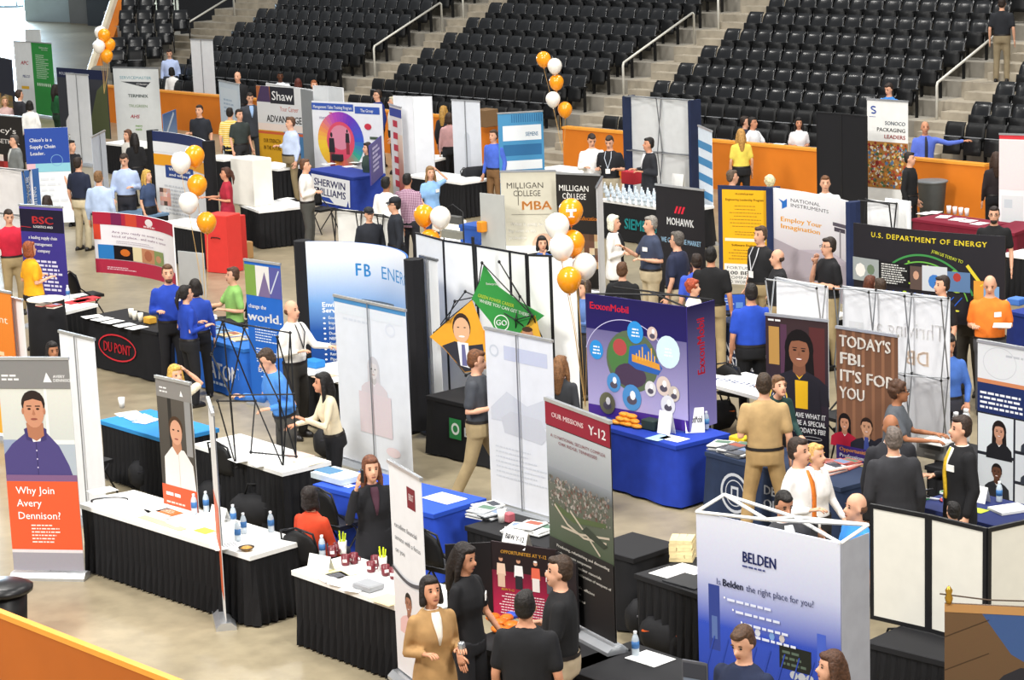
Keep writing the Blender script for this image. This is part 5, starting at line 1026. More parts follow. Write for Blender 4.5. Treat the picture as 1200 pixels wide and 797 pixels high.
T28 = table('black table with cup and brochure piles before the pale pull-up', (547, 616), (640, 642), .6, '#1b1b1e')
T29 = table('black table carrying the red triptych', (545, 752), (665, 790), .75, '#19191c')
T30 = table('low black draped table right of the aerial photo banner', (690, 640), (742, 654), .6, '#1a1a1d', '#151518', False)
T31 = table('black table with white sheets and wooden blocks', (746, 672), (838, 702), .72, '#1c1c1f')
T32 = table('black foreground table with one white sheet', (655, 780), (800, 832), .8, '#1a1a1d')
T33 = table('white-topped table below the service logo banner', (122, 167), (168, 172), .7)
T34 = table('white-topped table beside the yellow striped shirt man', (236, 184), (262, 187), .6)
T35 = table('white-topped table behind the tall white box', (294, 193), (326, 198), .6)
T38 = table('white-topped table at the gap in the orange wall', (630, 197), (675, 203), .6)
T39 = table('black-skirted table under the cream folding display', (1016, 752), (1162, 788), .6, '#1b1b1e')
T40 = table('white-topped table behind the small pop-up frame of the polo men', (905, 362), (968, 374), .5)
# ------------------------------------------------------------------ goods on the tables
papers('loose white handout on the long white-topped table', 'handouts on the long table', [(120, 575), (135, 582), (160, 590), (185, 596), (150, 598), (215, 612), (265, 640)])
flat('brochure_sheet', 'orange and white leaflet on the long white-topped table', 'leaflet', 195, 601, w=.3, d=.22, col='#e8703a', art=lambda a, W, D: a.rect(0, 0, W, .3*D, '#f3efe8').lines(.1*W, .9*W, .9*D, .5*D, 3, '#f8d8c8'))
flat('table_runner', 'pale orange strip along the front of the long white-topped table', 'runner', 190, 613, w=.75, d=.1, col='#eec59a')
flat('grey_runner', 'grey strip along the front of the long white-topped table', 'runner', 172, 600, w=.8, d=.09, col='#c9c8c4')
flat('yellow_leaflet', 'yellow leaflet on the right part of the long white-topped table', 'leaflet', 240, 622, w=.2, d=.14, col='#f2e24a')
put('cable', 'black curled cable on the long white-topped table', 'cable', 'cable', lambda: [('wire', MB().path([(.22*math.cos(t/6)+.03*t/10, .1*math.sin(t/6), .006) for t in range(22)], .007, 5), BLKT, True)], 125, 587)
for q, n in (((274, 615), 'back'), ((279, 634), 'front'), ((286, 625), 'right'), ((318, 623), 'far right')): bottle(q[0], q[1], 'water bottle with blue label on the long table, %s one at its right end' % n, 'bottles on the long table')
bottle(242, 599, 'water bottle with blue label just right of the narrow portrait banner', 'bottles on the long table'); bottle(228, 602, 'water bottle with blue label half behind the narrow portrait banner', 'bottles on the long table')
put('candy_dish', 'small round dish of brown sweets at the table corner', 'dish', 'dish', lambda: [('dish', MB().lathe([(.03, 0), (.075, .025), (.08, .035), (.07, .033), (.05, .012)], n=14), mat('#3a2c1e', .4), True), ('sweets', MB().ell((0, 0, .02), (.062, .062, .022), 10, 6), mat('#b98a3c', .5, var=.5, scale=60), True)], 289, 645)
tent(258, 609, 'folded white name card on the long white-topped table')
# mugs table
for i, q in enumerate([(390, 652), (396, 648), (405, 662), (415, 660), (435, 670), (440, 663), (452, 674), (462, 678)]):
    mug(q[0], q[1], 'dark red coffee mug, %s from the left on the mugs table' % OR[i], 'mugs on the table')
for i, q in enumerate([(402, 649, 'left'), (449, 668, 'right')]): cup(q[0], q[1], 'white cup of yellow pens, the %s one on the mugs table' % q[2], 'pen cups', pens='#d8ea2a')
bottle(378, 652, 'water bottle behind the folded card on the mugs table'); tent(376, 667, 'folded white card on the mugs table', rz=ARZ+.2)
papers('white sheet laid out on the mugs table', 'sheets on the mugs table', [(390, 676), (405, 682), (418, 688), (436, 682)])
flat('folder', 'yellowish folder on the mugs table left of the mugs', 'folder', 398, 672, w=.3, d=.24, col='#efe6b0'); flat('folder', 'buff folder at the right end of the mugs table', 'folder', 455, 703, w=.3, d=.24, col='#e6cf9e')
crate('magazine_holder', 'small grey angled holder with papers on the mugs table', 'holder', 432, 690, ZT, .24, .18, .06, '#9a9ca0')
# truss table
papers('white page on the truss table', 'pages on the truss table', [(262, 523), (280, 528), (300, 533), (322, 538), (285, 538), (310, 543)])
flat('folder', 'pink-edged folder on the truss table', 'folder', 350, 534, w=.3, d=.24, col='#e9c6bc'); flat('folder', 'buff folder at the right end of the truss table', 'folder', 362, 541, w=.3, d=.24, col='#efe2c2')
papers('white page on the bright blue table top', 'pages on the blue table top', [(150, 485), (162, 489), (172, 493)]); cup(143, 478, 'small white cup at the back of the bright blue table top')
# emblem table
papers('printed sheet on the black emblem table', 'sheets on the emblem table', [(108, 371), (120, 374), (132, 377), (146, 381), (160, 384)])
for i, q in enumerate([(154, 372), (158, 375), (165, 377)]): cup(q[0], q[1], 'small white container on the black emblem table, %s from left' % OR[i], 'containers on the emblem table', col='#efe9d8')
crate('sample_box', 'yellow and orange sample box on the black emblem table', 'box', 176, 379, ZT, .16, .12, .1, '#e0a83c')
for i, q in enumerate([(88, 354), (98, 353), (104, 350)]): flat('red_folder', 'red folder beside the yellow polo woman, %s from left' % OR[i], 'folder', q[0], q[1], w=.24, d=.3, col='#c83238', group='red folders', th=.01)
papers('white leaflet on the table beside the yellow polo woman', 'leaflets by the yellow polo woman', [(76, 352), (82, 348), (90, 346)])
put('round_podium', 'round black draped podium with papers at the far left', 'podium', 'podium', lambda: [('drape', MB().lathe([(.3, 0), (.29, .5), (.27, 1.0), (.25, 1.02)], n=20), mat('#16161a', .85), True), ('top', MB().lathe([(.28, 1.02), (.28, 1.035)], n=20), mat('#e9e4da', .6), False)], 60, 430, 0)
stack('pile of reddish brochures on the round podium', 'podium brochures', [(52, 358, 3), (64, 360, 3)], 1.036, ('#b84a44', '#e6dcd0', '#7a6a58'), .14, .2)
bottle(80, 350, 'water bottle beside the purple banner'); 
# letters table, paint table
stack('blue and white brochure pile on the blue lettered table', 'piles on the lettered table', [(232, 382, 3), (245, 386, 3), (258, 390, 2), (270, 394, 3), (284, 398, 2)], cols=('#8fb8e0', '#f0f0ee', '#e8c890'))
flat('laptop', 'white box laid at the left of the blue lettered table', 'box', 238, 374, w=.34, d=.26, th=.06, col='#eef0f2')
papers('paper on the white table before the curved blue display', 'papers before the curved display', [(370, 437), (380, 441), (390, 446)], cols=('#f4f4f2', '#e8c8a8'))
crate('blue_case', 'small bright blue case on the table before the curved blue display', 'case', 369, 430, ZT, .24, .16, .1, '#2f86d0')
crate('equipment', 'dark gadget box on the royal blue lettered table', 'box', 398, 188, ZT, .3, .2, .14, '#2a2a30'); papers('white sheet on the royal blue lettered table', 'sheets on the royal blue table', [(385, 192), (410, 195), (418, 190)])
crate('white_box', 'tall blank white box on a black-skirted table', 'box', 297, 239, ZT, .7, .45, .9, '#eeeae0'); papers('white sheet on the table below the tall white box', 'sheets below the white box', [(325, 236), (335, 233), (345, 238)])
cup(311, 236, 'red-topped cup below the tall white box', col='#d8a0a0')
crate('red_cabinet', 'tall red cabinet with dark handle behind the left balloons', 'cabinet', 264, 318, 0, .52, .4, 1.05, '#d83a34', ARZ+.25, handle='#3a1a18'); crate('red_cabinet', 'shorter red cabinet right of the tall red one', 'cabinet', 276, 306, 0, .3, .35, .85, '#c83430', ARZ+.25)
crate('cardboard_box', 'brown cardboard box on the floor beside the red cabinets', 'box', 284, 303, 0, .3, .3, .32, '#b08a5a')
backdrop('light grey board leaning below the white-topped table, left', (208, 294), (238, 297), 1.0, .05, 0, '#c9ccce', None, 'grey_board', 'board')
# bottles on the black table: rows
k = 0
for r in range(3):
    for c in range(9):
        bottle(709+c*7.2+r*2, 226+c*1.0+r*4.5, 'clear water bottle, %s from left in the %s row of the crowded black table' % (OR[c], ['back', 'middle', 'front'][r]), 'crowded table bottles', lab='#b8c4d0'); k += 1
crate('red_carton', 'red carton behind the water bottles', 'carton', 741, 215, ZT, .35, .25, .25, '#c82f3c')
tent(795, 222, 'white folded card above the black striped banner', w=.3, hh=.3)
crate('blue_cooler', 'blue cooler with white base behind the white partitions', 'cooler', 560, 284, ZT, .5, .35, .3, '#2a55a8', lid='#2a55a8'); crate('orange_jug', 'orange jug on the blue cooler', 'jug', 565, 272, ZT+.315, .12, .12, .18, '#e8962a')
# dark red tables
papers('white sheet on the dark red table', 'sheets on the dark red table', [(1085, 250), (1095, 249), (1106, 254), (1122, 257), (1135, 259), (1148, 262)])
for i, q in enumerate([(1112, 250), (1119, 251), (1126, 252), (1133, 253)]): cup(q[0], q[1], 'small white cup on the dark red table, %s from left' % OR[i], 'line of cups', col='#f0e6e2')
put('waste_bin', 'large grey round bin against the orange wall', 'bin', 'greybin', lambda: [('body', MB().lathe([(.22, 0), (.28, .7), (.3, .72), (.27, .72), (.2, .05)], n=18), mat('#5d6164', .6), True), ('rim', MB().lathe([(.3, .7), (.315, .73), (.29, .74)], n=18), mat('#75797c', .5), True)], 1092, 256, 0)
crate('yellow_rope', 'blue and white giveaway box at the right border', 'box', 1192, 357, ZT, .2, .2, .1, '#4a7ac8'); papers('leaflet on the navy table at the right border', 'leaflets at right border', [(1188, 352), (1196, 355)], cols=('#e8e0d0', '#d8784a'))
# instruments table: laptop
def laptop(x, y, label, rz, scr='#2a5ac8'):
    p = at(x, y, ZT); t = thing('laptop', label, 'laptop', p, rz); MB().box(-.17, -.12, 0, .17, .12, .02).obj('keyboard', BLKT, t)
    s = MB().box(-.17, 0, 0, .17, .012, .24).obj('screen', BLKT, t); s.location = (0, .12, .02); s.rotation_euler = (-.25, 0, 0)
    a = Art(s, lambda u, v, l: (u-.17, -l, v)); a.rect(.01, .01, .33, .23, scr).lines(.04, .2, .2, .08, 3, '#bcd0f4').rect(.2, .04, .3, .12, '#6a9ae0'); a.done()
laptop(860, 368, 'open laptop with blue screen below the yellow job poster', -.1)
flat('lettered_runner', 'white paper runner with row of blue letters', 'runner', 864, 448, w=1.15, d=.3, col='#f6f6f6', art=lambda a, W, D: a.text('UTILITIES', .2*W, .25*D, .4*D, '#2a4a9c', 1, fit=.72*W))
# blue draped table under the purple display
for i, q in enumerate([(722, 497), (730, 498), (738, 500), (746, 502), (727, 493), (735, 494), (744, 496), (732, 488), (740, 490)]):
    put('snack_bag', 'orange snack packet in the %s layer on the royal blue table, %s from left' % (('bottom', OR[i]) if i < 4 else ('middle', OR[i-4]) if i < 7 else ('top', OR[i-7])), 'packet', 'snack', lambda: [('packet', MB().ell((0, 0, .025), (.085, .05, .028), 10, 6), mat('#f0962a', .35, var=.2, scale=30), True)], q[0], q[1], ZT+(.0 if i < 4 else .045 if i < 7 else .09), ARZ+random.uniform(-.4, .4), 'orange packets')
crate('green_toy', 'dark green box beside the orange packets', 'box', 764, 503, ZT, .2, .14, .12, '#2a3a34')
tent(781, 508, 'white card with colour dots on the royal blue draped table', w=.2, hh=.26); flat('white_folder', 'white folder at the front of the royal blue draped table', 'folder', 790, 514, w=.3, d=.2, col='#f4f5f8'); flat('blue_leaflet', 'pale blue leaflet on the royal blue draped table', 'leaflet', 772, 513, w=.2, d=.24, col='#a8d0ec')
_c = tent(814, 506, 'white sign card at the right end of the royal blue draped table', w=.22, hh=.28, rz=ARZ+.9, text='ExxonMobil'); bottle(828, 503, 'water bottle at the right end of the royal blue draped table', lab='#5a9ac8')
tent(702, 487, 'white display card at the left end of the royal blue draped table', w=.2, hh=.3)
# navy seal table
stack('grey and white magazine pile on the navy seal table', 'piles on the seal table', [(846, 525, 5), (858, 529, 5), (868, 533, 4), (874, 526, 4)], cols=('#8a8d92', '#e6e6e2', '#5a5d64'))
stack('pinkish brochure pile at the right of the navy seal table', 'piles right of seal table', [(972, 553, 5), (982, 548, 5), (992, 546, 4), (966, 546, 4)], cols=('#d8a090', '#f0ece8', '#b8605a'))
crate('yellow_box', 'yellow and black box on the navy seal table', 'box', 868, 519, ZT, .22, .14, .08, '#e0c02a')
crate('printer', 'grey boxy printer on the black table', 'printer', 1100, 535, ZT, .36, .3, .22, '#8f8f8c', art=lambda a, W, H: a.lay('panel').rect(.1*W, .5*H, .9*W, .7*H, '#5a5a58').rect(.3*W, .2*H, .7*W, .3*H, '#c8c8c4')); flat('paper_tray', 'white papers spilling from the printer', 'paper', 1098, 519, .97, w=.3, d=.2, th=.03, col='#f2f2f0')
# giveaways on the navy table
R = random.Random(11); gx = sorted(R.uniform(1078, 1135) for _ in range(16))
for i in range(16):
    x, y = gx[i], R.uniform(572, 590); c = R.choice(['#3aa04a', '#18181c', '#d8d8dc', '#2a2a30', '#c83a3a'])
    put('giveaway', 'small coloured giveaway on the navy giveaway table, %s from left' % OR[i], 'giveaway', 'give'+c, lambda: [('body', MB().path([(-.05, 0, .012), (.0, .01, .014), (.05, 0, .012)], [.008, .014, .008], 6, True), mat(c, .4), True), ('clip', MB().box(.02, -.006, .02, .05, .006, .026), mat('#c8ccd0', .3, metal=.6), False)], x, y, ZT, R.uniform(0, 6), 'giveaways on the navy table')
tent(1150, 588, 'small white card before the portrait grid display', w=.16, hh=.16); bottle(1171, 588, 'water bottle before the portrait grid display'); flat('notebook', 'open white notebook at the front of the navy giveaway table', 'notebook', 1183, 598, w=.34, d=.26, th=.025, col='#eeeeea', rz=.35)
flat('green_leaflet', 'green-yellow leaflet before the portrait grid display', 'leaflet', 1145, 598, w=.2, d=.14, col='#b8c83a')
for i, q in enumerate([(1120, 522, 'left'), (1132, 518, 'right')]): put('steel_flask', 'tall white steel flask behind the suited man, %s of the two' % q[2], 'flask', 'flask', lambda: [('body', MB().lathe([(.042, 0), (.045, .02), (.045, .3), (.03, .34)], n=12), mat('#dcdfe2', .3, metal=.3), True), ('cap', MB().lathe([(.03, .34), (.03, .38), (.01, .385)], n=12), mat('#eceef0', .4), True)], q[0], q[1], .62 if i == 0 else .62, 0, 'steel flasks')
table('black table under the two steel flasks', (1096, 528), (1145, 540), .5, '#1a1a1d', h=.615)
papers('white handout near the woman in the blue shirt', 'handouts by blue shirt woman', [(1108, 512), (1103, 508)], .62)
# blue draped table, black tables
flat('white_paper', 'white sheet at the right end of the blue draped table', 'paper', 521, 584, w=.4, d=.28, col='#eef2fa'); crate('glass_case', 'shallow clear-topped case on the blue draped table', 'case', 396, 562, ZT, .5, .3, .06, '#a8bcc8', lid='#c8d4da'); flat('white_card', 'small white card on the blue draped table behind the phone woman', 'card', 407, 569, w=.16, d=.1, col='#f4f4f8'); crate('blue_book', 'stack of blue books on the left of the blue draped table', 'books', 386, 559, ZT, .28, .2, .08, '#4a7aa0')
stack('black and white brochure pile on the cup table', 'piles on the cup table', [(566, 604, 6), (576, 606, 5), (572, 598, 5)], cols=('#e8e8e6', '#2a2c30', '#b8bcc0')); cup(588, 612, 'pale paper cup beside the brochure piles'); crate('pink_tin', 'small pink tin beside the pale paper cup', 'tin', 597, 612, ZT, .08, .08, .1, '#b8606a')
stack('white leaflet pile at the foot of the pale pull-up', 'piles at the pull-up foot', [(608, 622, 4), (622, 622, 6), (634, 624, 4)], cols=('#f4f4f2', '#e4e4e2'))
tent(606, 640, 'white name card with black lettering above the red triptych', z=1.38, w=.3, hh=.15, text='B&W Y-12')
def art(a, W, H):
    a.lay('ground').rect(0, .5*H, W, H, '#241a1c').rect(0, 0, W, .62*H, '#c02a52', '#6e1830').text('OPPORTUNITIES AT Y-12', W/2, .86*H, .045*H, '#e0a83c', 1, 'c', fit=.7*W)
    a.lay('figures')
    for i, (x, c1, c2) in enumerate(((.15, '#e6c8b0', '#d8b8a0'), (.42, '#eeeeee', '#2a2a30'), (.68, '#e06a50', '#e8e0dc'), (.9, '#f0e8e4', '#5a5a60'))):
        a.ell(x*W, .78*H, .032*W, .032*H, '#c9967a', 10).poly([((x-.07)*W, .56*H), ((x-.06)*W, .72*H), ((x+.06)*W, .72*H), ((x+.07)*W, .56*H)], c1).poly([((x-.055)*W, .4*H), ((x-.055)*W, .58*H), ((x+.055)*W, .58*H), ((x+.055)*W, .4*H)], c2)
        a.ell(x*W, .805*H, .03*W, .015*H, ['#3a2a22', '#3a2a22', '#e8e8e8', '#b8b8bc'][i], 8)
    a.lay('small_print').lines(.05*W, .95*W, .34*H, .04*H, 8, '#f0d8dc', h=.014*H, al='c').text('B&W Y-12', .15*W, .36*H, .03*H, '#e0b03c', 1)
_t = backdrop('dark red tabletop triptych with four standing figures', (575, 634), (652, 645), 1.42, .75, 0, '#2a1a1e', art, 'triptych_display', 'display', zbase=.744, feet=False)
for sg in (-1, 1):
    w_ = MB().box(0 if sg > 0 else -.4, -.01, 0, .4 if sg > 0 else 0, .01, .66).obj('wing_panel', mat('#1a1719', .6), _t); w_.location = (sg*seg((575, 634), (652, 645), 1.42)[1]/2, 0, .006); w_.rotation_euler = (0, 0, -sg*.6)
for i, q in enumerate([(578, 727), (586, 733), (594, 728), (600, 736), (584, 741), (592, 743)]):
    put('candy_bag', 'orange sweet bag before the red triptych, %s from left' % OR[sorted([578, 586, 594, 600, 584, 592]).index(q[0])], 'packet', 'candy', lambda: [('packet', MB().ell((0, 0, .03), (.075, .06, .035), 10, 6), mat('#f07a2a', .35, var=.25, scale=30), True)], q[0], q[1], ZT, R.uniform(0, 3), 'orange sweet bags')
put('candy_bag', 'blue sweet bag behind the orange heap', 'packet', 'candyb', lambda: [('packet', MB().ell((0, 0, .03), (.075, .06, .035), 10, 6), mat('#3a5ac0', .35, var=.25, scale=30), True)], 600, 725, ZT, .4)
# wooden blocks tower
_p = at(800, 655, ZT); _b = thing('block_tower', 'tower of pale wooden blocks on the black table', 'blocks', _p, ARZ+.6)
bm = MB().box(-.11, -.035, 0, .11, .035, .034).mesh('block'); bm.materials.append(mat('#e3cf9c', .7, var=.12, scale=12))
for l in range(6):
    for j in range(3):
        o = link('block', bm, None, _b); off = (j-1)*.072; o.location = (off if l % 2 else 0, 0 if l % 2 else off, l*.035); o.rotation_euler = (0, 0, math.pi/2*(l % 2)+R.uniform(-.04, .04))
papers('white sheet on the black wooden-blocks table', 'sheets on the blocks table', [(788, 672, ARZ), (803, 668, ARZ)], w=.34, d=.28, lines=False); flat('black_folder', 'black folder at the front of the wooden-blocks table', 'folder', 808, 682, w=.4, d=.3, th=.012, col='#2c2d30')
flat('white_paper', 'white sheet at the foot of the aerial photo banner', 'paper', 762, 772, w=.34, d=.26, col='#f4f4f2'); bottle(745, 768, 'water bottle at the foot of the aerial photo banner'); 
def art(a, W, H): a.lay('picture').rect(.05*W, .05*H, .95*W, .6*H, '#a8a0a4', '#6a7484').rect(.05*W, .62*H, .95*W, .95*H, '#3a3c44')
backdrop('small framed grey picture at the bottom edge, left of the cable pop-up', (799, 773), (829, 778), 1.1, .75, 0, '#55565c', art, 'picture_frame', 'picture', zbase=.744, feet=False)
table('black table under the small framed picture', (780, 822), (838, 842), .5, '#1a1a1d')
# ------------------------------------------------------------------ chairs, bags, bins
CH = [(108, 585, 'black folding chair between the portrait banner and the long table', 2.4), (283, 600, 'black folding chair under the truss table', 2.3), (402, 660, 'black folding chair at the blue draped table, left one', 2.35), (522, 712, 'black folding chair at the blue draped table beside the maroon-logo banner', 2.4),
      (868, 500, 'black folding chair under the lettered runner', 2.4), (105, 378, 'black folding chair beside the curved red tabletop display', 2.2), (278, 282, 'black folding chair behind the red cabinets', 1.8), (1003, 545, 'black folding chair beside the brown headline banner', -.6), (984, 530, 'black folding chair behind the navy seal table', -1.0), (378, 272, 'black folding chair below the blue paint table', .8), (560, 247, 'black folding chair beside the pale pull-up, back middle', 1.2)]
for x, y, l, rz in CH: fchair(x, y, l, rz)
put('draped_coat', 'black coat hung over a chair beside the pale pull-up, back middle', 'coat', 'coat', lambda: [('coat', MB().loft([[(-.26*k, -.12*j, z), (.26*k, -.12*j, z), (.26*k, .14*j, z), (-.26*k, .14*j, z)] for z, k, j in ((.25, 1, 1), (.6, 1.02, .9), (.85, .9, .6), (.93, .7, .2))]), mat('#17181d', .85, var=.2), True)], 559, 248, 0, .4)
for x, y, l, rz, acc in [(262, 600, 'black backpack under the truss table', .2, None), (180, 572, 'black coat bundle beside the bright blue table', .5, None), (300, 618, 'black duffel bag on the floor under the truss table', -.2, None), (785, 770, 'black bag with orange stripe under the wooden-blocks table', -.6, '#e0602a'), (768, 745, 'grey and black backpack right of the aerial photo banner', .3, '#7a7a80'), (1050, 800, 'black bag below the cream folding display', 0, None), (838, 505, 'black bag with orange strap under the lettered runner', .4, '#e0702a'), (395, 535, 'black handbag beside the seated cream blouse woman', .3, None)]:
    bag(x, y, l, 0, .55, .4, .3, rz=rz, accent=acc)
put('trash_bin', 'black round bin beside the near orange wall', 'bin', 'blackbin', lambda: [('body', MB().lathe([(.2, 0), (.24, .55), (.22, .55)], n=16), mat('#151517', .45), True), ('lid', MB().lathe([(.29, .55), (.3, .59), (.22, .63), (.05, .645)], n=16), mat('#1a1a1c', .35), True)], 8, 757, 0)
crate('cream_box', 'cream box top beside the centre balloons', 'box', 527, 271, ZT, .5, .35, .2, '#eae6da'); 
put('wire_rack', 'black wire brochure rack beside the centre balloons', 'rack', 'rack', lambda: [('frame', MB().path([(-.25, 0, 0), (-.25, 0, 1.5), (0, 0, 1.6), (.25, 0, 1.5), (.25, 0, 0)], .012, 5), BLKT, True)]+[('shelf', MB().box(-.24, -.1, z, .24, .02, z+.12), mat(c, .6), False) for z, c in ((.8, '#6a6a5a'), (1.05, '#8a8a80'), (1.3, '#5a5a58'))], 535, 352, 0, ARZ)
crate('cardboard_box', 'brown cardboard box behind the orange wall, top middle', 'box', 570, 148, .95, .4, .4, .4, '#7a5f42')
# ------------------------------------------------------------------ people
REM = []
def remesh(name, mb, m, parent, vox, it=3, extra=None):
    o = link(name, mb.mesh(name), None, parent); md = o.modifiers.new('r', 'REMESH'); md.mode = 'VOXEL'; md.voxel_size = vox; md.use_smooth_shade = True
    sm = o.modifiers.new('s', 'SMOOTH'); sm.factor = .5; sm.iterations = it; REM.append((o, m, extra)); return o
ARMS = {'down': ((.06, .03, -.29), (.07, -.05, -.53)), 'bent': ((.06, .05, -.28), (.0, -.20, -.23)), 'cross': ((.07, .02, -.28), (-.15, -.17, -.24)), 'phone': ((.12, -.10, -.25), (.03, -.14, .10)),
        'chin': ((.02, -.16, -.25), (-.12, -.17, .03)), 'reach': ((.04, -.16, -.23), (.0, -.42, -.22)), 'wide': ((.27, -.02, -.08), (.55, -.06, -.04)), 'hip': ((.16, .08, -.26), (.0, -.05, -.42)),
        'head': ((.16, -.04, .10), (-.01, .0, .27)), 'low': ((.07, -.05, -.28), (.0, -.24, -.44)), 'point': ((.08, -.12, -.25), (.02, -.34, -.10)), 'back': ((.1, .1, -.27), (-.06, .14, -.42)), 'up': ((.12, -.06, .2), (.12, -.12, .46))}
SK = {'l': '#dba689', 'm': '#c98f70', 't': '#a06b4c', 'd': '#5a3827'}
SHOE = None
def person(x, y, label, hd=0, h=1.75, z=0.0, fem=0, skin='l', hair='short', hc='#2b1e17', top='#888888', slv='short', bot='#2a2a30', jac=None, tie=None, arms=('down', 'down'), legs='stand', lean=0, yaw=0, nod=0,
           b=1.0, lan=None, badge=0, glasses=0, cap=None, skirt=None, shoe='#1a1614', stripe=None, beard=None, tuck=True, vneck=None, hold=None, pos=None):
    global SHOE
    s = h/1.75; seat = legs == 'sit'; pz = .50 if seat else .93
    def V(*q): return np.array(q, float)
    a = math.radians(lean); ca, sa = math.cos(a), math.sin(a)
    def up(p):   # torso frame (relative to the pelvis) -> local
        p = V(*p); return V(p[0], p[1]*ca-p[2]*sa, p[1]*sa+p[2]*ca+pz)
    rg = [(-.11, .165, .115, 0), (0, .172, .122, 0), (.10, .158, .112, 0), (.2, .162, .114, 0), (.32, .184, .122, 0), (.41, .192, .116, .005), (.47, .172, .096, .012), (.52, .10, .075, .015), (.56, .06, .06, .012)]
    if fem: rg = [(-.11, .168, .118, 0), (0, .172, .122, 0), (.10, .140, .102, 0), (.2, .132, .098, 0), (.32, .158, .122, -.012), (.41, .165, .105, .003), (.47, .146, .085, .012), (.52, .085, .066, .015), (.56, .052, .052, .012)]
    rg = [(q[0], q[1]*(1+(b-1)*(1 if q[0] < .45 else .4)), q[2]*(1+(b-1)*(1.5 if q[0] < .3 else .5)), q[3]-(b-1)*.06*(q[0] < .3)) for q in rg]
    Z = [q[0] for q in rg]
    def ring(zr, off, n=16):
        rx, ry, yo = (np.interp(zr, Z, [q[i] for q in rg]) for i in (1, 2, 3))
        return [up(((rx+off)*math.sin(2*math.pi*j/n), yo-(ry+off)*math.cos(2*math.pi*j/n), zr)) for j in range(n)]
    def surf(th, zr, off):
        rx, ry, yo = (np.interp(zr, Z, [q[i] for q in rg]) for i in (1, 2, 3)); return up(((rx+off)*math.sin(th), yo-(ry+off)*math.cos(th), zr))
    def patch(zs, w0, w1, off, n=4):    # strip on the chest: half widths as angles
        R0 = []
        for i, zr in enumerate(zs):
            w = w0+(w1-w0)*i/(len(zs)-1); R0.append([surf(-w+2*w*j/n, zr, off+.006) for j in range(n+1)]+[surf(w-2*w*j/n, zr, off-.012) for j in range(n+1)])
        return MB().loft(R0)
    sw = .158 if fem else .185; nk = up((0, .012, .55)); hp = up((0, -.005, .70))
    yw, nd = math.radians(yaw), math.radians(nod); 
    def H(p):    # head frame -> local
        p = V(*p); q = V(p[0], p[1]*math.cos(nd)-p[2]*math.sin(nd), p[1]*math.sin(nd)+p[2]*math.cos(nd)); q = V(q[0]*math.cos(yw)-q[1]*math.sin(yw), q[0]*math.sin(yw)+q[1]*math.cos(yw), q[2]); return hp+q
    top_pt = H((0, .01, .12))*s
    rzd = math.radians(hd)+0.0; c, sn = math.cos(rzd), math.sin(rzd)
    off = V(top_pt[0]*c-top_pt[1]*sn, top_pt[0]*sn+top_pt[1]*c, 0)
    P = (at(x, y, top_pt[2]+z)-off) if pos is None else V(*pos); P[2] = z
    t = thing('person', label, 'person', P, rzd); t.scale = (s, s, s)
    D = math.hypot(P[0], P[1]); vox = .0165 if D < 27 else .0215 if D < 38 else .027
    legsJ = []
    for sg in (-1, 1):
        if seat: legsJ.append([V(sg*.09, 0, pz-.02), V(sg*.11, -.42, pz+.01), V(sg*.11, -.40, .09)])
        elif legs == 'walk': legsJ.append([V(sg*.09, 0, pz-.03), V(sg*.095, -.04-sg*.14, .5), V(sg*.09, .05-sg*.26, .09)])
        elif legs == 'apart': legsJ.append([V(sg*.09, 0, pz-.03), V(sg*.16, -.03, .5), V(sg*.21, .02, .09)])
        else: legsJ.append([V(sg*.09, 0, pz-.03), V(sg*.105, -.03, .5), V(sg*.115, .02, .09)])
    aj = []
    for sg, nm in zip((-1, 1), arms):
        e, w_ = ARMS[nm]; sh = (sg*sw, .008, .455); aj.append([up(sh), up((sh[0]+sg*e[0], sh[1]+e[1], sh[2]+e[2])), up((sh[0]+sg*w_[0], sh[1]+w_[1], sh[2]+w_[2]))])
    k = .88 if fem else 1.0
    bd = MB(); bd.loft([ring(zr, -.006) for zr in (-.11, -.05, .0, .1, .2, .3, .38, .44, .48, .52, .55)])
    bd.path([up((0, .015, .46)), H((0, .01, -.06))], [.062*k, .052*k], 10, True)
    bd.ell((0, 0, 0), (1, 1, 1), 14, 10); n_ = 140
    def ellH(mb, cc, r, nu=12, nv=9):
        m2 = MB().ell((0, 0, 0), (1, 1, 1), nu, nv); mb.add([H((cc[0]+v[0]*r[0], cc[1]+v[1]*r[1], cc[2]+v[2]*r[2])) for v in m2.v], m2.f)
    bd.v = bd.v[:-n_]; bd.f = [f for f in bd.f if max(f) < len(bd.v)]
    ellH(bd, (0, .015, .022), (.077, .094, .098)); ellH(bd, (0, -.02, -.045), (.06, .07, .075)); ellH(bd, (0, -.095, -.022), (.014, .02, .024)); ellH(bd, (0, -.055, -.095), (.034, .034, .028))
    for sg in (-1, 1): ellH(bd, (sg*.079, .008, -.018), (.012, .02, .03), 8, 6)
    for J in legsJ: bd.path([J[0], (J[0]+J[1])/2, J[1], J[1]*.5+J[2]*.5+V(0, .015, 0), J[2]], [.083, .07, .052, .052, .036], 10, True); bd.path([J[2]+V(0, .03, -.04), J[2]+V(0, -.12, -.055)], [.035, .028], 8, True)
    for J in aj: bd.path([J[0], (J[0]+J[1])/2, J[1], J[1]*.6+J[2]*.4, J[2]], [.05*k, .045*k, .038*k, .037*k, .026*k], 9, True)
    hn = MB()
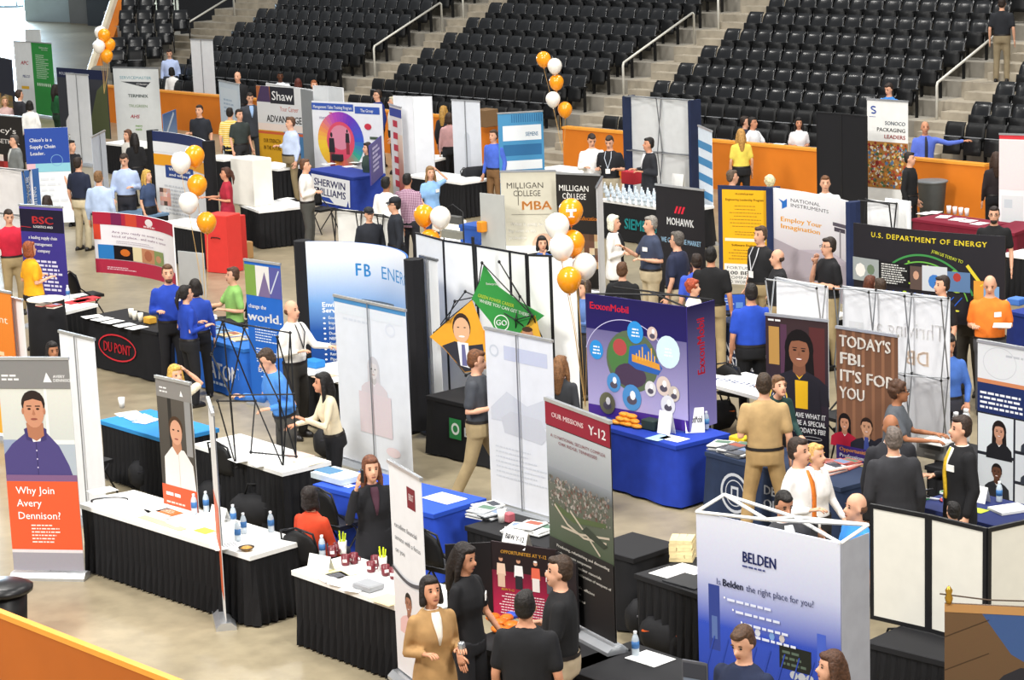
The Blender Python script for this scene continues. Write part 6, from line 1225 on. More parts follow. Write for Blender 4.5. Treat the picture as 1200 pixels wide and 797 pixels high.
    for sg, J in zip((-1, 1), aj):
        d = J[2]-J[1]; d /= np.linalg.norm(d); ref = V(0, 0, 1) if abs(d[2]) < .8 else V(0, -1, 0)
        sd = np.cross(d, ref); sd /= np.linalg.norm(sd); nm = np.cross(sd, d)
        if abs(d[2]) >= .8: sd, nm = -nm, sd
        o = J[2]; hn.loft([[o+d*q+sd*(wd*math.cos(m_*math.pi/4))+nm*(.016*math.sin(m_*math.pi/4)) for m_ in range(8)] for q, wd in ((-.02, .026), (.02, .034), (.06, .042), (.09, .04))])
        cu = nm*-1 if abs(d[2]) < .8 else V(0, -.5, 0)-sd*sg*.4
        for f, (po, ln) in enumerate(((-.030, .062), (-.010, .075), (.011, .07), (.030, .052))):
            b0 = o+d*.085+sd*po; hn.path([b0, b0+d*ln*.5+cu*.006, b0+d*ln*.85+cu*.024, b0+d*ln*.95+cu*.04], [.009, .0088, .008, .006], 5)
        ts = sd*(-1 if np.dot(sd, V(-sg, -.6, 0.3)) < 0 else 1); b0 = o+d*.03+ts*.03; hn.path([b0, b0+ts*.025+d*.03+cu*.008, b0+ts*.03+d*.06+cu*.02], [.012, .0105, .008], 5)
    remesh('body', bd, mat(SK.get(skin, skin), .55, var=.06, scale=14, spec=.3), t, min(vox*.9, .022), 3, hn)
    for sg in (-1, 1):
        e = MB(); ellH(e, (sg*.031, -.067, .006), (.013, .0075, .0075), 7, 5); e.obj('eye', mat('#1d130f', .3), t, True)
        e = MB(); ellH(e, (sg*.032, -.068, .028), (.02, .007, .005), 7, 5); e.obj('eyebrow', mat(hc, .8), t, True)
    e = MB(); ellH(e, (0, -.084, -.068), (.024, .008, .007), 8, 5); e.obj('mouth', mat('#8a4a40', .6), t, True)
    # hair
    hr = MB()
    if hair != 'bald':
        g = 1.08 if hair in ('curly', 'long', 'bob') else 1.0
        ellH(hr, (0, .034, .040), (.081*g, .088*g, .09*g)); ellH(hr, (0, .048, -.018), (.078*g, .068*g, .075)); ellH(hr, (0, -.03, .088), (.058*g, .05, .03))
        for sg in (-1, 1): ellH(hr, (sg*.07*g, .022, .0), (.016, .042, .042), 8, 6)
    else:
        ellH(hr, (0, .045, -.02), (.08, .068, .05)); [ellH(hr, (sg*.07, .02, -.01), (.015, .04, .025), 8, 6) for sg in (-1, 1)]
    if hair == 'long':
        hr.path([H((0, .07, .0)), H((0, .095, -.12)), H((0, .1, -.30))], [.08, .078, .05], 10, True)
        for sg in (-1, 1): hr.path([H((sg*.07, .0, .03)), H((sg*.088, .01, -.1)), H((sg*.09, .0, -.24))], [.026, .032, .022], 8, True)
    if hair == 'bob':
        for sg in (-1, 1): hr.path([H((sg*.07, .015, .03)), H((sg*.082, .015, -.1))], [.032, .034], 8, True)
        ellH(hr, (0, .06, -.07), (.085, .06, .07))
    if hair == 'tail': ellH(hr, (0, .12, .03), (.03, .035, .03), 8, 6); hr.path([H((0, .13, .02)), H((0, .155, -.1)), H((0, .14, -.22))], [.03, .032, .015], 8, True)
    if hair == 'curly':
        R_ = random.Random(int(x*7+y))
        for i in range(26):
            u, v_ = R_.uniform(0, 6.28), R_.uniform(-.3, 1); q = math.sqrt(max(0, 1-v_*v_)); p_ = (q*math.cos(u)*.085, .03+q*math.sin(u)*.09, .03+v_*.095)
            if p_[1] > -.055 or p_[2] > .085: ellH(hr, p_, (.026, .026, .026), 6, 5)
    if beard: ellH(hr, (0, -.045, -.09), (.055, .05, .04))
    remesh('hair', hr, mat(hc, .6, var=.4, scale=45, spec=.4, bump=.6), t, .0145 if D < 38 else .019, 2)
    # clothes
    lo = .035 if tuck and not jac else -.13
    if jac: slv = 'none'
    sh = MB(); sh.loft([ring(zr, (.013 if zr > .07 else .004) if tuck and not jac else .016) for zr in [lo, lo+.05, .12, .2, .3, .38, .44, .48, .515, .535]])
    if slv != 'none':
        for J in aj:
            if slv == 'short': sh.path([J[0], J[0]*.55+J[1]*.45, J[0]*.28+J[1]*.72], [.064*k, .062*k, .06*k], 10, True)
            else: sh.path([J[0], (J[0]+J[1])/2, J[1], J[1]*.08+J[2]*.92], [.062*k, .058*k, .053*k, .04*k], 10, True)
    sh.path([up((0, .012, .5)), up((0, .004, .555))], [.075*k, .066*k], 10)
    main = top
    remesh('shirt' if not skirt == 'dress' else 'dress', sh, mat(main, .85, var=.10, scale=10) if not stripe else stripe, t, vox, 3)
    if jac:
        jk = MB(); jk.loft([ring(zr, .024+(.012 if zr < .0 else 0)) for zr in (-.2, -.1, .02, .12, .2, .3, .38, .44, .48, .52, .545)])
        for J in aj: jk.path([J[0], (J[0]+J[1])/2, J[1], J[1]*.15+J[2]*.85], [.07*k, .066*k, .06*k, .048*k], 10, True)
        remesh('jacket', jk, mat(jac, .85, var=.12, scale=10), t, vox, 3)
        patch([.53, .48, .42, .34, .26]+([.12, -.05, -.15] if vneck else []), .34, .04 if not vneck else .38, .026).obj('shirt_front', mat(vneck or top, .8), t, True)
    if tie: patch([.53, .49, .42, .3, .12, .06], .10, .17, .034 if jac else .02, 2).obj('tie', mat(tie, .6, var=.2, scale=40), t, True)
    if lan:
        for sg in (-1, 1): MB().path([surf(sg*.5, .535, .03), surf(sg*.3, .42, .03), surf(0, .22, .03)], .007, 5).obj('lanyard', mat(lan, .6), t)
    if lan or badge:
        th = 0 if lan else .45; q = surf(th, .19 if lan else .36, .03); o = MB().box(-.045, -.004, -.06 if lan else -.03, .045, .004, .03).obj('badge', mat('#f4f2ee', .5), t); o.location = q; o.rotation_euler = (0, 0, th)
    wl = .06 if tuck else -.02
    if skirt:
        sk = MB(); zs = [(.10, .006), (.0, .02), (-.12, .03), (-.3, .035), (-.46, .03)]
        if seat: sk.loft([[V(v[0], v[1]-.18, v[2]) for v in ring(.02, .05)], ring(.1, .01)])
        else:
            sk.loft([[V(p[0], p[1], pz+zr) for p in [V((.172+o_)*math.sin(2*math.pi*j/16), -(.122+o_)*math.cos(2*math.pi*j/16), 0) for j in range(16)]] for zr, o_ in reversed(zs)])
        remesh('skirt', sk, mat(bot, .85, var=.1), t, vox, 2)
    else:
        pt = MB(); pt.loft([ring(zr, .018) for zr in (-.12, -.06, 0, wl)])
        for J in legsJ: pt.path([J[0]+V(0, 0, .0), (J[0]+J[1])/2, J[1], J[1]*.4+J[2]*.6, J[2]+V(0, 0, -.02)], [.098, .088, .072, .068, .064], 10, True)
        remesh('trousers', pt, mat(bot, .85, var=.1, scale=10), t, vox, 3)
        if tuck and not jac: MB().loft([ring(.04, .024), ring(.07, .022)], False).obj('belt', mat('#1c1613', .5), t, True)
    if SHOE is None:
        m2 = MB(); m2.loft([[(.043*w_*math.cos(q*math.pi/5), .135*math.sin(q*math.pi/5)*l_-.05, z_) for q in range(10)] for z_, w_, l_ in ((0, 1, 1), (.03, 1.05, 1), (.06, .95, .85), (.085, .8, .45))]); SHOE = m2
    me = mkmesh('shoe', SHOE.v, SHOE.f, True); me.materials.append(mat(shoe, .4, spec=.5))
    for J in legsJ: o = link('shoe', me, None, t); o.location = (J[2][0], J[2][1]+.02, max(0, J[2][2]-.09))
    if glasses:
        g = MB()
        for sg in (-1, 1):
            g.path([H((sg*.032+.024*math.cos(q*1.05), -.097, .006+.016*math.sin(q*1.05))) for q in range(7)], .0025, 4); g.path([H((sg*.056, -.095, .01)), H((sg*.08, .0, .005))], .0025, 4)
        g.obj('glasses', BLKT, t)
    if cap:
        cp = MB(); ellH(cp, (0, .018, .065), (.092, .105, .07)); remesh('cap', cp, mat(cap, .7), t, .014, 2)
        v = MB(); v.add([H((.075*math.sin(q), -.075-.06*math.cos(q), .045-.012*math.cos(q))) for q in (-1.4, -.7, 0, .7, 1.4)]+[H((.08*math.sin(q), -.06*math.cos(q), .05)) for q in (1.4, 0, -1.4)]+[H((.075*math.sin(q), -.075-.06*math.cos(q), .035-.012*math.cos(q))) for q in (-1.4, -.7, 0, .7, 1.4)], [(0, 1, 2, 3, 4, 5, 6, 7), (12, 11, 10, 9, 8), (0, 8, 9, 1), (1, 9, 10, 2), (2, 10, 11, 3), (3, 11, 12, 4)]); v.obj('visor', mat(cap, .3), t)
    if hold:   # things held in the right hand are separate objects
        w_ = aj[1][2]; d_ = aj[1][2]-aj[1][1]; d_ /= np.linalg.norm(d_); q = (w_+d_*.09)*s; q = V(q[0]*c-q[1]*sn, q[0]*sn+q[1]*c, q[2])+V(P[0], P[1], z)
        if hold[0] == 'paper': o = MB().box(-.11, -.14, .012, .11, .14, .016).obj('held_paper', mat('#f4f4f2', .6), None, False, q, rzd); tag(o, hold[1], 'paper')
        elif hold[0] == 'phone': o = MB().loft([[(-.025, -.006, z_), (.025, -.006, z_), (.025, .006, z_), (-.025, .006, z_)] for z_ in (-.05, .07)]).obj('mobile_phone', BLKT, None, False, q, rzd+.3); tag(o, hold[1], 'phone')
        elif hold[0] == 'can': o = MB().lathe([(.025, -.04), (.03, -.03), (.03, .05), (.025, .06)], n=12).obj('drink_can', mat('#c8ccd0', .25, metal=.8), None, True, q, rzd); tag(o, hold[1], 'can')
    return t
def finish_people():
    bpy.context.view_layer.update(); dg = bpy.context.evaluated_depsgraph_get(); new = []
    for o, m, ex in REM: new.append(bpy.data.meshes.new_from_object(o.evaluated_get(dg)))
    tri = 0
    for (o, m, ex), me in zip(REM, new):
        if ex is not None:
            n = len(me.vertices); v = np.zeros(n*3); me.vertices.foreach_get('co', v); Fc = [tuple(p.vertices) for p in me.polygons]
            b = MB(); b.v = [tuple(q) for q in v.reshape(-1, 3)]; b.f = Fc; b.add(ex.v, ex.f); me2 = b.mesh('body', True); bpy.data.meshes.remove(me); me = me2
        me.materials.clear(); me.materials.append(m); o.modifiers.clear(); o.data = me; me.name = o.name.split('.')[0]; tri += 2*len(me.polygons)
    print('people tris', tri)
def band_mat(c1, c2, sc, axis=2, check=False):
    m = bpy.data.materials.new('patterned_cloth'); m.use_nodes = True; nt = m.node_tree; b = nt.nodes['Principled BSDF']; b.inputs['Roughness'].default_value = .85
    tc = nt.nodes.new('ShaderNodeTexCoord'); w_ = nt.nodes.new('ShaderNodeTexWave'); w_.bands_direction = 'XYZ'[axis]; w_.inputs['Scale'].default_value = sc
    r = nt.nodes.new('ShaderNodeValToRGB'); r.color_ramp.elements[0].position = .45; r.color_ramp.elements[1].position = .55; r.color_ramp.elements[0].color = lin(c1)+(1,); r.color_ramp.elements[1].color = lin(c2)+(1,)
    nt.links.new(tc.outputs['Object'], w_.inputs['Vector']); nt.links.new(w_.outputs['Fac'], r.inputs['Fac'])
    if check:
        w2 = nt.nodes.new('ShaderNodeTexWave'); w2.bands_direction = 'X'; w2.inputs['Scale'].default_value = sc; mx = nt.nodes.new('ShaderNodeMath'); mx.operation = 'ADD'; nt.links.new(tc.outputs['Object'], w2.inputs['Vector'])
        m2 = nt.nodes.new('ShaderNodeMath'); m2.operation = 'MULTIPLY'; m2.inputs[1].default_value = .5; nt.links.new(w_.outputs['Fac'], mx.inputs[0]); nt.links.new(w2.outputs['Fac'], mx.inputs[1]); nt.links.new(mx.outputs[0], m2.inputs[0]); nt.links.new(m2.outputs[0], r.inputs['Fac'])
    nt.links.new(r.outputs['Color'], b.inputs['Base Color']); return m
KH = '#a8936c'; BK = '#1a1a1d'; NV = '#1f2740'
# --- foreground
person(503, 676, 'woman in tan blazer holding a drink can, looking up', 25, 1.66, fem=1, skin='m', hair='bob', hc='#1d1512', top='#e8e0d4', jac='#a98456', bot='#2a2622', arms=('bent', 'bent'), nod=-8, hold=('can', 'silver drink can held by the woman in the tan blazer'))
person(547, 638, 'woman in black polo with white badge and long dark hair', 60, 1.72, fem=1, skin='m', hair='long', hc='#1d1512', top=BK, bot='#1f1f23', tuck=False, arms=('down', 'low'), badge=1, nod=12)
person(615, 692, 'man in black polo with back to the camera before the red triptych', 165, 1.78, skin='m', hair='short', hc='#17120f', top=BK, bot='#2a2a2e', b=1.2)
person(655, 651, 'man in black polo and khakis looking left beside the aerial photo banner', -95, 1.82, skin='l', hc='#3a2a1e', top='#19191b', bot='#b8a68a', arms=('bent', 'low'), b=1.1, yaw=10)
person(434, 535, 'woman in black skirt suit talking on a phone', 18, 1.70, fem=1, hair='long', hc='#6a3f2a', top='#4a2a38', jac='#1b1b1f', bot='#1d1d21', skirt=1, arms=('phone', 'down'), hold=None)
_q = person(363, 570, 'seated woman in orange cardigan seen from behind', 150, 1.64, fem=1, hair='bob', hc='#1f1613', top='#d8492a', slv='long', bot='#2a2a30', legs='sit', arms=('low', 'low'), tuck=False)
fchair(0, 0, 'black folding chair of the woman in the orange cardigan', _q.rotation_euler[2], pos=np.array(_q.location)*[1, 1, 0])
person(306, 411, 'man in blue dress shirt bending over papers before the truss', -65, 1.82, hair='short', hc='#3a2a1e', top='#4a86d0', slv='long', bot='#4c4a46', arms=('point', 'bent'), lean=16, nod=30)
person(341, 352, 'balding man in white shirt with black lanyard', 60, 1.80, hair='bald', hc='#5a3a26', top='#f0ece6', slv='long', bot='#33302c', arms=('bent', 'reach'), lan='#1a1a1c')
person(377, 437, 'woman in cream blouse with long black hair leaning left', -75, 1.62, fem=1, skin='m', hair='long', hc='#120e0d', top='#e6d8b8', slv='long', bot=BK, arms=('reach', 'point'), lean=10)
person(205, 428, 'blonde woman behind the narrow portrait banner reaching up to a pole', 35, 1.66, fem=1, hair='long', hc='#c9a04a', top='#e8dcc0', slv='short', bot='#26262a', arms=('bent', 'head'))
person(560, 410, 'man in grey polo and khakis walking right in the centre aisle', 75, 1.82, hair='short', hc='#6a4226', top='#43464c', bot='#a3906c', arms=('bent', 'reach'), legs='walk', b=1.1, yaw=10, nod=10)
person(657, 417, 'woman with brown hair behind the tall pale pull-up', 150, 1.66, fem=1, hair='long', hc='#7a5434', top='#3a3c40', slv='long', bot=BK)
person(462, 398, 'person in grey shirt mostly hidden behind the broad pale pull-up', 80, 1.72, lean=38, nod=-20, tuck=False, top='#7a828c', slv='long', bot='#2a2a2e', arms=('low', 'bent'))
person(895, 437, 'man in khaki uniform seen from behind at the navy seal table', 175, 1.83, skin='l', hc='#3a2c20', top='#b5976a', bot='#ab8d60', arms=('down', 'bent'), b=1.05, legs='apart')
person(912, 441, 'brown-haired woman in dark green top behind the navy seal table', 20, 1.62, fem=1, hair='curly', hc='#6a4a2e', top='#1f3b38', slv='long', bot=BK, arms=('down', 'reach'), lean=20, nod=-12)
person(936, 513, 'man in white shirt and orange tie looking right', 55, 1.84, hair='short', hc='#2f2119', top='#f3f1ee', slv='long', bot='#3a3a40', tie='#e07a2a', arms=('bent', 'down'), b=1.05)
person(956, 520, 'blonde woman in white shirt beside the orange tie man', 50, 1.63, fem=1, hair='tail', hc='#c89a58', top='#eeeae6', slv='long', bot='#2a2a2e', arms=('down', 'low'))
person(921, 578, 'dark-haired man in grey jacket behind the cable pop-up', 20, 1.72, skin='m', hc='#17120f', top='#d8d8da', jac='#3c3c40', bot=BK, nod=20)
person(1003, 578, 'bald man in bright blue polo looking left behind the cable pop-up', -75, 1.76, hair='bald', hc='#5a3a26', top='#3a8ad8', bot='#3a3a3e', badge=1, b=1.1)
person(866, 737, 'man in navy jacket with white stripes at the bottom edge', -40, 1.80, hair='short', hc='#4a3220', top=NV, slv='long', bot=BK, tuck=False, arms=('bent', 'bent'), nod=22, badge=1)
person(973, 763, 'brown-haired woman at the bottom edge before the cable pop-up', -80, 1.64, fem=1, hair='long', hc='#4e3222', top='#2a3350', bot=BK)
person(1044, 486, 'man in dark suit facing the camera before the brown headline banner', 10, 1.76, skin='t', hair='bald', hc='#3a3430', top='#e8e6e4', jac='#26262b', bot='#26262b', tie='#3a3a44')
person(1047, 500, 'grey-haired man in charcoal suit seen from behind', 185, 1.80, hair='short', hc='#6a5f58', top='#d8d8d8', jac='#2f2f33', bot='#2c2c30', b=1.1)
person(1126, 487, 'man in black suit with yellow tie looking left', -80, 1.84, hair='short', hc='#2f2018', top='#f0eeea', jac='#17171a', bot='#1a1a1e', tie='#d8b02a', badge=1, arms=('bent', 'down'))
person(1117, 588, 'dark-haired head just behind the cream folding display', 200, 1.30, hc='#120f0e', top='#2a2a30', bot=BK)
person(1053, 446, 'woman in grey blouse and glasses behind the suited men', 70, 1.69, fem=1, skin='t', hair='curly', hc='#4a2f1e', top='#55595f', slv='short', bot='#2a2a2e', lean=5, arms=('reach', 'reach'), glasses=1, b=1.25, tuck=False)
person(1113, 393, 'woman with long black hair in blue shirt looking down', 5, 1.66, fem=1, skin='m', hair='long', hc='#151010', top='#4a72c0', slv='long', bot='#3a3a44', arms=('low', 'low'), nod=18)
# --- middle right
person(1160, 324, 'man in orange polo looking down, right side', -15, 1.80, hair='bald', hc='#6a4a34', top='#ee7d2b', bot='#4a4a4e', arms=('bent', 'bent'), nod=22, b=1.1, badge=1, hold=('paper', 'paper held by the man in the orange polo'))
person(1104, 323, 'man with short dark hair in black shirt before the globe backdrop', -70, 1.76, hc='#2a1d16', top=BK, bot='#2a2a2e')
person(1131, 309, 'man in black polo and dark cap bending behind the orange polo man', -40, 1.80, hc='#1d1613', top='#1d1f22', bot='#3a3630', nod=25, lan='#c8c8cc', lean=8)
person(1165, 242, 'bearded man in black with sunglasses on his head, right border', -15, 1.80, hc='#241a15', top='#1a1a1c', bot='#2a2a2e', beard=1, glasses=1)
person(1020, 323, 'reddish-haired head before the black globe backdrop', 150, 1.66, fem=1, hair='bob', hc='#5a3020', top='#3a3a44', bot=BK)
person(1031, 326, 'dark-haired head beside the reddish one before the globe backdrop', 200, 1.68, hc='#3a2a1e', top='#2a2c34', bot=BK)
person(971, 278, 'man in black shirt with glasses and hand on chin', -70, 1.86, hc='#2a1e17', top='#1b1b1e', bot='#a8956f', arms=('chin', 'cross'), glasses=1)
person(891, 265, 'man in black polo with lanyard looking left before the yellow poster', -55, 1.84, hc='#4a3626', top='#1c1c1e', bot=KH, lan='#d8d8dc', b=1.15)
person(911, 292, 'bald man with glasses on his head in black shirt', -85, 1.72, hair='bald', hc='#3a2a20', top='#1f1f22', bot=KH, b=1.1)
person(880, 332, 'man in royal blue polo seen from behind', 185, 1.80, skin='m', hc='#1d1613', top='#2449b4', bot='#19191c', b=1.15)
person(833, 289, 'man in black polo and khakis seen from behind', 165, 1.82, skin='m', hc='#120f0e', top='#1a1a1c', bot=KH, arms=('down', 'down'))
person(816, 297, 'man in blue shirt partly hidden by the black polo man', 190, 1.70, hc='#2a1e17', top='#3a55c0', bot='#3a3a3e')
person(812, 327, 'woman with curly red hair in pale top', 60, 1.62, fem=1, hair='curly', hc='#a0452a', top='#ece4dc', bot='#b8a484')
person(793, 271, 'man in navy polo with short grey hair facing left', -120, 1.82, hc='#5a544e', top='#262c44', bot='#cabca0', b=1.15)
person(762, 253, 'grey-haired man in navy polo gesturing to the white-haired woman', -70, 1.82, hc='#8a857e', top='#3a4258', bot='#c8b898', arms=('point', 'bent'), badge=1, b=1.1)
person(719, 252, 'white-haired woman in white jacket talking to the gesturing man', 70, 1.70, fem=1, hair='bob', hc='#e6ddc8', top='#1d1d20', jac='#e8e6e2', vneck='#1d1d20', bot='#26262a', arms=('cross', 'cross'))
_q = person(729, 307, 'man with crew cut in black jacket seen from behind, seated', 160, 1.78, hc='#5a3d28', top='#1a1a1c', slv='long', bot=BK, legs='sit', tuck=False)
fchair(0, 0, 'black folding chair under the crew cut man', _q.rotation_euler[2], pos=np.array(_q.location)*[1, 1, 0])
person(684, 328, 'person in blue plaid sleeve left of the purple display', -60, 1.62, fem=1, hair='bob', hc='#3a2a20', top='#5a78b0', slv='long', bot='#3a3a40', arms=('reach', 'bent'))
_q = person(635, 277, 'dark-haired woman resting her face on a hand behind the balloons', 10, 1.66, fem=1, hair='bob', hc='#17110f', top='#3f66b0', bot='#2a2a2e', legs='sit', arms=('chin', 'low'))
fchair(0, 0, 'black folding chair behind the white partitions and balloons', _q.rotation_euler[2], pos=np.array(_q.location)*[1, 1, 0])
# --- middle left
person(196, 310, 'bearded man in royal blue shirt facing the camera', 15, 1.80, hc='#5a3c26', top='#2342a8', slv='long', bot='#1c1c20', beard=1, badge=1, arms=('bent', 'bent'))
person(217, 334, 'woman in blue shirt with dark tied hair beside the bearded man', 120, 1.68, fem=1, hair='tail', hc='#1a1412', top='#2040a4', slv='long', bot='#1a1a1d', arms=('bent', 'bent'))
person(228, 327, 'dark-haired woman half hidden behind the woman with tied hair', 190, 1.66, fem=1, hair='bob', hc='#1f1815', top='#2a48a8', slv='long', bot=BK)
_q = person(272, 313, 'man in light green shirt seated, looking left', -70, 1.76, hc='#4a3020', top='#8fc06a', bot='#2a2a2e', legs='sit', arms=('reach', 'bent'), tuck=False)
fchair(0, 0, 'black folding chair under the man in light green', _q.rotation_euler[2], pos=np.array(_q.location)*[1, 1, 0])
person(34, 283, 'woman in yellow polo seen from behind', 130, 1.70, fem=1, hair='bob', hc='#8a4420', top='#f0a81c', bot='#221e1e', tuck=False, arms=('bent', 'bent'), b=1.15)
person(10, 246, 'young man in red polo at the left edge', 25, 1.76, hc='#2f2018', top='#c8243c', bot=KH, nod=15)
person(55, 229, 'dark-haired woman behind the purple banner', 160, 1.62, fem=1, hair='long', hc='#2a1c16', top='#2a3a6a', bot=BK)
person(91, 184, 'man in navy polo and khakis seen from behind, far left aisle', 150, 1.80, hc='#2a1f18', top='#20263a', bot='#cdbfa0', b=1.1)
person(115, 200, 'man in light blue shirt seen from behind beside the navy polo man', 165, 1.80, hc='#7a5a3a', top='#b4c6e4', slv='long', bot='#bdae90', b=1.05)
person(144, 181, 'man in light blue shirt facing camera and looking down, far left', -10, 1.82, hc='#33251c', top='#aebfe0', slv='long', bot='#2a2a30', nod=25, arms=('low', 'bent'))
person(172, 199, 'blonde head behind the light blue shirt man', 60, 1.58, fem=1, hair='long', hc='#c8a050', top='#3a4a6a', bot=BK)
person(83, 164, 'dark-haired man in black shirt behind the navy polo man', 60, 1.76, hc='#17120f', top='#1f1f24', bot=BK)
person(264, 196, 'woman in dark red dress facing left', -85, 1.68, fem=1, skin='m', hair='tail', hc='#4a2c1e', top='#a8283a', bot='#a0243a', skirt=1, slv='short', arms=('reach', 'bent'), tuck=False)
person(357, 186, 'man in white shirt with folded arms at the royal blue table', 80, 1.80, hc='#5a3a24', top='#eeeae4', slv='long', bot='#4a4a46', arms=('cross', 'cross'))
person(452, 207, 'man in white shirt with black hair seen from behind', 150, 1.76, skin='t', hc='#120e0d', top='#f0eeea', slv='long', bot='#26262a')
person(462, 231, 'police officer in dark uniform and peaked cap', -80, 1.78, hc='#1a1412', top='#23262e', slv='long', bot='#1d2028', cap='#1c1e24', glasses=1)
person(432, 243, 'second officer with only the peaked cap clear of the pop-up', 20, 1.62, hc='#1a1412', top='#23262e', slv='long', bot='#1d2028', cap='#25272d')
person(477, 203, 'man in purple plaid shirt seen from behind', 160, 1.76, skin='m', hc='#14100e', top='#8a5a80', slv='long', bot='#2a2a30', stripe=band_mat('#6a3a5c', '#c8a8b8', 14, 2, True), tuck=False)
person(504, 195, 'young woman in pale blue t-shirt with hand raised to her head', 20, 1.66, fem=1, hair='long', hc='#8a6a44', top='#8ab4e4', bot='#3a4a6a', arms=('low', 'head'), tuck=False, badge=1)
# --- back row
person(22, 105, 'man in dark suit turned away, far left', 130, 1.80, hc='#33241b', top='#e8e8e8', jac='#2a2a30', bot='#2a2a30')
person(34, 118, 'person in white shirt with dark hair beside the dark suit', 200, 1.66, fem=1, hair='bob', hc='#17120f', top='#eeeeec', slv='long', bot='#2a2a30')
person(5, 113, 'blonde woman at the left edge, far back', 20, 1.64, fem=1, hair='bob', hc='#9a7a50', top='#c8a8a4', bot='#3a3a40')
person(65, 99, 'dark-haired woman in green shirt beside the green banner', 130, 1.70, fem=1, hair='long', hc='#1f1613', top='#1f5a34', slv='long', bot='#1f3a2a')
person(16, 158, 'grey-haired man in grey jacket before the black left banner', -60, 1.74, hc='#4a4440', top='#d8d8d4', jac='#7a7d7c', bot='#3a3a3c', b=1.1)
person(149, 152, 'woman with brown hair in pale top below the service logo banner', -40, 1.66, fem=1, hair='long', hc='#5a3a26', top='#d8d4cc', slv='long', bot=BK)
person(157, 156, 'woman with long black hair in black top, back turned', 200, 1.64, fem=1, hair='long', hc='#191312', top='#1c1c1f', slv='long', bot=BK)
person(233, 123, 'man in dark polo before the tall white pull-up', -20, 1.82, hc='#2a1e18', top='#23262e', bot=KH, arms=('bent', 'down'), b=1.1)
person(278, 84, 'bald man in black jacket behind the pale blue pull-up', -20, 1.88, hair='bald', hc='#7a6a5a', top='#1d1d20', slv='long', bot=BK)
person(293, 109, 'man in grey suit and blue shirt before the gold backdrop', 15, 1.80, hc='#2a1e18', top='#9ab8e0', jac='#3a3d44', bot='#33363c', nod=15)
person(269, 126, 'man in yellow striped polo seen from behind', 170, 1.78, hc='#1d1612', top='#e8c23a', bot='#1d1d20', stripe=band_mat('#e8bc2c', '#f0e0a8', 7, 2), b=1.15, tuck=False)
person(280, 128, 'man in dark green shirt beside the yellow striped polo', 40, 1.76, hc='#1d1612', top='#333a38', bot='#2a2a2c')
person(328, 84, 'dark-skinned man in white shirt behind the gold backdrop', 10, 1.80, skin='d', z=.3, hc='#120e0d', top='#e8eef6', slv='long', bot='#2a2a2e', legs='sit')
person(349, 92, 'auburn head peeking over the gold backdrop', 190, 1.68, fem=1, hair='bob', hc='#5a2a22', top='#5a2a3a', bot=BK)
person(368, 94, 'red-haired man in red shirt behind the white partition tops', 20, 1.78, hc='#9a5a34', top='#b82f3c', bot='#2a2a2e')
person(340, 137, 'stout man in light blue shirt and khakis looking left', -60, 1.82, hc='#5a3d28', top='#c4d2ee', slv='long', bot='#8a7a5c', b=1.28, arms=('bent', 'down'))
person(430, 167, 'woman with dark hair seated behind the royal blue table', -60, 1.64, fem=1, hair='long', hc='#231814', top='#3a4a44', bot=BK, legs='sit', z=.12)
person(442, 105, 'man with glasses in navy shirt behind the rainbow backdrop', -60, 1.82, hc='#33251c', top='#23357c', slv='long', bot=BK, glasses=1)
person(460, 113, 'pale-haired man in white shirt beside the man with glasses', -90, 1.78, hc='#b0a68e', top='#e8e6e2', slv='long', bot='#2a2a2e')
person(526, 132, 'woman in pink shirt seen from behind, back middle', 185, 1.70, fem=1, hair='bob', hc='#3a2a20', top='#d8a8a8', slv='long', bot='#26262a')
person(520, 124, 'blonde woman in dark jacket beside the pink shirt woman', 150, 1.72, fem=1, hair='long', hc='#a8803e', top='#26262a', slv='long', bot=BK)
person(578, 152, 'person in blue shirt half hidden by the striped blue pull-up', -40, 1.76, hc='#4a3626', top='#4a6ad0', slv='long', bot='#7a5a3a')
person(694, 158, 'man in white shirt reading papers by the orange wall', 10, 1.80, hc='#2a1e18', top='#f0f0f0', slv='long', bot='#3a3a3e', nod=28, arms=('bent', 'bent'), hold=('paper', 'paper held by the reading man in the white shirt'))
person(713, 160, 'man in black polo with lanyard by the orange wall', -20, 1.80, hc='#33251c', top='#1f2024', bot='#b0a48c', nod=25, lan='#c8d0dc', arms=('bent', 'bent'))
person(760, 161, 'man in dark suit looking left before the grey pop-up back', -75, 1.82, skin='m', hc='#17120f', top='#e4e4e6', jac='#26272c', bot='#26272c', arms=('bent', 'bent'))
person(868, 151, 'blonde woman in yellow top seen from behind', 185, 1.70, fem=1, hair='long', hc='#b88a4a', top='#e8d25a', slv='short', bot='#1d1d20', b=1.1)
person(882, 137, 'man in white shirt holding papers behind the orange wall', 55, 1.80, skin='m', z=.10, legs='sit', hc='#1d1612', top='#eef0f2', slv='short', bot='#2a2a30', tuck=False, arms=('bent', 'reach'), hold=('paper', 'white papers held up behind the orange wall'))
person(873, 136, 'dark-haired man behind the white shirt man at the orange wall', 70, 1.78, z=.03, hc='#2a1e18', top='#2a2e44', bot=BK, legs='sit')
person(936, 138, 'woman in white t-shirt with long black hair seated behind the orange wall', 0, 1.64, z=.25, fem=1, skin='m', hair='long', hc='#151010', top='#f0eef0', bot='#2a2a30', legs='sit', arms=('bent', 'bent'))
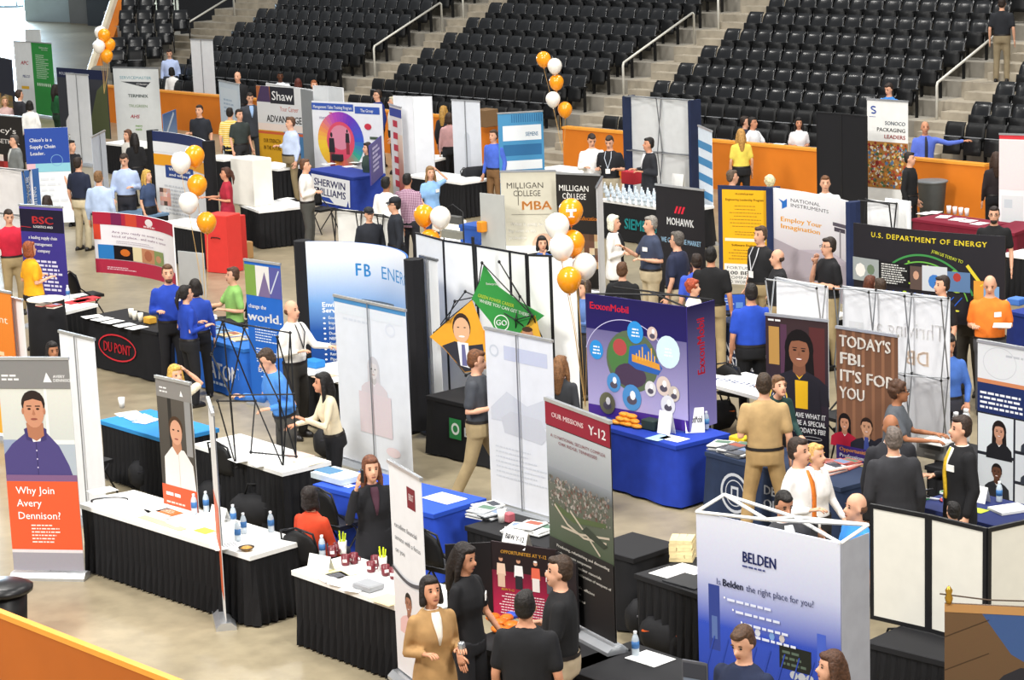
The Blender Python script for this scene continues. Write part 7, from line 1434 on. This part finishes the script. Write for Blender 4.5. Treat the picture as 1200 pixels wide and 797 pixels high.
person(902, 205, 'pale-haired head behind the curved white panel', 180, 1.70, fem=1, hair='curly', hc='#e0d2a8', top='#c8c8cc', bot=BK)
person(858, 199, 'man in grey jacket behind the yellow job poster', 100, 1.76, hc='#5a4a3c', top='#4a4d52', slv='long', bot=BK)
person(967, 206, 'young man in white shirt facing camera, right of the black curtain', -5, 1.80, hc='#6a4426', top='#e8ecf0', slv='long', bot='#2a2a2e')
person(1040, 98, 'man in blue t-shirt seated high in the right block', -50, 1.78, z=tz(0), hc='#2a1e18', top='#3f86d8', bot='#2a2a30', legs='sit', nod=20, tuck=False)
person(1084, 142, 'man in violet-blue shirt and tie lounging with arm outstretched', 0, 1.82, z=tz(-2)+.02, skin='m', hair='bald', hc='#2a1f1a', top='#5a72d0', slv='long', bot='#d0c8b4', tie='#2a2a3a', legs='sit', arms=('low', 'wide'))
person(1066, 178, 'person in black behind the packaging banner', 60, 1.74, hc='#1d1613', top='#1a1a1c', slv='long', bot=BK)
person(1167, 178, 'woman with long brown hair beside the red-edged banner', 180, 1.72, fem=1, hair='long', hc='#3a261c', top='#2a2224', slv='long', bot=BK)
person(1190, -20, 'person in khaki trousers standing on the right-hand stairs', 160, 1.80, z=tz(3), pos=ar(23.85, tt(3)-.2, 0), hc='#2a1e18', top='#23252a', bot='#8a7c62')
person(198, 58, 'man in pale blue shirt seated behind the orange wall, upper left', 0, 1.78, z=tz(-1), hc='#2a1e18', top='#b8c8ec', slv='long', bot='#2a2a30', legs='sit', nod=15)
person(201, 79, 'person in white shirt leaning at the orange wall, upper left', 160, 1.66, fem=1, z=tz(-2), hair='bob', hc='#17120f', top='#eeeeec', slv='long', bot='#2a2a2e', legs='sit')
person(61, 401, 'dark-haired head behind the white pull-up at the left', 30, 1.60, fem=1, skin='t', hair='bob', hc='#17110f', top='#2a2426', bot=BK)
_ph = at(424, 558, 1.55)
o = MB().box(-.012, -.03, -.06, .012, .03, .06).obj('mobile_phone', BLKT, None, False, at(424.5, 557, 1.57)+np.array([0, -.02, 0]), .2); tag(o, 'mobile phone held to the ear of the woman in the skirt suit', 'phone')
finish_people()
